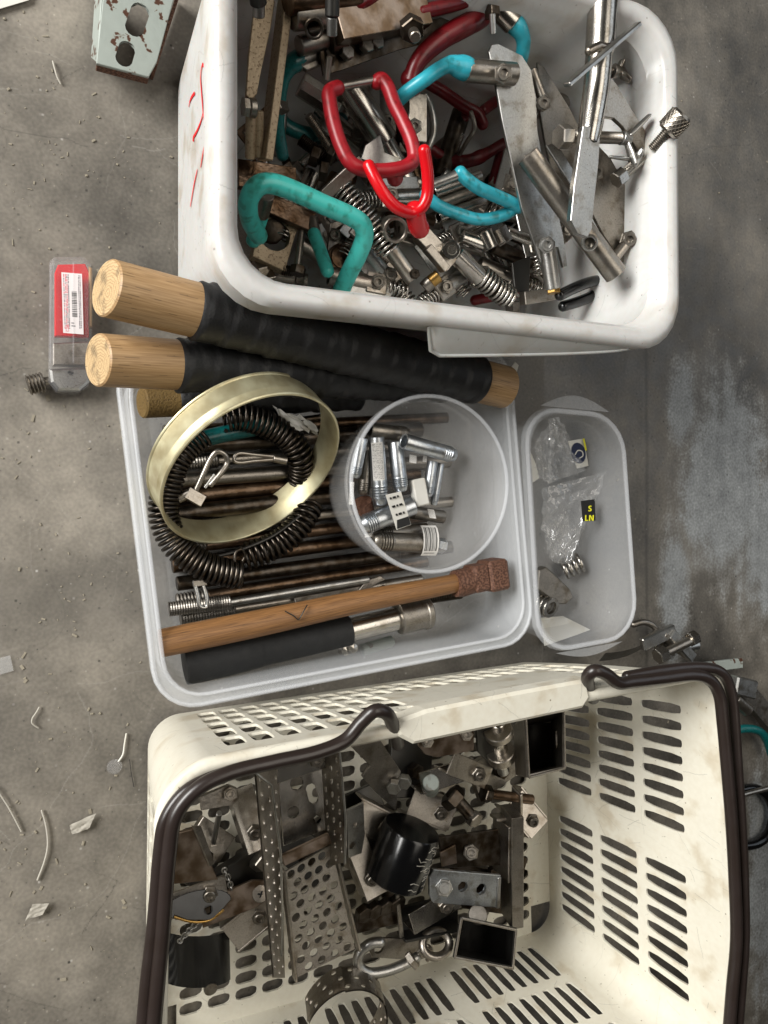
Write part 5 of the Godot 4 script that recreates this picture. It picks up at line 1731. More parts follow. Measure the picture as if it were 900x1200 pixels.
func wrap_stick(t: Thing, a: Vector3, b: Vector3, r: float, wood_a: float, wood_b: float, plain_wood: Material, end: Material) -> void:
	# bare wood at one or both ends, cloth tape wound round the middle
	var d := (b - a).normalized()
	var l := a.distance_to(b)
	var pieces := [[0.0, wood_a], [l - wood_b, l]]
	for q in pieces:
		if q[1] - q[0] < 0.003:
			continue
		var g := B.new()
		var k: float = q[1] - q[0]
		g.lathe(a + d * q[0], d, [Vector2(r - 0.0012, 0), Vector2(r, 0.0012), Vector2(r, k * 0.45), Vector2(r, k * 0.55), Vector2(r, k - 0.0012), Vector2(r - 0.0012, k)], 32)
		var first: bool = q[0] == 0.0
		# the saw cut is not quite square
		var upw := (Vector3.UP - d * d.y).normalized()
		for i in g.v.size():
			var al := (g.v[i] - a).dot(d)
			var hgt := (g.v[i] - a - d * al).dot(upw)
			if first and al < q[0] + k * 0.3:
				g.v[i] += d * hgt * 0.22
		var w := t.part("wooden_end", g, plain_wood)
		g = B.new()
		var cp: Vector3 = a if first else b
		var e := B.side(d)
		var f := d.cross(e)
		var mid := g.vt(cp, -d if first else d, Vector2(0.5, 0.5))
		var ring: Array = []
		for i in 33:
			var an := TAU * i / 32
			var off := (e * cos(an) + f * sin(an)) * (r - 0.0011)
			ring.append(g.vt(cp + off + (d * off.dot(upw) * 0.22 if first else Vector3.ZERO), (upw * 0.22 - d).normalized() if first else d, Vector2(0.5 + 0.5 * cos(an), 0.5 + 0.5 * sin(an))))
		for i in 32:
			g.tri(mid, ring[i], ring[i + 1])
		t.part("end_grain", g, end, w)
	var g := B.new()
	var s := wood_a - 0.002
	var tl := l - wood_b - wood_a + 0.004
	var prof: Array = [Vector2(r - 0.0005, 0), Vector2(r + 0.0012, 0.0003)]
	var y := 0.0003
	var n := 0
	# tape wound slantwise: ridges where one turn overlaps the next
	var e := B.side(d)
	var f := d.cross(e)
	var rows: Array = []
	var steps := int(tl / 0.0022)
	for i in steps + 1:
		var row: Array = []
		var yy := tl * i / steps
		for k in 41:
			var an := TAU * k / 40
			var ph := fposmod(yy / 0.021 + an / TAU, 1.0)
			var ph2 := fposmod(yy / 0.034 - an / TAU * 1.0 + 0.3, 1.0)
			var rr: float = r + 0.0009 + 0.0014 * (1.0 - ph) * smoothstep(0.0, 0.06, ph) + 0.0009 * smoothstep(0.0, 0.1, ph2) * (1.0 - ph2)
			rr += 0.00006 * sin(yy * 310.0 + an * 5.0) * sin(an * 3.0 + yy * 90.0)
			if i == 0 or i == steps:
				rr = r + 0.0001
			row.append(a + d * (s + yy) + (e * cos(an) + f * sin(an)) * rr)
		rows.append(row)
	g.grid(rows, Vector2.ONE, true)
	t.part("tape_grip", g, M.tape)

func bin_contents() -> void:
	var t: Thing
	var b: B
	# ---- rods and tubes packed along the bin
	var names := ["oily brown steel rod", "dark scaffold tube", "dull steel rod", "dark oily threaded rod", "worn steel tube"]
	var spots := ["nearest the taped sticks", "second from the taped sticks", "third from the taped sticks", "fourth from the taped sticks", "crossing below the ring's middle", "next to the rod below the ring's middle", "under the ring's near edge", "just beyond the hanging springs", "passing under the lowest spring", "third from the wooden hammer", "second from the wooden hammer", "next to the wooden hammer"]
	var ys := [494, 512, 530, 548, 566, 584, 602, 621, 640, 659, 678, 696]
	for i in 12:
		var y: float = ys[i]
		var r := 0.0068 + 0.0016 * rng.randf()
		var za: float = 0.79 * (y - 600.0) / 930.0
		var lift := 0.0105 + (0.006 if i % 2 == 1 else 0.0)
		var xa := 0.112 + 0.006 * rng.randf() + (za + 0.1) * 0.09
		var a := Vector3(xa, lift, za + 0.016)
		var e := Vector3(0.40 + 0.03 * rng.randf() - 0.02 * (i % 3), lift, za - 0.014 + 0.004 * rng.randf())
		t = thing("steel_rod", names[i % 5] + " in the bin, " + spots[i], "rod", "rods packed in the storage bin")
		if i in [0, 7, 10]:
			b = B.new()
			var tip: Vector3 = a + (e - a) * 0.11
			b.thread(a, tip, r * 0.9, 0.0032, 14)
			t.part("threaded_end", b, M.dull)
			one_tube(t, "shaft", tip, e, r * 0.8, M.oily)
		elif i in [2, 6, 11]:
			b = B.new()
			var tip: Vector3 = a + (e - a) * 0.2
			var kl := a.distance_to(tip)
			var prof: Array = [Vector2(0, 0)]
			for k in 40:
				prof.append(Vector2(r * (1.0 if k % 2 == 0 else 0.9), kl * k / 39.0))
			prof.append(Vector2(0, kl))
			b.lathe(a, e - a, prof, 26, true)
			t.part("knurled_grip", b, M.dull)
			one_tube(t, "shaft", tip, e, r * 0.72, M.steel)
		else:
			one_tube(t, "shaft", a, e, r, [M.oily, M.dark, M.oily, M.dull][i % 4])
			if i % 2 == 1:
				one_tube(t, "collar", a.lerp(e, 0.72), a.lerp(e, 0.78), r * 1.18, M.dark)
		done(t)
	t = thing("bright_rod", "thin bright steel rod with a knurled handle lying over the dark rods", "rod", "rods packed in the storage bin")
	one_tube(t, "shaft", Vector3(0.1733, 0.034, 0.0835), Vector3(0.314, 0.034, 0.0672), 0.0039, M.bright)
	b = B.new()
	var ka: Vector3 = Vector3(0.12, 0.03, 0.0875)
	var kb: Vector3 = Vector3(0.1749, 0.034, 0.0828)
	var pf: Array = [Vector2(0, 0)]
	for k in 50:
		pf.append(Vector2(0.0069 * (1.0 if k % 2 == 0 else 0.9), ka.distance_to(kb) * k / 49.0))
	pf.append(Vector2(0, ka.distance_to(kb)))
	b.lathe(ka, kb - ka, pf, 24, true)
	t.part("knurled_grip", b, M.dull)
	done(t)
	t = thing("teal_handle_tool", "slim tool with a dark teal plastic handle under the springs", "hand tool")
	dipped(t, "handle_grip", [Vector3(0.1409, 0.04, -0.0637), Vector3(0.1656, 0.04, -0.0708), Vector3(0.1975, 0.04, -0.0785), Vector3(0.2222, 0.04, -0.0836)], 0.0077, M.deep_teal)
	one_tube(t, "shank", Vector3(0.2205, 0.04, -0.0835), Vector3(0.2683, 0.04, -0.0923), 0.0034, M.dark)
	done(t)
	t = thing("open_wrench", "worn wrench with an open jaw lying over the rods near the hammer head", "wrench")
	b = B.new()
	b.bar(Vector3(0.238, 0.03, 0.0853), Vector3(0.3083, 0.03, 0.0767), 0.0069, 0.004)
	t.part("shank", b, M.dull)
	one_plate(t, "jaw", [Vector3(0.3021, 0.036, 0.0776), Vector3(0.3113, 0.036, 0.0678), Vector3(0.3262, 0.036, 0.064), Vector3(0.3318, 0.036, 0.0677), Vector3(0.3206, 0.036, 0.0724), Vector3(0.315, 0.036, 0.0764), Vector3(0.3225, 0.036, 0.0767), Vector3(0.3318, 0.036, 0.0736), Vector3(0.3318, 0.036, 0.0788), Vector3(0.3187, 0.036, 0.0834), Vector3(0.3076, 0.036, 0.0829)], 0.006, M.steel)
	done(t)
	t = thing("rough_stub", "short rough grey knurled stub below the rusty hammer head", "rod", "short stubs by the hammers")
	b = B.new()
	b.thread(Vector3(0.3865, 0.02, 0.0896), Vector3(0.4277, 0.02, 0.086), 0.0072, 0.002, 16)
	t.part("stub", b, M.dark)
	done(t)
	t = thing("rough_stub", "whitish corroded stub lying by the chrome hammer's neck", "rod", "short stubs by the hammers")
	one_tube(t, "stub", Vector3(0.3143, 0.016, 0.1406), Vector3(0.3488, 0.016, 0.1334), 0.0062, M.grey_paint)
	done(t)
	t = thing("ball_studs", "pair of shiny dark ball headed studs at the end of the black grip", "stud")
	for q in [Vector3(0.2989, 0.026, 0.1354), Vector3(0.2932, 0.022, 0.1382)]:
		b = B.new()
		b.lathe(q - Vector3(0, 0.006, 0), Vector3.UP, [Vector2(0, 0), Vector2(0.005, 0.001), Vector2(0.0068, 0.005), Vector2(0.005, 0.0105), Vector2(0, 0.012)], 16)
		t.part("ball", b, M.chrome)
	done(t)
	# ---- taped sticks over the bin's edge
	t = thing("taped_stick", "dirty stub ended stick with black tape, lowest of three under the ring", "stick", "wooden sticks wrapped in black tape")
	wrap_stick(t, Vector3(0.0945, 0.044, -0.0951), Vector3(0.2988, 0.044, -0.1151), 0.0135, 0.0338, 0.0, M.dirty_wood, M.dirty_wood)
	done(t)
	t = thing("taped_stick", "black taped wooden stick with a pale sawn end facing the cutter", "stick", "wooden sticks wrapped in black tape")
	wrap_stick(t, Vector3(0.0511, 0.13, -0.1138), Vector3(0.3772, 0.074, -0.1293), 0.0199, 0.0625, 0.0, M.wood, M.end_grain)
	done(t)
	t = thing("taped_stick", "topmost black taped wooden stick with bare wood showing at both ends", "stick", "wooden sticks wrapped in black tape")
	wrap_stick(t, Vector3(0.0541, 0.164, -0.1597), Vector3(0.4329, 0.098, -0.1228), 0.0208, 0.0676, 0.0377, M.wood, M.end_grain)
	b = B.new()
	b.plate([Vector3(0.4349, 0.104, -0.1404), Vector3(0.4395, 0.106, -0.1471), Vector3(0.4448, 0.104, -0.1445), Vector3(0.4442, 0.102, -0.1381), Vector3(0.4382, 0.102, -0.1368)], 0.0008, [], 0.0002)
	t.part("tape_scrap", b, M.paper)
	done(t)
	# ---- coil springs with snap hooks
	t = thing("coil_spring", "long dark coil spring bent round inside the brass ring and out below it", "spring", "bent coil springs in the storage bin")
	b = B.new()
	b.coil(curve([Vector3(0.1649, 0.05, -0.0845), Vector3(0.1784, 0.052, -0.0865), Vector3(0.1958, 0.052, -0.0835), Vector3(0.2141, 0.05, -0.0766), Vector3(0.2296, 0.048, -0.0663), Vector3(0.2385, 0.044, -0.0533), Vector3(0.2444, 0.034, -0.041), Vector3(0.2467, 0.022, -0.0283)], 8), 0.0118, 0.0019, 0.0047, 7, 13)
	t.part("coil", b, M.coil)
	done(t)
	t = thing("coil_spring", "short end of a dark coil spring coming out under the ring's near edge", "spring", "bent coil springs in the storage bin")
	b = B.new()
	b.coil(curve([Vector3(0.2531, 0.034, -0.0082), Vector3(0.245, 0.04, 0.0049), Vector3(0.2341, 0.042, 0.0178), Vector3(0.2199, 0.042, 0.0288), Vector3(0.2018, 0.042, 0.0365), Vector3(0.1862, 0.04, 0.0417)], 8), 0.0115, 0.0020, 0.0052, 7, 13)
	t.part("coil", b, M.coil)
	done(t)
	t = thing("coil_spring", "dark coil spring sweeping round the ring's outer side towards the bin's middle", "spring", "bent coil springs in the storage bin")
	b = B.new()
	b.coil(curve([Vector3(0.1465, 0.05, -0.0707), Vector3(0.133, 0.05, -0.0588), Vector3(0.1219, 0.05, -0.0442), Vector3(0.1171, 0.048, -0.0285), Vector3(0.1138, 0.046, -0.0135), Vector3(0.113, 0.046, 0.0015), Vector3(0.1167, 0.046, 0.0165), Vector3(0.1248, 0.046, 0.0302), Vector3(0.1364, 0.048, 0.0409), Vector3(0.1526, 0.05, 0.0503), Vector3(0.1789, 0.05, 0.0573)], 8), 0.0118, 0.0019, 0.0044, 7, 13)
	t.part("coil", b, M.coil)
	dipped(t, "wire_loop", [Vector3(0.1789, 0.05, 0.0496), Vector3(0.1839, 0.052, 0.0403), Vector3(0.1802, 0.054, 0.0339), Vector3(0.1748, 0.054, 0.0369), Vector3(0.1748, 0.054, 0.0477), Vector3(0.181, 0.054, 0.0617), Vector3(0.1789, 0.05, 0.0682)], 0.0015, M.coil, -1, 8)
	done(t)
	for q in [0, 1, 2]:
		t = thing("snap_hook", ["steel snap hook lying open side up inside the brass ring", "slim wire snap hook beside the coil inside the ring", "small snap hook below the springs, partly under the coil"][q], "snap hook", "snap hooks on the coil springs")
		if q == 0:
			dipped(t, "hook", [Vector3(0.139, 0.05, -0.0166), Vector3(0.1457, 0.054, -0.0333), Vector3(0.152, 0.056, -0.0477), Vector3(0.1577, 0.058, -0.0538), Vector3(0.1645, 0.058, -0.0509), Vector3(0.1665, 0.056, -0.0435), Vector3(0.1612, 0.056, -0.035), Vector3(0.1525, 0.054, -0.0243)], 0.0025, M.steel, -1, 6)
			b = B.new()
			b.bar(Vector3(0.1472, 0.054, -0.0212), Vector3(0.1558, 0.056, -0.0334), 0.0025, 0.002)
			t.part("latch", b, M.bright)
			b = B.new()
			b.bar(Vector3(0.1322, 0.05, -0.0173), Vector3(0.1465, 0.05, -0.0091), 0.0109, 0.008)
			t.part("swivel", b, M.steel)
			b = B.new()
			b.rod(Vector3(0.1244, 0.048, -0.0113), Vector3(0.1345, 0.05, -0.0166), 0.0042)
			t.part("swivel_pin", b, M.steel)
		elif q == 1:
			dipped(t, "hook", [Vector3(0.2174, 0.05, -0.0491), Vector3(0.1947, 0.05, -0.0469), Vector3(0.1789, 0.05, -0.0449), Vector3(0.1742, 0.05, -0.0479), Vector3(0.1789, 0.05, -0.0534), Vector3(0.1947, 0.05, -0.0524), Vector3(0.2125, 0.05, -0.0513)], 0.0018, M.steel, -1, 6)
			b = B.new()
			b.rod(Vector3(0.2109, 0.05, -0.0497), Vector3(0.224, 0.05, -0.0477), 0.0038)
			t.part("swivel", b, M.steel)
		else:
			dipped(t, "hook", [Vector3(0.1397, 0.046, 0.0624), Vector3(0.1424, 0.048, 0.0745), Vector3(0.1439, 0.048, 0.0837), Vector3(0.15, 0.048, 0.0848), Vector3(0.15, 0.048, 0.0748), Vector3(0.1473, 0.046, 0.0642)], 0.0020, M.bright, -1, 6)
			b = B.new()
			b.bar(Vector3(0.1382, 0.046, 0.0639), Vector3(0.1504, 0.046, 0.0628), 0.0059, 0.005)
			t.part("swivel", b, M.dull)
		done(t)
	t = thing("wire_tail", "black wire tail running aslant across the rods below the ring", "wire")
	dipped(t, "wire", [Vector3(0.1556, 0.05, 0.0405), Vector3(0.1784, 0.052, 0.0348), Vector3(0.2103, 0.052, 0.022), Vector3(0.2374, 0.05, 0.0032)], 0.0015, M.black_metal)
	done(t)
	t = thing("paper_twist", "crumpled white paper twist by the coil under the ring's upper edge", "paper")
	b = B.new()
	var pg: Array = []
	for j in 6:
		var row: Array = []
		for i in 9:
			var p: Vector3 = Vector3(0.2081, 0.054, -0.0972).lerp(Vector3(0.2437, 0.056, -0.0861), i / 8.0) + (Vector3(0.2178, 0.054, -0.0819) - Vector3(0.2081, 0.054, -0.0972)) * (j / 5.0)
			row.append(p + Vector3(rng.randf() - 0.5, rng.randf(), rng.randf() - 0.5) * 0.006)
		pg.append(row)
	b.grid(pg)
	t.part("paper", b, M.paper)
	done(t)
	# ---- brass coloured ring leaning over the springs
	t = thing("brass_ring", "brass coloured metal ring with a rolled edge leaning over coil springs", "ring")
	var c0: Vector3 = Vector3(0.1771, 0.084, -0.0437)
	var view := (c0 - Vector3(0, 0.76, 0)).normalized()
	var dn: Vector3 = (Vector3(0.2125, 0.084, 0.0045) - c0)
	dn = (dn - view * dn.dot(view)).normalized()
	var ax := (-view * 0.62 + dn * 0.785).normalized()
	var R := 0.0837
	var half := 0.0145
	b = B.new()
	b.lathe(c0 - ax * half, ax, [Vector2(R - 0.0016, 0.001), Vector2(R - 0.0008, 0), Vector2(R + 0.0006, 0.0), Vector2(R + 0.0012, 0.001), Vector2(R + 0.0008, 0.0024), Vector2(R, 0.003), Vector2(R, 0.018), Vector2(R + 0.0004, 0.019), Vector2(R + 0.0004, 0.0205), Vector2(R, 0.0215), Vector2(R, 0.0265), Vector2(R + 0.0012, 0.0275), Vector2(R + 0.0014, 0.029), Vector2(R + 0.0006, 0.030), Vector2(R - 0.0008, 0.030), Vector2(R - 0.0016, 0.029), Vector2(R - 0.0016, 0.001)], 96)
	t.part("band", b, M.lid_gold)
	done(t)
	# ---- hammers
	t = thing("wooden_hammer", "old hammer with a cracked wooden handle and a rusty square head", "hammer", "hammers in the storage bin")
	b = B.new()
	var ha: Vector3 = Vector3(0.107, 0.066, 0.1119)
	var hb: Vector3 = Vector3(0.4061, 0.066, 0.0697)
	b.sweep(curve([ha, ha.lerp(hb, 0.3), ha.lerp(hb, 0.6) + Vector3(0, 0, -0.001), ha.lerp(hb, 0.85), hb], 6), [0.0122, 0.0123, 0.0124, 0.0124, 0.0124, 0.0123, 0.0122, 0.0120, 0.0118, 0.0116, 0.0114, 0.0112, 0.011, 0.0108, 0.0106, 0.0104, 0.0102, 0.01, 0.0099, 0.0098, 0.0097, 0.0096, 0.0095, 0.0094, 0.0093], 18, 1, 0.92)
	var hw := t.part("handle", b, M.old_wood)
	b = B.new()
	b.sweep(curve([Vector3(0.2136, 0.078, 0.0885), Vector3(0.222, 0.079, 0.0934), Vector3(0.226, 0.079, 0.0967), Vector3(0.2309, 0.079, 0.0892), Vector3(0.2348, 0.077, 0.0843)], 3), 0.0006, 5, 1)
	t.part("crack", b, M.black_metal, hw)
	b = B.new()
	b.sweep([Vector3(0.3942, 0.066, 0.0718), Vector3(0.4021, 0.066, 0.0712), Vector3(0.414, 0.066, 0.0691)], [0.0135, 0.0145, 0.0135], 14, 1)
	var hd := t.part("head_eye", b, M.rust)
	b = B.new()
	var q0: Vector3 = Vector3(0.41, 0.066, 0.0681)
	var q1: Vector3 = Vector3(0.4507, 0.066, 0.0625)
	var hx := (q1 - q0).normalized()
	b.bar(q0, q0 + hx * 0.019, 0.027, 0.026, Vector3.UP, 0.003)
	b.bar(q0 + hx * 0.0175, q1, 0.0315, 0.029, Vector3.UP, 0.003)
	t.part("striking_block", b, M.rust)
	done(t)
	t = thing("grip_hammer", "hammer with a fat black rubber grip and a short chrome socket head", "hammer", "hammers in the storage bin")
	var ga: Vector3 = Vector3(0.1311, 0.044, 0.1351)
	var gb: Vector3 = Vector3(0.2889, 0.044, 0.1153)
	b = B.new()
	b.sweep(curve([ga, ga.lerp(gb, 0.03), ga.lerp(gb, 0.25), ga.lerp(gb, 0.42), ga.lerp(gb, 0.46), ga.lerp(gb, 0.75), ga.lerp(gb, 0.98), gb], 4), [0.0165, 0.018, 0.0188, 0.0191, 0.0192, 0.0192, 0.0191, 0.019, 0.0188, 0.0184, 0.018, 0.0176, 0.0172, 0.0171, 0.0171, 0.0168, 0.0164, 0.0163, 0.0162, 0.016, 0.0158, 0.0154, 0.0151, 0.0149, 0.0148, 0.0147, 0.0146, 0.0142, 0.0136], 24, 1, 0.85)
	t.part("grip", b, M.rubber)
	one_tube(t, "shaft", Vector3(0.2845, 0.044, 0.1158), Vector3(0.3489, 0.044, 0.1053), 0.0118, M.chrome)
	b = B.new()
	var sa: Vector3 = Vector3(0.3403, 0.046, 0.1063)
	b.lathe(sa, Vector3(0.3749, 0.046, 0.1013) - sa, [Vector2(0, 0), Vector2(0.0148, 0), Vector2(0.0162, 0.001), Vector2(0.0162, 0.028), Vector2(0.0172, 0.029), Vector2(0.0172, 0.0335), Vector2(0.0158, 0.0348), Vector2(0.0, 0.0348)], 28)
	t.part("socket_head", b, M.dull)
	done(t)
	# ---- round tub of anchors
	t = thing("round_tub", "round translucent plastic tub standing in the bin, half full of expansion anchors", "tub")
	b = B.new()
	var tc: Vector3 = Vector3(0.3372, 0.126, -0.0254)
	var bot := Vector3(tc.x - 0.002, 0.042, tc.z + 0.002)
	var th := tc.y - bot.y
	var RR := 0.0806
	var prof := [[0.0, 0.0], [RR * 0.80, 0.0], [RR * 0.845, 0.003], [RR * 0.86, 0.008], [RR * 0.945, th - 0.017], [RR * 0.985, th - 0.0165], [RR * 0.99, th - 0.010], [RR, th - 0.0095], [RR, th - 0.002], [RR * 0.99, th], [RR * 0.972, th], [RR * 0.962, th - 0.002], [RR * 0.955, th - 0.010], [RR * 0.945, th - 0.0105], [RR * 0.845, 0.009], [RR * 0.825, 0.0045], [RR * 0.79, 0.0022], [0.0, 0.0022]]
	var pa: Array = []
	for q in prof:
		pa.append(Vector2(q[0], q[1]))
	b.lathe(bot, (tc - bot), pa, 72)
	t.part("tub_body", b, M.round_clear)
	var ring: Array = []
	for k in 64:
		ring.append(tc + Vector3(cos(TAU * k / 64), 0, sin(TAU * k / 64)) * RR * 0.985)
	rim_bead(t, ring, 0.0019)
	done(t)
	anchors()

func anchor(label: String, a: Vector3, c: Vector3, r: float, m: Material, strip: Material, open := false, group := "expansion anchors in the round tub") -> void:
	var t := thing("expansion_anchor", label, "expansion anchor", group)
	var l := a.distance_to(c)
	var d := (c - a).normalized()
	var b := B.new()
	var s := l * 0.70
	if open:
		b.lathe(a, d, [Vector2(0, 0.012), Vector2(r * 0.66, 0.012), Vector2(r * 0.7, 0.0005), Vector2(r * 0.78, 0), Vector2(r * 0.95, 0), Vector2(r, 0.0006), Vector2(r, s), Vector2(0, s)], 18)
	else:
		b.lathe(a, d, [Vector2(0, 0), Vector2(r * 0.93, 0), Vector2(r, 0.0007), Vector2(r, s), Vector2(0, s)], 18)
	t.part("sleeve", b, m)
	b = B.new()
	var p: Array = [Vector2(r, s * 1.0)]
	for k in 5:
		var y := lerpf(s, l * 0.9, k / 5.0)
		var st := (l * 0.9 - s) / 5.0
		p.append(Vector2(r * 1.02, y + st * 0.1))
		p.append(Vector2(r * 1.02, y + st * 0.6))
		p.append(Vector2(r * 0.88, y + st * 0.75))
	p.append(Vector2(r * 0.95, l * 0.9))
	p.append(Vector2(r * 0.8, l * 0.98))
	p.append(Vector2(r * 0.6, l))
	p.append(Vector2(0, l))
	b.lathe(a, d, p, 18)
	t.part("ribbed_end", b, m)
	if strip:
		var up := (Vector3(0, 0.76, 0) - a).normalized()
		var sd := d.cross(up).normalized()
		var g: Array = []
		for j in 2:
			var row: Array = []
			for i in 8:
				var an := lerpf(-0.75, 0.75, i / 7.0)
				row.append(a + d * (l * (0.08 + 0.55 * j)) + (up * cos(an) + sd * sin(an)) * (r + 0.0003))
			g.append(row)
		b = B.new()
		b.grid(g)
		t.part("paper_strip", b, strip)
	done(t)

func anchors() -> void:
	anchor("zinc expansion anchor standing lengthwise with a printed strip down its sleeve", Vector3(0.302, 0.08, -0.0704), Vector3(0.3091, 0.074, -0.0065), 0.0076, M.zinc, M.label_print)
	anchor("shiny zinc anchor without a strip, right beside the printed one", Vector3(0.3214, 0.08, -0.0671), Vector3(0.3297, 0.076, -0.0196), 0.0073, M.zinc, null)
	anchor("topmost anchor lying across the others with its hollow mouth open", Vector3(0.3236, 0.094, -0.0661), Vector3(0.384, 0.084, -0.055), 0.0076, M.zinc, null, true)
	anchor("anchor with a hollow mouth and a white paper collar at the pile's far edge", Vector3(0.2976, 0.074, -0.0772), Vector3(0.3399, 0.07, -0.0752), 0.0073, M.dull, M.paper, true)
	anchor("thin dull anchor leaning against the tub wall behind the stub end", Vector3(0.2872, 0.08, -0.069), Vector3(0.282, 0.074, -0.0319), 0.0061, M.zinc, null)
	anchor("darker anchor sunk between the wall and the printed strip", Vector3(0.2993, 0.066, -0.0585), Vector3(0.2966, 0.062, -0.0163), 0.0066, M.dull, null)
	anchor("slim grey anchor standing behind the boxy label", Vector3(0.3649, 0.074, -0.05), Vector3(0.3613, 0.07, -0.0151), 0.0054, M.zinc, null)
	anchor("slimmest anchor at the pile's open side", Vector3(0.3756, 0.07, -0.048), Vector3(0.3701, 0.066, -0.0068), 0.0041, M.zinc, null)
	anchor("fat ribbed anchor lying slantwise beneath the printed card", Vector3(0.3424, 0.076, -0.0066), Vector3(0.2897, 0.07, 0.0137), 0.0097, M.zinc, null)
	anchor("fat anchor at the bottom of the pile wrapped by the bar code label", Vector3(0.372, 0.066, 0.0313), Vector3(0.3037, 0.066, 0.0277), 0.0094, M.dull, null)
	anchor("half buried anchor under the bar code label and the card", Vector3(0.3677, 0.056, 0.0188), Vector3(0.3117, 0.056, 0.0232), 0.0083, M.dull, null)
	anchor("hidden anchor crossing below the boxy label", Vector3(0.3871, 0.056, 0.0052), Vector3(0.3393, 0.056, -0.0017), 0.0067, M.dull, M.paper)
	var t := thing("anchor_nut", "small hexagonal nut at the end of the bar code anchor", "nut")
	var b := B.new()
	b.hex(Vector3(0.374, 0.064, 0.0322), Vector3(0.3837, 0.064, 0.0341), 0.0074)
	t.part("nut", b, M.zinc)
	done(t)
	t = thing("rusty_cap", "rust red milled cap between the anchors and the tub wall", "cap")
	b = B.new()
	var ca: Vector3 = Vector3(0.2992, 0.06, -0.0016)
	b.lathe(ca, Vector3(0.2931, 0.066, -0.013) - ca, [Vector2(0, 0), Vector2(0.009, 0), Vector2(0.009, 0.011), Vector2(0, 0.011)], 22, true)
	t.part("cap", b, M.rust)
	done(t)
	# labels
	t = thing("printed_card", "white printed card with a black square at its lower end on top of anchors", "label", "paper labels among the anchors")
	b = B.new()
	b.plate([Vector3(0.3052, 0.094, -0.0158), Vector3(0.321, 0.094, -0.0191), Vector3(0.3336, 0.09, 0.0121), Vector3(0.3185, 0.09, 0.0167)], 0.0005, [], 0.0001)
	var c := t.part("card", b, M.paper)
	b = B.new()
	b.plate([Vector3(0.3181, 0.0916, 0.0076), Vector3(0.33, 0.0916, 0.004), Vector3(0.3326, 0.091, 0.0117), Vector3(0.3185, 0.091, 0.0158)], 0.0004, [], 0.0001)
	t.part("black_square", b, M.ink, c)
	b = B.new()
	for row in 3:
		for k in 3:
			var o: Vector3 = Vector3(0.3101, 0.0947, -0.0126) + (Vector3(0.3184, 0.092, 0.0048) - Vector3(0.3101, 0.0947, -0.0126)) * (row / 2.3) + (Vector3(0.3206, 0.0947, -0.0167) - Vector3(0.3084, 0.0947, -0.0134)) * (k * 0.3)
			var px := (Vector3(0.3206, 0.0947, -0.0167) - Vector3(0.3084, 0.0947, -0.0134)).normalized()
			var py := (Vector3(0.3184, 0.092, 0.0048) - Vector3(0.3101, 0.0947, -0.0126)).normalized()
			b.box(o, px * (0.0009 + 0.0007 * ((row + k) % 2)), Vector3(0, 0.0001, 0), py * 0.0011)
	t.part("print_marks", b, M.ink, c)
	done(t)
	t = thing("bar_code_label", "white bar code label curled round the lowest anchor", "label", "paper labels among the anchors")
	var g: Array = []
	for j in 7:
		var row: Array = []
		for i in 2:
			var an := lerpf(-1.3, 1.25, j / 6.0)
			var p: Vector3 = Vector3(0.354, 0.066, 0.031).lerp(Vector3(0.371, 0.066, 0.0312), i)
			row.append(p + Vector3(0.0, cos(an) * 0.0102, sin(an) * 0.0155 - 0.003))
		g.append(row)
	b = B.new()
	b.grid(g)
	t.part("label", b, M.barcode)
	done(t)
	t = thing("boxy_label", "stiff folded white label standing square between two slim anchors", "label", "paper labels among the anchors")
	b = B.new()
	b.box(Vector3(0.3489, 0.076, -0.019), (Vector3(0.3572, 0.076, -0.0207) - Vector3(0.3406, 0.076, -0.0172)) * 0.42, Vector3(0, 0.005, 0), (Vector3(0.3517, 0.076, -0.005) - Vector3(0.3461, 0.076, -0.0329)) * 0.46, 0.0012)
	t.part("label", b, M.paper)
	done(t)
	var scraps := [["white label scrap caught under the open anchor", Vector3(0.3404, 0.08, -0.0507), 9.0, 10.0], ["narrow white label scrap beside the slim grey anchor", Vector3(0.3554, 0.076, -0.053), 5.0, 12.0], ["white label scrap below the slimmest anchor", Vector3(0.366, 0.07, 0.0017), 9.0, 12.0], ["white sticker strip on the tub's inner wall side", Vector3(0.277, 0.08, -0.0174), 5.0, 28.0], ["folded white tag under the fat slanting anchor", Vector3(0.3011, 0.064, 0.0204), 10.0, 9.0]]
	for s in scraps:
		t = thing("label_scrap", s[0], "label", "paper labels among the anchors")
		b = B.new()
		var e: Vector3 = Vector3(1, 0.2, 0.15 * rng.randfn()).normalized() * s[2] * 0.00038
		var f: Vector3 = Vector3(-0.15 * rng.randfn(), 0.1, 1).normalized() * s[3] * 0.00038
		b.box(s[1], e, Vector3(0, 0.0003, 0), f, 0.0001)
		t.part("label", b, M.label_print)
		done(t)

# a perforated sheet between four corners: nu columns, nv holes in each, every second column shifted by half a step
func perforated(b: B, p: Array, nu: int, nv: int, rad: float, th: float, stagger := true, hint := Vector3(-0.2, 1, 0), slot := 0.0) -> void:
	var f := func(u: float, v: float) -> Vector3: return p[0].lerp(p[1], u).lerp(p[3].lerp(p[2], u), v)
	for i in nu:
		var sh := 0.5 if stagger and i % 2 == 1 else 0.0
		var u0 := float(i) / nu
		var u1 := (i + 1.0) / nu
		var tot := nv + (0.5 if stagger else 0.0)
		if stagger:
			var s := 0.0 if sh > 0.0 else nv / tot
			if sh > 0.0:
				b.cell(f, u0, u1, 0.0, 0.5 / tot, th, 0, 0, 0, hint, 2)
			else:
				b.cell(f, u0, u1, nv / tot, 1.0, th, 0, 0, 0, hint, 2)
		for j in nv:
			b.cell(f, u0, u1, (j + sh) / tot, (j + 1.0 + sh) / tot, th, rad + slot, rad, rad, hint, 3)

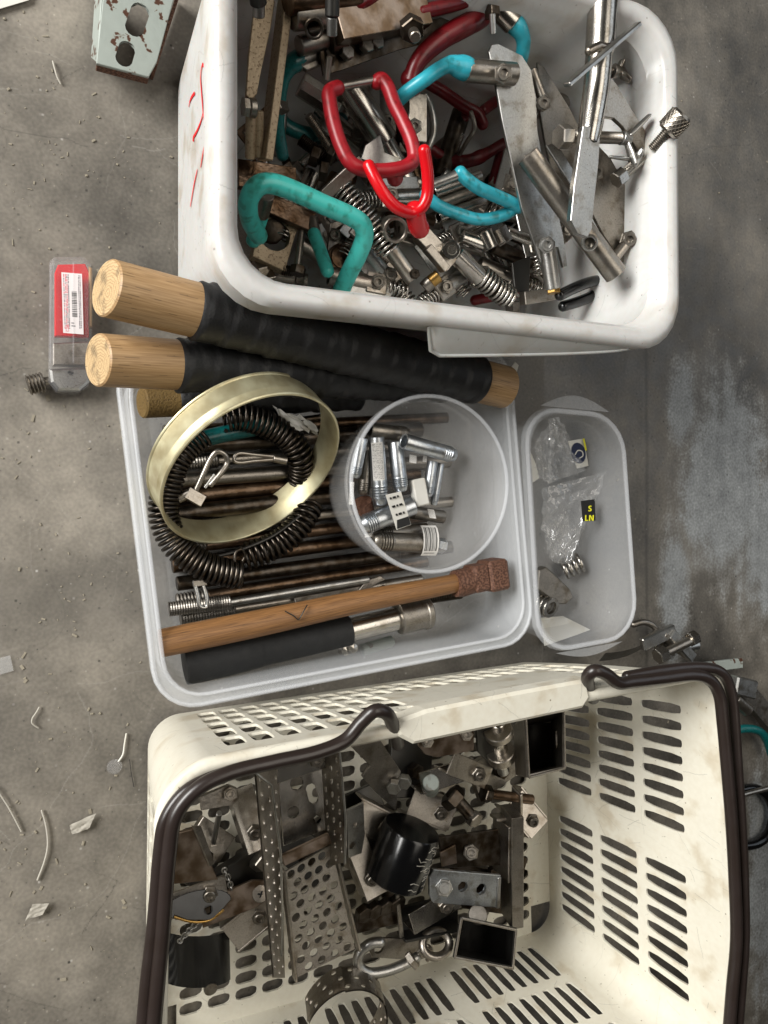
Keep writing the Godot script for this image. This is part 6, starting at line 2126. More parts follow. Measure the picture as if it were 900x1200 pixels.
func crumple(b: B, c: Array, nu: int, nv: int, amp: float, sd: int, sharp := 2.0) -> void:
	var n := FastNoiseLite.new()
	n.seed = sd
	n.frequency = 1.0
	n.fractal_octaves = 3
	n.fractal_type = FastNoiseLite.FRACTAL_RIDGED
	var g: Array = []
	for j in nv + 1:
		var row: Array = []
		for i in nu + 1:
			var u := float(i) / nu
			var v := float(j) / nv
			var p: Vector3 = c[0].lerp(c[1], u).lerp(c[3].lerp(c[2], u), v)
			var k := n.get_noise_3d(u * sharp, v * sharp, 0.0)
			var k2 := n.get_noise_3d(u * sharp * 2.3, v * sharp * 2.3, 7.0)
			row.append(p + Vector3(k2 * 0.25, k + 0.4 * k2, -k2 * 0.2) * amp)
		g.append(row)
	b.grid(g)

func small_contents() -> void:
	var t: Thing
	var b: B
	t = thing("plastic_bag", "crinkled clear bag standing up against the small container's side", "plastic bag", "clear bags in the small container")
	b = B.new()
	crumple(b, [Vector3(0.4978, 0.076, -0.0963), Vector3(0.5072, 0.078, -0.0983), Vector3(0.5661, 0.05, -0.0455), Vector3(0.5167, 0.05, -0.0305)], 22, 22, 0.008, 3, 2.6)
	crumple(b, [Vector3(0.4919, 0.06, -0.0723), Vector3(0.5032, 0.076, -0.0965), Vector3(0.519, 0.05, -0.0296), Vector3(0.5034, 0.05, -0.0368)], 16, 16, 0.007, 8, 2.4)
	t.part("film", b, M.film)
	done(t)
	t = thing("plastic_bag", "larger limp clear bag tapering down towards the washers", "plastic bag", "clear bags in the small container")
	b = B.new()
	crumple(b, [Vector3(0.5105, 0.04, -0.0242), Vector3(0.6001, 0.045, -0.0455), Vector3(0.5593, 0.03, 0.0597), Vector3(0.5313, 0.03, 0.0552)], 26, 26, 0.009, 14, 2.2)
	crumple(b, [Vector3(0.5198, 0.03, -0.0095), Vector3(0.5873, 0.034, -0.0272), Vector3(0.5622, 0.02, 0.0536), Vector3(0.5386, 0.02, 0.0482)], 20, 20, 0.008, 21, 2.6)
	t.part("film", b, M.film)
	done(t)
	t = thing("logo_tag", "white cardboard tag with a dark blue oval emblem beside the upright bag", "tag")
	b = B.new()
	b.plate([Vector3(0.5509, 0.044, -0.0785), Vector3(0.5736, 0.042, -0.0824), Vector3(0.5857, 0.036, -0.0524), Vector3(0.5689, 0.036, -0.0491)], 0.0006, [], 0.0001)
	var c := t.part("card", b, M.paper)
	b = B.new()
	var e: Array = []
	for k in 18:
		var a := TAU * k / 18
		e.append((Vector3(0.5675, 0.0408, -0.066)) + (Vector3(0.5761, 0.0404, -0.0682) - Vector3(0.5675, 0.0408, -0.066)) * cos(a) * 1.15 + (Vector3(0.5728, 0.0386, -0.0548) - Vector3(0.5675, 0.0408, -0.066)) * sin(a))
	b.plate(e, 0.0003, [], 0.0001)
	t.part("emblem", b, M.blue, c)
	b = B.new()
	b.sweep(curve([Vector3(0.5621, 0.0416, -0.0639), Vector3(0.5654, 0.042, -0.0687), Vector3(0.5719, 0.0412, -0.068), Vector3(0.5736, 0.0406, -0.0633), Vector3(0.5688, 0.0406, -0.0603)], 4), 0.0007, 6, 1)
	t.part("emblem_line", b, M.paper, c)
	b = B.new()
	b.plate([Vector3(0.5701, 0.045, -0.082), Vector3(0.5724, 0.045, -0.0821), Vector3(0.5784, 0.042, -0.0692), Vector3(0.576, 0.042, -0.0691)], 0.0003, [], 0.0001)
	t.part("yellow_edge", b, M.yellow, c)
	done(t)
	t = thing("black_label", "black label lettered in yellow on the container's inner wall", "label")
	b = B.new()
	b.plate([Vector3(0.5558, 0.06, -0.0121), Vector3(0.5745, 0.06, -0.0141), Vector3(0.5773, 0.058, 0.0094), Vector3(0.5597, 0.058, 0.0103)], 0.0006, [], 0.0001)
	c = t.part("label", b, M.ink)
	for q in [["S", Vector3(0.5678, 0.0595, -0.0038), 0.0066], ["LN", Vector3(0.5675, 0.0585, 0.0066), 0.0066]]:
		var tm := TextMesh.new()
		tm.text = q[0]
		var sf := SystemFont.new()
		sf.font_names = PackedStringArray(["Droid Sans"])
		sf.font_weight = 700
		tm.font = sf
		tm.font_size = 32
		tm.pixel_size = q[2] / 24.0
		tm.depth = 0.0004
		var arr := tm.get_mesh_arrays()
		b = B.new()
		var upn := Vector3(-0.25, 1, 0.05).normalized()
		var bx := Basis(Vector3(1, 0.25, 0.0).normalized(), Vector3(0, 0.05, -1).normalized(), upn)
		var iv: PackedInt32Array = arr[Mesh.ARRAY_INDEX]
		var av: PackedVector3Array = arr[Mesh.ARRAY_VERTEX]
		var an: PackedVector3Array = arr[Mesh.ARRAY_NORMAL]
		for k in av.size():
			b.vt(bx * av[k] + q[1] + upn * 0.0012, bx * an[k])
		for k in range(0, iv.size(), 3):
			b.tri(iv[k], iv[k + 1], iv[k + 2])
		t.part("lettering", b, M.yellow, c)
	done(t)
	for q in [["stack of bright spring washers beneath the limp bag", Vector3(0.5683, 0.012, 0.067), Vector3(0.8, 0.5, -0.45), 4], ["stack of spring washers half hidden by the container's side", Vector3(0.5373, 0.012, 0.103), Vector3(0.2, 0.9, 0.3), 3]]:
		t = thing("washer_stack", q[0], "washers", "washer stacks in the small container")
		for k in q[3]:
			b = B.new()
			var ax: Vector3 = q[2].normalized()
			b.lathe(q[1] + ax * 0.0062 * k, ax, [Vector2(0.0075, 0), Vector2(0.0115, 0), Vector2(0.0123, 0.001), Vector2(0.0123, 0.003), Vector2(0.0115, 0.004), Vector2(0.0075, 0.004), Vector2(0.0075, 0)], 22)
			t.part("washer", b, M.chrome)
		done(t)
	t = thing("flat_bracket", "dull thick flat bracket with a clipped end lying on the container floor", "bracket")
	b = B.new()
	b.plate([Vector3(0.525, 0.026, 0.0648), Vector3(0.5342, 0.026, 0.0612), Vector3(0.5671, 0.026, 0.0874), Vector3(0.5719, 0.026, 0.0973), Vector3(0.5624, 0.026, 0.1046), Vector3(0.5505, 0.026, 0.1041), Vector3(0.5227, 0.026, 0.0856)], 0.012, [], 0.0012)
	t.part("bracket", b, M.dull)
	done(t)
	t = thing("paper_sheet", "small white paper sheet lying flat on the container's floor", "paper", "papers in the small container")
	b = B.new()
	b.plate([Vector3(0.5395, 0.009, 0.1209), Vector3(0.5705, 0.009, 0.1207), Vector3(0.61, 0.009, 0.1389), Vector3(0.5901, 0.009, 0.1437), Vector3(0.5442, 0.009, 0.1535)], 0.0004, [], 0.0001)
	t.part("sheet", b, M.paper)
	done(t)
	t = thing("paper_sheet", "white paper corner tucked beside the upright crinkled bag", "paper", "papers in the small container")
	b = B.new()
	b.plate([Vector3(0.4995, 0.046, -0.0645), Vector3(0.5048, 0.048, -0.0507), Vector3(0.5121, 0.044, -0.0372), Vector3(0.506, 0.04, -0.0316)], 0.0004, [], 0.0001)
	t.part("sheet", b, M.paper)
	done(t)

func basket_contents() -> void:
	var t: Thing
	var b: B
	# perforated channel
	t = thing("perforated_channel", "dimpled steel channel with two tall flanges standing in the basket", "steel channel")
	b = B.new()
	perforated(b, [Vector3(0.1728, 0.13, 0.2122), Vector3(0.2044, 0.09, 0.2255), Vector3(0.2224, 0.05, 0.4334), Vector3(0.2028, 0.08, 0.4126)], 3, 15, 0.0030, 0.0016, true, Vector3(1, 0.4, 0))
	t.part("flange", b, M.tray)
	b = B.new()
	perforated(b, [Vector3(0.2432, 0.09, 0.22), Vector3(0.2456, 0.13, 0.2047), Vector3(0.2551, 0.12, 0.3034), Vector3(0.2534, 0.08, 0.3238)], 3, 8, 0.0030, 0.0016, true, Vector3(-1, 0.4, 0))
	t.part("flange", b, M.steel)
	b = B.new()
	b.sweep([Vector3(0.2452, 0.131, 0.2044), Vector3(0.2519, 0.128, 0.2631), Vector3(0.2539, 0.121, 0.3042)], 0.0012, 6, 1)
	b.sweep([Vector3(0.1725, 0.131, 0.2119), Vector3(0.1857, 0.13, 0.2238), Vector3(0.1967, 0.12, 0.2856), Vector3(0.2044, 0.1, 0.35), Vector3(0.2098, 0.08, 0.3946)], 0.0012, 6, 1)
	t.part("flange_edge", b, M.bright)
	one_plate(t, "web", [Vector3(0.2089, 0.07, 0.232), Vector3(0.2538, 0.07, 0.2239), Vector3(0.2639, 0.07, 0.2918), Vector3(0.2145, 0.07, 0.3021)], 0.002, M.chrome, [[Vector3(0.2274, 0.07, 0.2469), 0.0065], [Vector3(0.2422, 0.07, 0.2584), 0.0049, 0.0049, Vector3(0.3, 0, 1)], [Vector3(0.2242, 0.07, 0.2728), 0.0057], [Vector3(0.2471, 0.07, 0.2827), 0.0041]])
	done(t)
	t = thing("perforated_plate", "steel plate full of round holes leaning in the basket", "perforated plate")
	b = B.new()
	perforated(b, [Vector3(0.2098, 0.09, 0.3161), Vector3(0.225, 0.075, 0.4207), Vector3(0.2824, 0.075, 0.4076), Vector3(0.253, 0.09, 0.2997)], 10, 4, 0.0041, 0.0018)
	t.part("plate", b, M.tray)
	b = B.new()
	b.bar(Vector3(0.2056, 0.096, 0.3025), Vector3(0.2491, 0.096, 0.2906), 0.0102, 0.004)
	t.part("folded_lip", b, M.bronze)
	b = B.new()
	b.bar(Vector3(0.2081, 0.088, 0.3136), Vector3(0.2245, 0.074, 0.4227), 0.0025, 0.010)
	b.bar(Vector3(0.2554, 0.088, 0.2993), Vector3(0.2863, 0.074, 0.409), 0.0025, 0.010)
	t.part("side_lip", b, M.steel)
	done(t)
	t = thing("perforated_ring", "curved perforated steel band like an open can at the basket's front", "steel band")
	b = B.new()
	var g := func(u: float, v: float) -> Vector3:
		var a: float = lerpf(-2.7, 1.9, u)
		var c: Vector3 = Vector3(0.2744, 0.065, 0.4638)
		return c + Vector3(cos(a) * 0.040, 0.0, sin(a) * 0.036) + Vector3(-0.010, 0.036, 0.0) * v
	for i in 34:
		for j in 3:
			var on := (i + j * 2) % 3 == 0
			b.cell(g, i / 34.0, (i + 1.0) / 34, j / 3.0, (j + 1.0) / 3, 0.0015, 0.0028 if on else 0.0, 0.0028, 0.0028, Vector3.UP, 2)
	t.part("band", b, M.steel)
	done(t)
	# left group
	t = thing("grey_plate", "greyish brown steel plate propped against the basket's short wall", "steel plate", "steel plates in the basket")
	one_plate(t, "plate", [Vector3(0.1088, 0.09, 0.2676), Vector3(0.1311, 0.09, 0.2656), Vector3(0.149, 0.08, 0.3059), Vector3(0.1535, 0.08, 0.317), Vector3(0.1132, 0.08, 0.3121)], 0.003, M.bronze)
	one_plate(t, "folded_edge", [Vector3(0.1289, 0.094, 0.261), Vector3(0.1368, 0.09, 0.2637), Vector3(0.1496, 0.084, 0.3), Vector3(0.1448, 0.086, 0.3012)], 0.002, M.dull)
	done(t)
	t = thing("bolted_plate", "rounded plate with a hexagon nut in the basket's upper corner", "steel plate", "steel plates in the basket")
	one_plate(t, "plate", [Vector3(0.1374, 0.08, 0.2427), Vector3(0.1623, 0.08, 0.2361), Vector3(0.1698, 0.08, 0.2401), Vector3(0.1713, 0.08, 0.2492), Vector3(0.1653, 0.08, 0.2542), Vector3(0.1389, 0.08, 0.2545)], 0.004, M.dull)
	b = B.new()
	var hx := toward(Vector3(0.1624, 0.086, 0.2415))
	b.hex(Vector3(0.1638, 0.08, 0.2437), Vector3(0.1638, 0.08, 0.2437) + hx * 0.006, 0.0064)
	b.socket(Vector3(0.1638, 0.08, 0.2437) + hx * 0.006, Vector3(0.1638, 0.08, 0.2437) + hx * 0.009, 0.0040)
	t.part("nut", b, M.steel)
	done(t)
	t = thing("long_screw", "thin bright screw leaning against the floor slots", "screw")
	one_tube(t, "shank", Vector3(0.1542, 0.08, 0.2591), Vector3(0.16, 0.03, 0.3048), 0.0025, M.bright)
	b = B.new()
	b.hex(Vector3(0.16, 0.03, 0.3032), Vector3(0.1605, 0.024, 0.3111), 0.0051)
	t.part("head", b, M.steel)
	done(t)
	t = thing("copper_plate", "reddish steel plate with a rounded end and a cross head screw", "steel plate", "steel plates in the basket")
	one_plate(t, "plate", [Vector3(0.1424, 0.07, 0.3604), Vector3(0.1409, 0.07, 0.3468), Vector3(0.1602, 0.07, 0.333), Vector3(0.1861, 0.07, 0.3275), Vector3(0.1971, 0.07, 0.3296), Vector3(0.2018, 0.07, 0.3382), Vector3(0.2002, 0.07, 0.347), Vector3(0.1893, 0.07, 0.3524)], 0.003, M.bronze)
	b = B.new()
	var sp: Vector3 = Vector3(0.1929, 0.071, 0.3398)
	b.lathe(sp, toward(sp), [Vector2(0, 0), Vector2(0.0078, 0), Vector2(0.007, 0.0016), Vector2(0.0, 0.002)], 16)
	var sc := t.part("screw", b, M.steel)
	b = B.new()
	b.box(sp + Vector3(0, 0.0021, 0), Vector3(0.003, 0, 0.001), Vector3(0, 0.0003, 0), Vector3(-0.0002, 0, 0.0007), 0.0001)
	b.box(sp + Vector3(0, 0.0024, 0), Vector3(-0.001, 0, 0.003), Vector3(0, 0.0003, 0), Vector3(0.0007, 0, 0.0002), 0.0001)
	t.part("cross_slot", b, M.ink, sc)
	done(t)
	t = thing("black_half_disc", "glossy black half disc with one screw hole beside the reddish plate", "bracket", "black brackets in the basket")
	var hd: Array = []
	for k in 13:
		var a := PI * k / 12
		hd.append(Vector3(0.136, 0.08, 0.3354) + Vector3(cos(a) * 0.029, 0, -sin(a) * 0.012) + Vector3(0, -0.004, 0) * sin(a))
	hd.append(Vector3(0.1174, 0.08, 0.3431))
	hd.append(Vector3(0.149, 0.08, 0.3498))
	one_plate(t, "disc", hd, 0.004, M.black_gloss, [[Vector3(0.1449, 0.079, 0.3406), 0.0040]])
	b = B.new()
	b.sweep(curve([Vector3(0.116, 0.08, 0.3399), Vector3(0.1309, 0.08, 0.3474), Vector3(0.1461, 0.08, 0.3492), Vector3(0.1579, 0.08, 0.3429)], 4), 0.0014, 6, 1)
	t.part("bright_edge", b, M.brass)
	done(t)
	t = thing("black_pipe_shell", "curved black glossy half pipe lying at the basket's short side", "pipe", "black brackets in the basket")
	b = B.new()
	var gg: Array = []
	for j in 12:
		var row: Array = []
		for i in 12:
			var a := lerpf(-1.1, 1.2, i / 11.0)
			var p: Vector3 = Vector3(0.142, 0.05, 0.3729).lerp(Vector3(0.1455, 0.04, 0.4247), j / 11.0)
			row.append(p + Vector3(sin(a) * 0.031, cos(a) * 0.018 - 0.01, 0.006 * sin(a)))
		gg.append(row)
	b.grid(gg)
	t.part("shell", b, M.black_gloss)
	b = B.new()
	b.lathe(Vector3(0.1539, 0.044, 0.4277), Vector3(0, 1, 0.2), [Vector2(0, 0), Vector2(0.006, 0), Vector2(0.006, 0.004), Vector2(0, 0.005)], 14)
	t.part("rivet", b, M.dull)
	done(t)
	for q in [["short bright chain dangling between the grey plate and half disc", [Vector3(0.1593, 0.074, 0.3103), Vector3(0.1643, 0.072, 0.321), Vector3(0.167, 0.07, 0.3313)]], ["short bright chain lying beside the black half pipe", [Vector3(0.122, 0.07, 0.3677), Vector3(0.1278, 0.07, 0.3617), Vector3(0.1336, 0.07, 0.3571), Vector3(0.1409, 0.07, 0.3527)]]]:
		t = thing("chain", q[0], "chain", "short chains in the basket")
		var cp := curve(q[1], 3)
		for k in cp.size() - 1:
			b = B.new()
			var d: Vector3 = (cp[k + 1] - cp[k])
			var m: Vector3 = (cp[k] + cp[k + 1]) * 0.5
			var sd := B.side(d.normalized())
			if k % 2 == 1:
				sd = d.normalized().cross(sd)
			var lp: Array = []
			for w in 13:
				var a := TAU * w / 12
				lp.append(m + d * 0.72 * cos(a) + sd * 0.0022 * sin(a))
			b.sweep(lp, 0.0008, 6, 0)
			t.part("link", b, M.bright)
		done(t)
	t = thing("black_rail", "dark steel rail lying behind the reddish plate", "steel bar", "dark bars in the basket")
	b = B.new()
	b.bar(Vector3(0.142, 0.05, 0.3472), Vector3(0.2044, 0.05, 0.3206), 0.0352, 0.012)
	t.part("rail", b, M.black_metal)
	b = B.new()
	b.hex(Vector3(0.192, 0.06, 0.3113), Vector3(0.1999, 0.06, 0.3189), 0.0099)
	t.part("nut", b, M.dull)
	done(t)
	# upper middle
	t = thing("bent_plate", "dark steel plate bent to a pointed corner under the basket ledge", "steel plate", "steel plates in the basket")
	one_plate(t, "plate", [Vector3(0.2688, 0.1, 0.2113), Vector3(0.2974, 0.1, 0.2086), Vector3(0.3095, 0.096, 0.2253), Vector3(0.3219, 0.092, 0.2423), Vector3(0.3223, 0.08, 0.2832), Vector3(0.2967, 0.086, 0.2581), Vector3(0.283, 0.09, 0.2423), Vector3(0.2898, 0.094, 0.2327)], 0.003, M.dull)
	for q in [Vector3(0.3158, 0.09, 0.2541), Vector3(0.3265, 0.09, 0.2508)]:
		b = B.new()
		b.hex(q, q + Vector3(-0.004, 0.007, 0.002), 0.0067)
		t.part("nut", b, M.bright)
	done(t)
	t = thing("two_screw_plate", "brown steel plate with two socket screws below the ledge", "steel plate", "steel plates in the basket")
	one_plate(t, "plate", [Vector3(0.3278, 0.114, 0.2055), Vector3(0.3873, 0.114, 0.2004), Vector3(0.3906, 0.11, 0.2268), Vector3(0.3502, 0.11, 0.2281), Vector3(0.3377, 0.11, 0.2234), Vector3(0.3305, 0.112, 0.2149)], 0.003, M.bronze)
	capscrew(t, Vector3(0.3362, 0.118, 0.2093), toward(Vector3(0.3362, 0.118, 0.2093)), 0.0042, M.steel)
	capscrew(t, Vector3(0.3775, 0.118, 0.2079), toward(Vector3(0.3775, 0.118, 0.2079)), 0.0042, M.steel)
	done(t)
	t = thing("hinge_fitting", "chrome hinge fitting with a round pin between two lugs", "hinge")
	one_tube(t, "pin", Vector3(0.4061, 0.126, 0.1971), Vector3(0.4276, 0.1, 0.2476), 0.0073, M.chrome)
	for q in [[Vector3(0.4073, 0.124, 0.2042), Vector3(0.4118, 0.12, 0.2106)], [Vector3(0.4192, 0.11, 0.2304), Vector3(0.4237, 0.106, 0.2387)]]:
		b = B.new()
		b.rod(q[0], q[1], 0.0139, 20)
		t.part("lug", b, M.steel)
	one_plate(t, "side_plate", [Vector3(0.3864, 0.12, 0.2012), Vector3(0.4014, 0.12, 0.1997), Vector3(0.4342, 0.096, 0.2572), Vector3(0.4223, 0.096, 0.2531), Vector3(0.3968, 0.106, 0.2303)], 0.003, M.black_metal)
	b = B.new()
	b.rod(Vector3(0.4276, 0.1, 0.2459), Vector3(0.4335, 0.094, 0.2577), 0.0058)
	t.part("pin_tip", b, M.bright)
	done(t)
	t = thing("square_tube", "open square steel tube with a slot in its inner side", "square tube", "square tubes in the basket")
	var qa: Array = [Vector3(0.4349, 0.13, 0.1929), Vector3(0.4796, 0.13, 0.1935), Vector3(0.4807, 0.13, 0.2492), Vector3(0.4388, 0.13, 0.2526)]
	var qb: Array = [Vector3(0.4637, 0.07, 0.2205), Vector3(0.5109, 0.07, 0.2221), Vector3(0.5109, 0.07, 0.2709), Vector3(0.4658, 0.07, 0.2719)]
	for k in 4:
		var k2 := (k + 1) % 4
		var holes: Array = [[(qa[1] * 0.55 + qa[2] * 0.45) * 0.5 + (qb[1] * 0.55 + qb[2] * 0.45) * 0.5, 0.005, 0.004, Vector3(0, 0, 1)]] if k == 1 else []
		one_plate(t, "tube_wall", [qa[k], qa[k2], qb[k2], qb[k]], 0.002, M.dull, holes)
	one_plate(t, "end_plate", qb, 0.002, M.black_metal)
	b = B.new()
	for k in 4:
		b.sweep([qa[k], qa[(k + 1) % 4]], 0.0013, 6, 1)
	t.part("cut_edge", b, M.steel)
	done(t)
	t = thing("square_tube", "open dark square box tube near the slotted front wall", "square tube", "square tubes in the basket")
	qa = [Vector3(0.3766, 0.11, 0.3827), Vector3(0.4378, 0.11, 0.4073), Vector3(0.4339, 0.11, 0.4438), Vector3(0.3693, 0.11, 0.4179)]
	qb = [Vector3(0.4076, 0.06, 0.4143), Vector3(0.462, 0.06, 0.4348), Vector3(0.4598, 0.06, 0.4681), Vector3(0.4006, 0.06, 0.4439)]
	for k in 4:
		one_plate(t, "tube_wall", [qa[k], qa[(k + 1) % 4], qb[(k + 1) % 4], qb[k]], 0.002, M.black_metal)
	one_plate(t, "end_plate", qb, 0.002, M.black_metal)
	b = B.new()
	for k in 4:
		b.sweep([qa[k], qa[(k + 1) % 4]], 0.0013, 6, 1)
	t.part("cut_edge", b, M.steel)
	done(t)
	t = thing("round_stud", "pale round stud standing end on in the dark middle of the basket", "stud")
	b = B.new()
	b.rod(Vector3(0.3704, 0.06, 0.2763), Vector3(0.3545, 0.09, 0.2579), 0.0079, 18)
	t.part("stud", b, M.grey_paint)
	done(t)
	t = thing("hex_bolt", "dark hexagon bolt pointing its head at the basket's wide wall", "bolt", "bolts in the basket")
	b = B.new()
	b.rod(Vector3(0.3815, 0.08, 0.274), Vector3(0.4011, 0.086, 0.2985), 0.0064)
	t.part("shank", b, M.dark)
	b = B.new()
	b.hex(Vector3(0.4023, 0.084, 0.2993), Vector3(0.4043, 0.092, 0.3027), 0.0083)
	t.part("head", b, M.dull)
	b = B.new()
	b.hex(Vector3(0.3818, 0.076, 0.277), Vector3(0.3892, 0.08, 0.2852), 0.0129)
	t.part("collar", b, M.dark)
	done(t)
	t = thing("hex_bolt", "slim dark bolt lying across a small angle bracket", "bolt", "bolts in the basket")
	b = B.new()
	b.rod(Vector3(0.4188, 0.086, 0.2792), Vector3(0.4708, 0.09, 0.2917), 0.0051)
	t.part("shank", b, M.oily)
	b = B.new()
	b.hex(Vector3(0.4148, 0.086, 0.2778), Vector3(0.4227, 0.086, 0.2807), 0.0088)
	t.part("head", b, M.dark)
	done(t)
	t = thing("angle_bracket", "small bright angle bracket hooked under the slim bolt", "bracket", "brackets in the basket")
	b = B.new()
	b.bar(Vector3(0.4523, 0.09, 0.2795), Vector3(0.4591, 0.08, 0.3097), 0.003, 0.016)
	b.bar(Vector3(0.433, 0.076, 0.3087), Vector3(0.4614, 0.078, 0.3117), 0.003, 0.016)
	t.part("angle", b, M.steel)
	done(t)
	t = thing("upright_strip", "long steel strip standing on edge beside the slotted side wall", "steel strip")
	b = B.new()
	b.bar(Vector3(0.4489, 0.086, 0.3009), Vector3(0.4569, 0.074, 0.4182), 0.0129, 0.03, Vector3(-0.2, 1, 0))
	t.part("strip", b, M.dull)
	b = B.new()
	b.bar(Vector3(0.4406, 0.08, 0.312), Vector3(0.4435, 0.074, 0.3702), 0.0025, 0.03)
	t.part("web", b, M.steel)
	done(t)
	# middle
	t = thing("black_cylinder", "scuffed glossy black steel cylinder lying in the middle of the basket", "cylinder")
	b = B.new()
	var ca: Vector3 = Vector3(0.3029, 0.08, 0.3522)
	var cb: Vector3 = Vector3(0.3347, 0.095, 0.2896)
	var cl := ca.distance_to(cb)
	b.lathe(Vector3(0.3206, 0.08, 0.3476), Vector3(0.3354, 0.09, 0.2963) - Vector3(0.3206, 0.08, 0.3476), [Vector2(0.024, 0.004), Vector2(0.0265, 0.0), Vector2(0.028, 0.0015), Vector2(0.028, 0.05), Vector2(0.0265, 0.0525), Vector2(0.0, 0.053)], 36)
	t.part("cylinder", b, M.black_gloss)
	b = B.new()
	var cd := (Vector3(0.3354, 0.09, 0.2963) - Vector3(0.3206, 0.08, 0.3476)).normalized()
	for k in 22:
		var s0: Vector3 = Vector3(0.3206, 0.08, 0.3476) + cd * (0.004 + 0.0021 * k)
		var an := 0.3 + rng.randf() * 1.1
		var e := Vector3(1, 0, 0.35).normalized()
		var up := cd.cross(e).normalized()
		if up.y < 0:
			up = -up
		var q: Array = []
		for j in 4:
			q.append(s0 + cd * 0.002 * j * (rng.randf() - 0.3) + (e * cos(an + 0.12 * j) + up * sin(an + 0.12 * j)) * 0.0281)
		b.sweep(q, 0.0004, 4, 0)
	t.part("scuff", b, M.litter)
	done(t)
	t = thing("bolted_channel", "dark channel plate with one bolt behind the silver three hole plate", "steel plate", "steel plates in the basket")
	one_plate(t, "plate", [Vector3(0.3682, 0.08, 0.3169), Vector3(0.4365, 0.08, 0.3199), Vector3(0.4452, 0.076, 0.3593), Vector3(0.3761, 0.076, 0.3499)], 0.003, M.dark)
	capscrew(t, Vector3(0.4023, 0.084, 0.3355), toward(Vector3(0.4023, 0.084, 0.3355)), 0.0056, M.dull)
	one_plate(t, "bronze_patch", [Vector3(0.369, 0.082, 0.3312), Vector3(0.3861, 0.082, 0.3259), Vector3(0.3892, 0.08, 0.3456), Vector3(0.372, 0.08, 0.3458)], 0.002, M.bronze)
	done(t)
	t = thing("three_hole_plate", "bright silver plate with a bolt and two holes, topmost in the basket", "steel plate", "steel plates in the basket")
	one_plate(t, "plate", [Vector3(0.3541, 0.096, 0.3384), Vector3(0.4292, 0.096, 0.3583), Vector3(0.4285, 0.094, 0.391), Vector3(0.3551, 0.094, 0.371), Vector3(0.351, 0.095, 0.3632), Vector3(0.3504, 0.096, 0.3449)], 0.004, M.zinc, [[Vector3(0.3863, 0.095, 0.3613), 0.0055], [Vector3(0.4073, 0.095, 0.3679), 0.0059]])
	b = B.new()
	var zx := toward(Vector3(0.3651, 0.096, 0.3575))
	b.hex(Vector3(0.3651, 0.096, 0.3575), Vector3(0.3651, 0.096, 0.3575) + zx * 0.004, 0.0086)
	b.rod(Vector3(0.3651, 0.096, 0.3575) + zx * 0.004, Vector3(0.3651, 0.096, 0.3575) + zx * 0.007, 0.0059)
	t.part("bolt", b, M.bright)
	b = B.new()
	b.bar(Vector3(0.4275, 0.094, 0.3597), Vector3(0.4268, 0.092, 0.3907), 0.004, 0.006)
	t.part("folded_end", b, M.bright)
	done(t)
	t = thing("pale_disc", "pale round disc peeping out below the three hole plate", "disc")
	b = B.new()
	b.rod(Vector3(0.4211, 0.066, 0.4091), Vector3(0.4174, 0.072, 0.4056), 0.0098, 24)
	t.part("disc", b, M.dull)
	done(t)
	t = thing("dark_channel", "dark open channel lying below the black cylinder", "steel channel", "dark channels in the basket")
	b = B.new()
	b.bar(Vector3(0.3422, 0.05, 0.4084), Vector3(0.4063, 0.05, 0.4082), 0.0336, 0.004)
	b.bar(Vector3(0.3374, 0.06, 0.416), Vector3(0.4026, 0.06, 0.4184), 0.003, 0.02)
	t.part("channel", b, M.black_metal)
	one_plate(t, "end_lip", [Vector3(0.3271, 0.07, 0.3694), Vector3(0.3307, 0.07, 0.3685), Vector3(0.3391, 0.064, 0.4144), Vector3(0.3345, 0.064, 0.4151)], 0.002, M.dull)
	done(t)
	t = thing("roller_chain", "row of dark hexagon nuts on a rail between tray and channel", "nut row")
	for k in 4:
		b = B.new()
		var p: Vector3 = Vector3(0.2957, 0.06, 0.3806).lerp(Vector3(0.33, 0.06, 0.3778), k / 3.0)
		b.hex(p, p + Vector3(0.001, 0.008, 0.003), 0.0091)
		t.part("nut", b, M.dark)
	b = B.new()
	b.bar(Vector3(0.2911, 0.054, 0.3972), Vector3(0.3365, 0.054, 0.3969), 0.0150, 0.006)
	t.part("rail", b, M.dark)
	done(t)
	t = thing("quick_link", "oval steel quick link with a screw nut lying on the front slots", "quick link")
	dipped(t, "link", [Vector3(0.3109, 0.07, 0.4101), Vector3(0.3011, 0.068, 0.4105), Vector3(0.2914, 0.066, 0.4174), Vector3(0.2896, 0.066, 0.4283), Vector3(0.2993, 0.068, 0.4377), Vector3(0.3162, 0.07, 0.4391), Vector3(0.3352, 0.072, 0.436), Vector3(0.3481, 0.072, 0.4324)], 0.0049, M.bright, -1, 6)
	b = B.new()
	b.hex(Vector3(0.3407, 0.072, 0.4357), Vector3(0.3458, 0.073, 0.4314), 0.0089)
	t.part("screw_nut", b, M.steel)
	done(t)
	t = thing("shackle_ring", "round steel ring linked into the quick link's eye", "ring")
	b = B.new()
	var rp: Array = []
	for k in 25:
		var a := TAU * k / 24
		rp.append(Vector3(0.3708, 0.07, 0.4253) + Vector3(cos(a) * 0.0145, sin(a) * 0.006, sin(a) * 0.0095))
	b.sweep(rp, 0.0042, 12, 0)
	t.part("ring", b, M.steel)
	done(t)
	t = thing("link_plate", "small steel plate with rounded ends under the quick link", "steel plate", "steel plates in the basket")
	one_plate(t, "plate", [Vector3(0.3027, 0.056, 0.4169), Vector3(0.3117, 0.056, 0.4139), Vector3(0.36, 0.056, 0.4247), Vector3(0.3696, 0.056, 0.4354), Vector3(0.3687, 0.054, 0.4464), Vector3(0.3591, 0.054, 0.4476), Vector3(0.309, 0.054, 0.4325)], 0.003, M.dull, [[Vector3(0.3158, 0.055, 0.4253), 0.0050]])
	b = B.new()
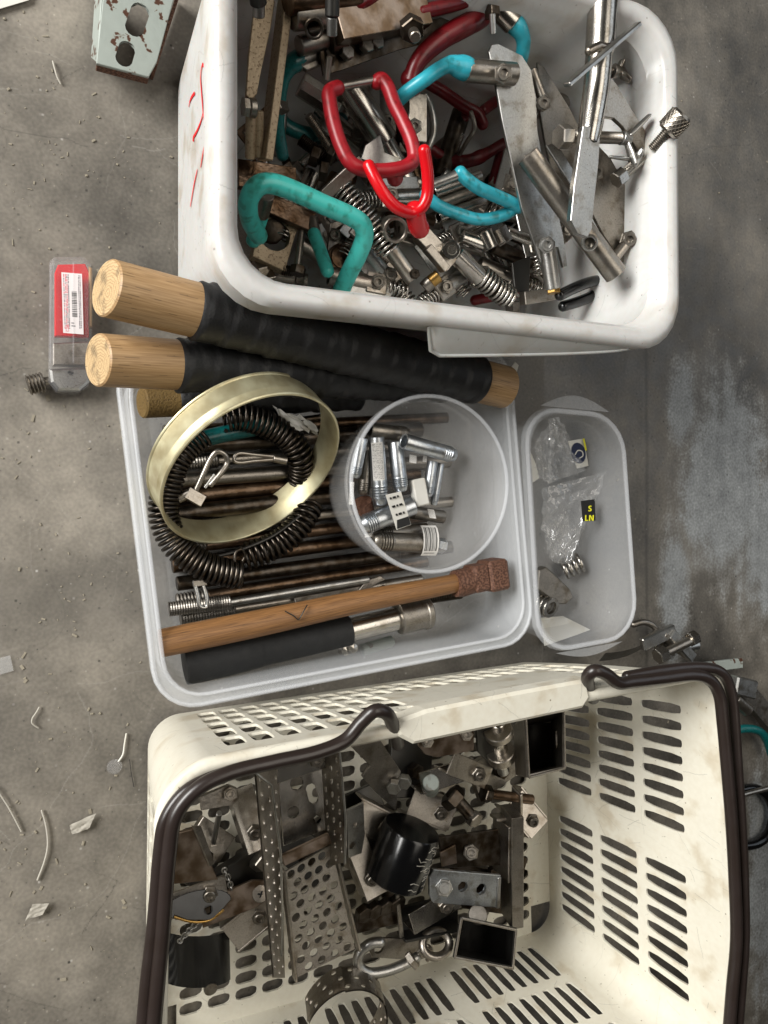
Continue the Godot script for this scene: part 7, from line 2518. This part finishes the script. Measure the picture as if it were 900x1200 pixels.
	b.sweep(curve([Vector3(0.3541, 0.064, 0.4329), Vector3(0.3614, 0.068, 0.4258), Vector3(0.3682, 0.066, 0.4351), Vector3(0.3635, 0.064, 0.4435)], 4), 0.002, 8, 1)
	t.part("hook_eye", b, M.steel)
	done(t)
	t = thing("bright_strip", "narrow bright strip curving beside the right hand flange of the channel", "steel strip")
	t.node.set_meta("label", "narrow bright curved strip between the channel flange and black cylinder")
	one_plate(t, "strip", [Vector3(0.2719, 0.08, 0.2753), Vector3(0.2889, 0.08, 0.27), Vector3(0.2932, 0.074, 0.3048), Vector3(0.2914, 0.07, 0.322), Vector3(0.2776, 0.07, 0.3244)], 0.002, M.bright, [[Vector3(0.2811, 0.072, 0.3114), 0.0041], [Vector3(0.282, 0.076, 0.291), 0.0033]])
	done(t)
	# more brackets packed round the big pieces
	var pk: Array = [["steel box bracket open at its end under the bent plate", Vector3(0.3107, 0.05, 0.3), Vector3(0.02, 0.004, 0.012), 0], ["grey angle iron between the black cylinder and perforated plate", Vector3(0.2957, 0.06, 0.3349), Vector3(0.008, 0.01, 0.026), 1], ["silver angle iron behind the two screw plate's near edge", Vector3(0.3794, 0.07, 0.2575), Vector3(0.028, 0.004, -0.006), 1], ["steel box bracket lying beside the square tube's lower edge", Vector3(0.4768, 0.06, 0.3141), Vector3(0.012, 0.006, 0.016), 0], ["grey box bracket below the reddish plate's tip", Vector3(0.1868, 0.05, 0.3695), Vector3(0.018, 0.002, -0.012), 0], ["silver angle iron beside the bolted plate's nut", Vector3(0.1815, 0.07, 0.2684), Vector3(0.006, 0.012, 0.024), 1], ["grey angle iron lying under the hinge fitting", Vector3(0.3979, 0.08, 0.2528), Vector3(0.024, -0.004, 0.012), 1], ["steel box bracket in the dark behind the pale stud", Vector3(0.376, 0.04, 0.3009), Vector3(0.022, 0.004, 0.01), 0], ["silver angle iron resting on the dark channel", Vector3(0.3651, 0.07, 0.3871), Vector3(0.026, 0.0, -0.008), 1], ["grey angle iron along the grey brown plate's foot", Vector3(0.1362, 0.064, 0.3308), Vector3(0.026, 0.0, -0.004), 1], ["steel box bracket under the bright curved strip", Vector3(0.2943, 0.044, 0.3202), Vector3(0.006, 0.006, 0.02), 0], ["silver angle iron near the channel flange's upper end", Vector3(0.2253, 0.086, 0.2204), Vector3(0.026, 0.004, -0.006), 1]]
	for q in pk:
		t = thing("bracket", q[0], "bracket", "brackets in the basket")
		var d: Vector3 = q[2]
		var m: Material = [M.steel, M.tray, M.chrome][pk.find(q) % 3]
		var sd := d.cross(Vector3.UP).normalized()
		var c: Vector3 = q[1]
		b = B.new()
		if q[3] == 0:
			for w in [-1.0, 1.0]:
				b.bar(c - d + sd * 0.014 * w, c + d + sd * 0.014 * w, 0.002, 0.024)
			b.bar(c - d + Vector3(0, 0.011, 0), c + d + Vector3(0, 0.011, 0), 0.026, 0.002)
		else:
			b.bar(c - d + Vector3(0, 0.009, 0), c + d + Vector3(0, 0.009, 0), 0.022, 0.0022)
			b.bar(c - d + sd * 0.010 + Vector3(0, -0.003, 0), c + d + sd * 0.010 + Vector3(0, -0.003, 0), 0.0022, 0.022)
		t.part("bracket_body", b, m)
		capscrew(t, c + d * 0.4 + Vector3(0, 0.0125, 0), Vector3(-0.2, 1, 0.1).normalized(), 0.0052, M.dull)
		done(t)
	# added scrap on the basket floor, coloured dark for the deep shade there
	var where := ["under the black cylinder", "below the bent pointed plate", "behind the hinge fitting", "under the three hole plate", "between the channel's flanges", "under the grey brown plate", "beside the upright strip", "below the two screw plate"]
	var spots: Array = [Vector3(0.3327, 0.03, 0.3537), Vector3(0.3139, 0.03, 0.3075), Vector3(0.4579, 0.04, 0.2726), Vector3(0.4429, 0.03, 0.4012), Vector3(0.2466, 0.03, 0.3297), Vector3(0.1483, 0.03, 0.3122), Vector3(0.4687, 0.04, 0.3928), Vector3(0.3615, 0.03, 0.2626)]
	for k in 8:
		t = thing("dark_offcut", "shade coloured steel offcut " + where[k], "steel offcut", "dark offcuts at the bottom of the basket")
		b = B.new()
		var a := rng.randf() * 3.0
		var d := Vector3(cos(a), 0.15, sin(a)) * (0.025 + 0.012 * rng.randf())
		b.bar(spots[k] - d, spots[k] + d, 0.036 + 0.012 * rng.randf(), 0.006 + 0.01 * rng.randf())
		t.part("offcut", b, [M.dark, M.black_metal, M.dull][k % 3])
		b = B.new()
		b.hex(spots[k] + Vector3(0, 0.006, 0), spots[k] + Vector3(0.002, 0.016, 0), 0.008)
		t.part("bolt_head", b, M.dark)
		done(t)

func loose_things() -> void:
	var t: Thing
	var b: B
	# ---- cutter with a red backed label
	t = thing("plastic_case", "clear plastic tool case with a red backed label and a threaded spout", "tool case")
	b = B.new()
	b.plate([Vector3(0.0212, 0.022, -0.2151), Vector3(0.0252, 0.022, -0.22), Vector3(0.0486, 0.022, -0.2231), Vector3(0.0549, 0.022, -0.218), Vector3(0.0563, 0.022, -0.2077), Vector3(0.0556, 0.022, -0.1307), Vector3(0.0528, 0.022, -0.1104), Vector3(0.0444, 0.022, -0.1046), Vector3(0.0266, 0.022, -0.1035), Vector3(0.0205, 0.022, -0.1111), Vector3(0.0205, 0.022, -0.1258)], 0.018, [], 0.003)
	t.part("case", b, M.case)
	b = B.new()
	b.plate([Vector3(0.0281, 0.017, -0.2145), Vector3(0.0503, 0.017, -0.2181), Vector3(0.0539, 0.017, -0.2103), Vector3(0.0532, 0.017, -0.1539), Vector3(0.0254, 0.017, -0.1521), Vector3(0.0254, 0.017, -0.2067)], 0.006, [], 0.0008)
	t.part("red_insert", b, M.bright_red)
	b = B.new()
	var la: Vector3 = Vector3(0.0306, 0.023, -0.2065)
	var lb: Vector3 = Vector3(0.0472, 0.023, -0.2071)
	var lc: Vector3 = Vector3(0.0485, 0.023, -0.1545)
	var ld: Vector3 = Vector3(0.032, 0.023, -0.1544)
	var up := Vector3.UP
	b.quad(b.vt(la, up, Vector2(0, 0)), b.vt(lb, up, Vector2(1, 0)), b.vt(lc, up, Vector2(1, 1)), b.vt(ld, up, Vector2(0, 1)))
	t.part("paper_label", b, tall_label())
	b = B.new()
	for q in [[Vector3(0.0222, 0.0225, -0.2121), Vector3(0.0218, 0.0225, -0.128)], [Vector3(0.0245, 0.0225, -0.2139), Vector3(0.0242, 0.0225, -0.1282)], [Vector3(0.0402, 0.0232, -0.2172), Vector3(0.0402, 0.0232, -0.1293)]]:
		b.bar(q[0], q[1], 0.0011, 0.0012)
	t.part("moulded_rib", b, M.case)
	b = B.new()
	b.plate([Vector3(0.024, 0.018, -0.1459), Vector3(0.0531, 0.018, -0.1499), Vector3(0.0531, 0.018, -0.1289), Vector3(0.024, 0.018, -0.1267)], 0.008, [], 0.001)
	t.part("metal_insert", b, M.steel)
	b = B.new()
	b.plate([Vector3(0.0212, 0.02, -0.1232), Vector3(0.0529, 0.02, -0.1271), Vector3(0.0544, 0.02, -0.1152), Vector3(0.046, 0.02, -0.1065), Vector3(0.028, 0.02, -0.1053), Vector3(0.0226, 0.02, -0.1116)], 0.012, [[Vector3(0.0383, 0.02, -0.1208), 0.0023]], 0.002)
	t.part("metal_nose", b, M.bright)
	b = B.new()
	b.rod(Vector3(0.0215, 0.012, -0.1142), Vector3(0.0174, 0.012, -0.1132), 0.0037)
	b.thread(Vector3(0.0174, 0.012, -0.1132), Vector3(0.0039, 0.012, -0.1086), 0.0089, 0.0027, 18)
	t.part("threaded_spout", b, M.dull)
	b = B.new()
	b.plate([Vector3(0.0531, 0.018, -0.2159), Vector3(0.0559, 0.018, -0.2148), Vector3(0.0559, 0.018, -0.1637), Vector3(0.0531, 0.018, -0.1619)], 0.006, [], 0.001)
	t.part("side_strip", b, M.wood)
	done(t)
	# ---- painted bracket with two slots
	t = thing("slotted_bracket", "chipped grey painted steel channel with two slots and a rusty foot", "bracket")
	one_plate(t, "slotted_face", [Vector3(0.0643, 0.036, -0.4526), Vector3(0.1258, 0.036, -0.4694), Vector3(0.1191, 0.036, -0.4417), Vector3(0.1087, 0.036, -0.3996), Vector3(0.1014, 0.036, -0.3843), Vector3(0.058, 0.036, -0.3862)], 0.003, M.grey_paint, [[Vector3(0.0919, 0.036, -0.4324), 0.0081, 0.0077, Vector3(0.32, 0, -1)], [Vector3(0.0819, 0.036, -0.4), 0.0073, 0.0043, Vector3(0.28, 0, -1)]])
	one_plate(t, "side_flange", [Vector3(0.0584, 0.004, -0.4702), Vector3(0.0637, 0.034, -0.4536), Vector3(0.0575, 0.034, -0.3879), Vector3(0.057, 0.004, -0.407)], 0.003, M.grey_paint, [], -1)
	b = B.new()
	b.bar(Vector3(0.0588, 0.026, -0.3901), Vector3(0.1028, 0.026, -0.3881), 0.003, 0.016)
	b.bar(Vector3(0.1085, 0.017, -0.4001), Vector3(0.1314, 0.017, -0.4792), 0.003, 0.03)
	t.part("rusty_foot", b, M.rust)
	done(t)
	# ---- clamps beside the basket
	t = thing("strap_clamp", "bright strap clamp with a curved band above the basket's corner", "clamp", "clamps beside the basket")
	b = B.new()
	var g: Array = [[], []]
	for p in curve([Vector3(0.616, 0.02, 0.1638), Vector3(0.6371, 0.022, 0.163), Vector3(0.6585, 0.024, 0.1592), Vector3(0.6776, 0.026, 0.152), Vector3(0.6882, 0.026, 0.1466)], 4):
		g[0].append(p + Vector3(0, 0.008, 0))
		g[1].append(p + Vector3(0.002, -0.006, 0.012))
	b.grid(g)
	t.part("band", b, M.bright)
	dipped(t, "upper_arc", [Vector3(0.6683, 0.016, 0.1354), Vector3(0.6823, 0.018, 0.1329), Vector3(0.6952, 0.02, 0.1375), Vector3(0.7014, 0.022, 0.1469), Vector3(0.6955, 0.024, 0.1545)], 0.0039, M.dull)
	one_plate(t, "frame", [Vector3(0.6845, 0.03, 0.1448), Vector3(0.7005, 0.03, 0.1417), Vector3(0.7222, 0.03, 0.1741), Vector3(0.7113, 0.03, 0.1795), Vector3(0.7005, 0.03, 0.1786)], 0.006, M.bright)
	b = B.new()
	b.rod(Vector3(0.6966, 0.034, 0.145), Vector3(0.7415, 0.03, 0.1755), 0.0062)
	b.rod(Vector3(0.7074, 0.034, 0.1436), Vector3(0.7311, 0.032, 0.162), 0.0052)
	t.part("screw", b, M.steel)
	one_tube(t, "cross_bolt", Vector3(0.7249, 0.03, 0.166), Vector3(0.7555, 0.03, 0.164), 0.0073, M.bright)
	done(t)
	t = thing("strap_clamp", "second bright clamp with crossed screws close to the basket's corner", "clamp", "clamps beside the basket")
	b = B.new()
	b.bar(Vector3(0.665, 0.034, 0.1571), Vector3(0.7135, 0.036, 0.1417), 0.0154, 0.008, Vector3(0.1, 1, 0), 0.0015)
	b.bar(Vector3(0.7042, 0.04, 0.1446), Vector3(0.7416, 0.038, 0.1784), 0.0134, 0.007, Vector3(0.1, 1, 0), 0.0015)
	t.part("body", b, M.bright)
	one_tube(t, "screw", Vector3(0.6897, 0.044, 0.1673), Vector3(0.7375, 0.046, 0.1521), 0.0056, M.steel)
	b = B.new()
	b.hex(Vector3(0.6801, 0.043, 0.1708), Vector3(0.6923, 0.044, 0.1665), 0.0101)
	t.part("nut", b, M.chrome)
	b = B.new()
	b.hex(Vector3(0.729, 0.045, 0.1537), Vector3(0.7389, 0.046, 0.1501), 0.0091)
	t.part("nut", b, M.chrome)
	done(t)
	t = thing("steel_bar", "flat grey bar poking out from under the basket's brown handle", "steel bar")
	b = B.new()
	b.bar(Vector3(0.7644, 0.02, 0.1949), Vector3(0.8439, 0.02, 0.1948), 0.0130, 0.006, Vector3.UP, 0.002)
	t.part("bar", b, M.grey_paint)
	done(t)
	t = thing("corner_clamp", "chrome clamp block with a long dull arm beside the basket's brown handle", "clamp", "clamps beside the basket")
	b = B.new()
	b.bar(Vector3(0.8116, 0.034, 0.2166), Vector3(0.8475, 0.034, 0.2264), 0.0238, 0.016, Vector3(0.1, 1, 0), 0.002)
	t.part("block", b, M.bright)
	b = B.new()
	b.bar(Vector3(0.8454, 0.02, 0.2268), Vector3(0.9111, 0.02, 0.2894), 0.0245, 0.012)
	t.part("lever", b, M.dull)
	one_tube(t, "pin", Vector3(0.8191, 0.03, 0.2353), Vector3(0.8431, 0.03, 0.2529), 0.0087, M.steel)
	done(t)
	t = thing("teal_clamp_end", "teal dipped hook end curving out beside the basket", "dipped hook")
	dipped(t, "hook", [Vector3(0.8287, 0.016, 0.2832), Vector3(0.8485, 0.02, 0.28), Vector3(0.8708, 0.022, 0.2843), Vector3(0.8888, 0.02, 0.298), Vector3(0.9032, 0.016, 0.3211)], 0.0055, M.deep_teal)
	done(t)
	t = thing("black_loop", "black rubber loop lying on the floor beside the basket's brown handle", "loop")
	dipped(t, "loop", [Vector3(0.8538, 0.01, 0.3633), Vector3(0.8787, 0.01, 0.3647), Vector3(0.9009, 0.01, 0.377), Vector3(0.9137, 0.01, 0.3994), Vector3(0.9073, 0.01, 0.4258), Vector3(0.885, 0.01, 0.4378), Vector3(0.8538, 0.01, 0.4369)], 0.0062, M.black_gloss)
	one_tube(t, "wire", Vector3(0.8401, 0.022, 0.3641), Vector3(0.8991, 0.022, 0.3616), 0.0033, M.steel)
	done(t)
	t = thing("white_card", "corner of a white card with a dark print at the floor's edge", "card")
	b = B.new()
	b.plate([Vector3(-0.0305, 0.004, -0.4502), Vector3(0.008, 0.004, -0.4608), Vector3(0.0053, 0.004, -0.4452), Vector3(-0.0305, 0.004, -0.424)], 0.0005, [], 0.0001)
	t.part("card", b, M.paper)
	done(t)
	# ---- litter on the floor
	for q in [["small white torn label beside the basket's brown handle", [Vector3(0.0378, 0.002, 0.2776), Vector3(0.06, 0.002, 0.2705), Vector3(0.0629, 0.002, 0.2748), Vector3(0.0542, 0.002, 0.2834), Vector3(0.04, 0.002, 0.2863)]], ["yellowish torn paper flake below the thin curved fibre", [Vector3(0.0019, 0.002, 0.3549), Vector3(0.008, 0.002, 0.3413), Vector3(0.0135, 0.002, 0.3394), Vector3(0.0211, 0.002, 0.3432), Vector3(0.0162, 0.002, 0.352), Vector3(0.0107, 0.002, 0.3576)]], ["greyish clear plastic flake at the floor's edge", [Vector3(-0.0201, 0.002, 0.126), Vector3(-0.0095, 0.002, 0.1239), Vector3(-0.0068, 0.002, 0.1374), Vector3(-0.0201, 0.002, 0.1407)]]]:
		var lb2 := thing("litter_flake", q[0], "litter", "flakes of litter on the floor")
		b = B.new()
		b.plate(q[1], 0.0006, [], 0.0002)
		if not q[0].begins_with("greyish"):
			b = B.new()
			crumple(b, [q[1][0] + Vector3(0, 0.002, 0), q[1][1] + Vector3(0, 0.002, 0), q[1][3] + Vector3(0, 0.002, 0), q[1][4] + Vector3(0, 0.002, 0)], 9, 9, 0.0012, q[0].length(), 1.6)
		lb2.part("flake", b, M.film if q[0].begins_with("greyish") else M.litter)
		done(lb2)
	for q in [["thin curved straw coloured fibre on the floor", [Vector3(0.0155, 0.002, 0.262), Vector3(0.019, 0.0025, 0.2759), Vector3(0.0204, 0.0025, 0.2926), Vector3(0.0176, 0.0025, 0.3071), Vector3(0.0121, 0.002, 0.322)], 1.6, 1], ["stiff straight straw at the floor's edge", [Vector3(-0.0214, 0.003, 0.2354), Vector3(-0.0108, 0.003, 0.2546), Vector3(-0.0008, 0.002, 0.2773)], 1.5, 1], ["short bent wire on the floor left of the basket", [Vector3(0.0135, 0.002, 0.1712), Vector3(0.0107, 0.003, 0.1759), Vector3(0.008, 0.003, 0.1801), Vector3(0.008, 0.003, 0.1846), Vector3(0.0128, 0.002, 0.1891)], 1.3, 0], ["small hooked twig near the slotted bracket", [Vector3(0.0245, 0.002, -0.3974), Vector3(0.0259, 0.003, -0.3912), Vector3(0.028, 0.003, -0.3841), Vector3(0.0308, 0.002, -0.3792)], 1.4, 0], ["hair thin dark thread near the round plastic drop", [Vector3(0.0895, 0.0015, 0.2268), Vector3(0.091, 0.0015, 0.2395), Vector3(0.0933, 0.0015, 0.2524)], 0.5, 2]]:
		t = thing("fibre", q[0].replace("left of the basket", "between fibre and basket corner"), "litter", "fibres on the floor")
		t.part("strand", hose(q[1], q[2] * 0.00055, 7, 5), [M.litter, M.litter, M.ink][q[3]])
		done(t)
	t = thing("plastic_drop", "clear round plastic drop with a thin tail lying on the floor", "litter")
	b = B.new()
	b.lathe(Vector3(0.0763, 0.0005, 0.2316), Vector3.UP, [Vector2(0, 0), Vector2(0.006, 0), Vector2(0.0068, 0.001), Vector2(0.005, 0.002), Vector2(0, 0.0016)], 18)
	t.part("drop", b, M.case)
	t.part("tail", hose([Vector3(0.0798, 0.002, 0.227), Vector3(0.0835, 0.0025, 0.2211), Vector3(0.0849, 0.0025, 0.2119), Vector3(0.0865, 0.002, 0.2029)], 0.0008, 7, 5), M.paper)
	done(t)
	# grit: too many specks to count
	b = B.new()
	for k in 620:
		var p := Vector3(-0.02 + rng.randf() * 0.95, 0, -0.62 + rng.randf() * 1.2)
		if rng.randf() < 0.55:
			p.x = -0.02 + absf(rng.randfn(0.0, 0.09))
		var s := 0.0004 + 0.0011 * pow(rng.randf(), 4.0)
		var a := rng.randf() * TAU
		b.box(p + Vector3(0, s * 0.4, 0), Vector3(cos(a), 0, sin(a)) * s * (0.6 + rng.randf()), Vector3(0, s * 0.45, 0), Vector3(-sin(a), 0, cos(a)) * s * 0.7, s * 0.3)
	for k in 90:
		var p := Vector3(absf(rng.randfn(0.0, 0.06)) - 0.01, 0, -0.55 + rng.randf() * 1.1)
		var s := 0.0012 + 0.0022 * rng.randf() * rng.randf()
		var a := rng.randf() * TAU
		b.box(p + Vector3(0, 0.0004, 0), Vector3(cos(a), 0.1, sin(a)) * s, Vector3(0, 0.0003, 0), Vector3(-sin(a), 0, cos(a)) * s * (0.15 + 0.5 * rng.randf()), 0.0001)
	lone("grit", "scattered pale grit and crumbs on the concrete floor", "grit", b, M.grit, "", "stuff")

func tall_label() -> StandardMaterial3D:
	var r := RandomNumberGenerator.new()
	r.seed = 31
	var im := Image.create(72, 208, false, Image.FORMAT_RGB8)
	im.fill(Color(0.87, 0.84, 0.84))
	for col in [6, 12, 17, 22, 58, 63]:
		var y := 6
		while y < 190:
			var l := r.randi_range(2, 7)
			im.fill_rect(Rect2i(col, y, 3, l), Color(0.75, 0.25, 0.3) if col < 20 and r.randf() < 0.7 else Color(0.3, 0.28, 0.3))
			y += l + r.randi_range(1, 3)
	var y := 62
	while y < 150:
		var l := r.randi_range(1, 3)
		im.fill_rect(Rect2i(34, y, 18, l), Color(0.1, 0.1, 0.1))
		y += l + r.randi_range(1, 3)
	im.fill_rect(Rect2i(30, 170, 10, 3), Color(0.2, 0.2, 0.2))
	im.fill_rect(Rect2i(30, 180, 14, 3), Color(0.2, 0.2, 0.2))
	for k in 16:
		im.fill_rect(Rect2i(r.randi_range(8, 20), r.randi_range(180, 202), 3, 2), Color(0.75, 0.15, 0.2))
	var m := mat(Color.WHITE, 0.45)
	m.albedo_texture = ImageTexture.create_from_image(im)
	return m
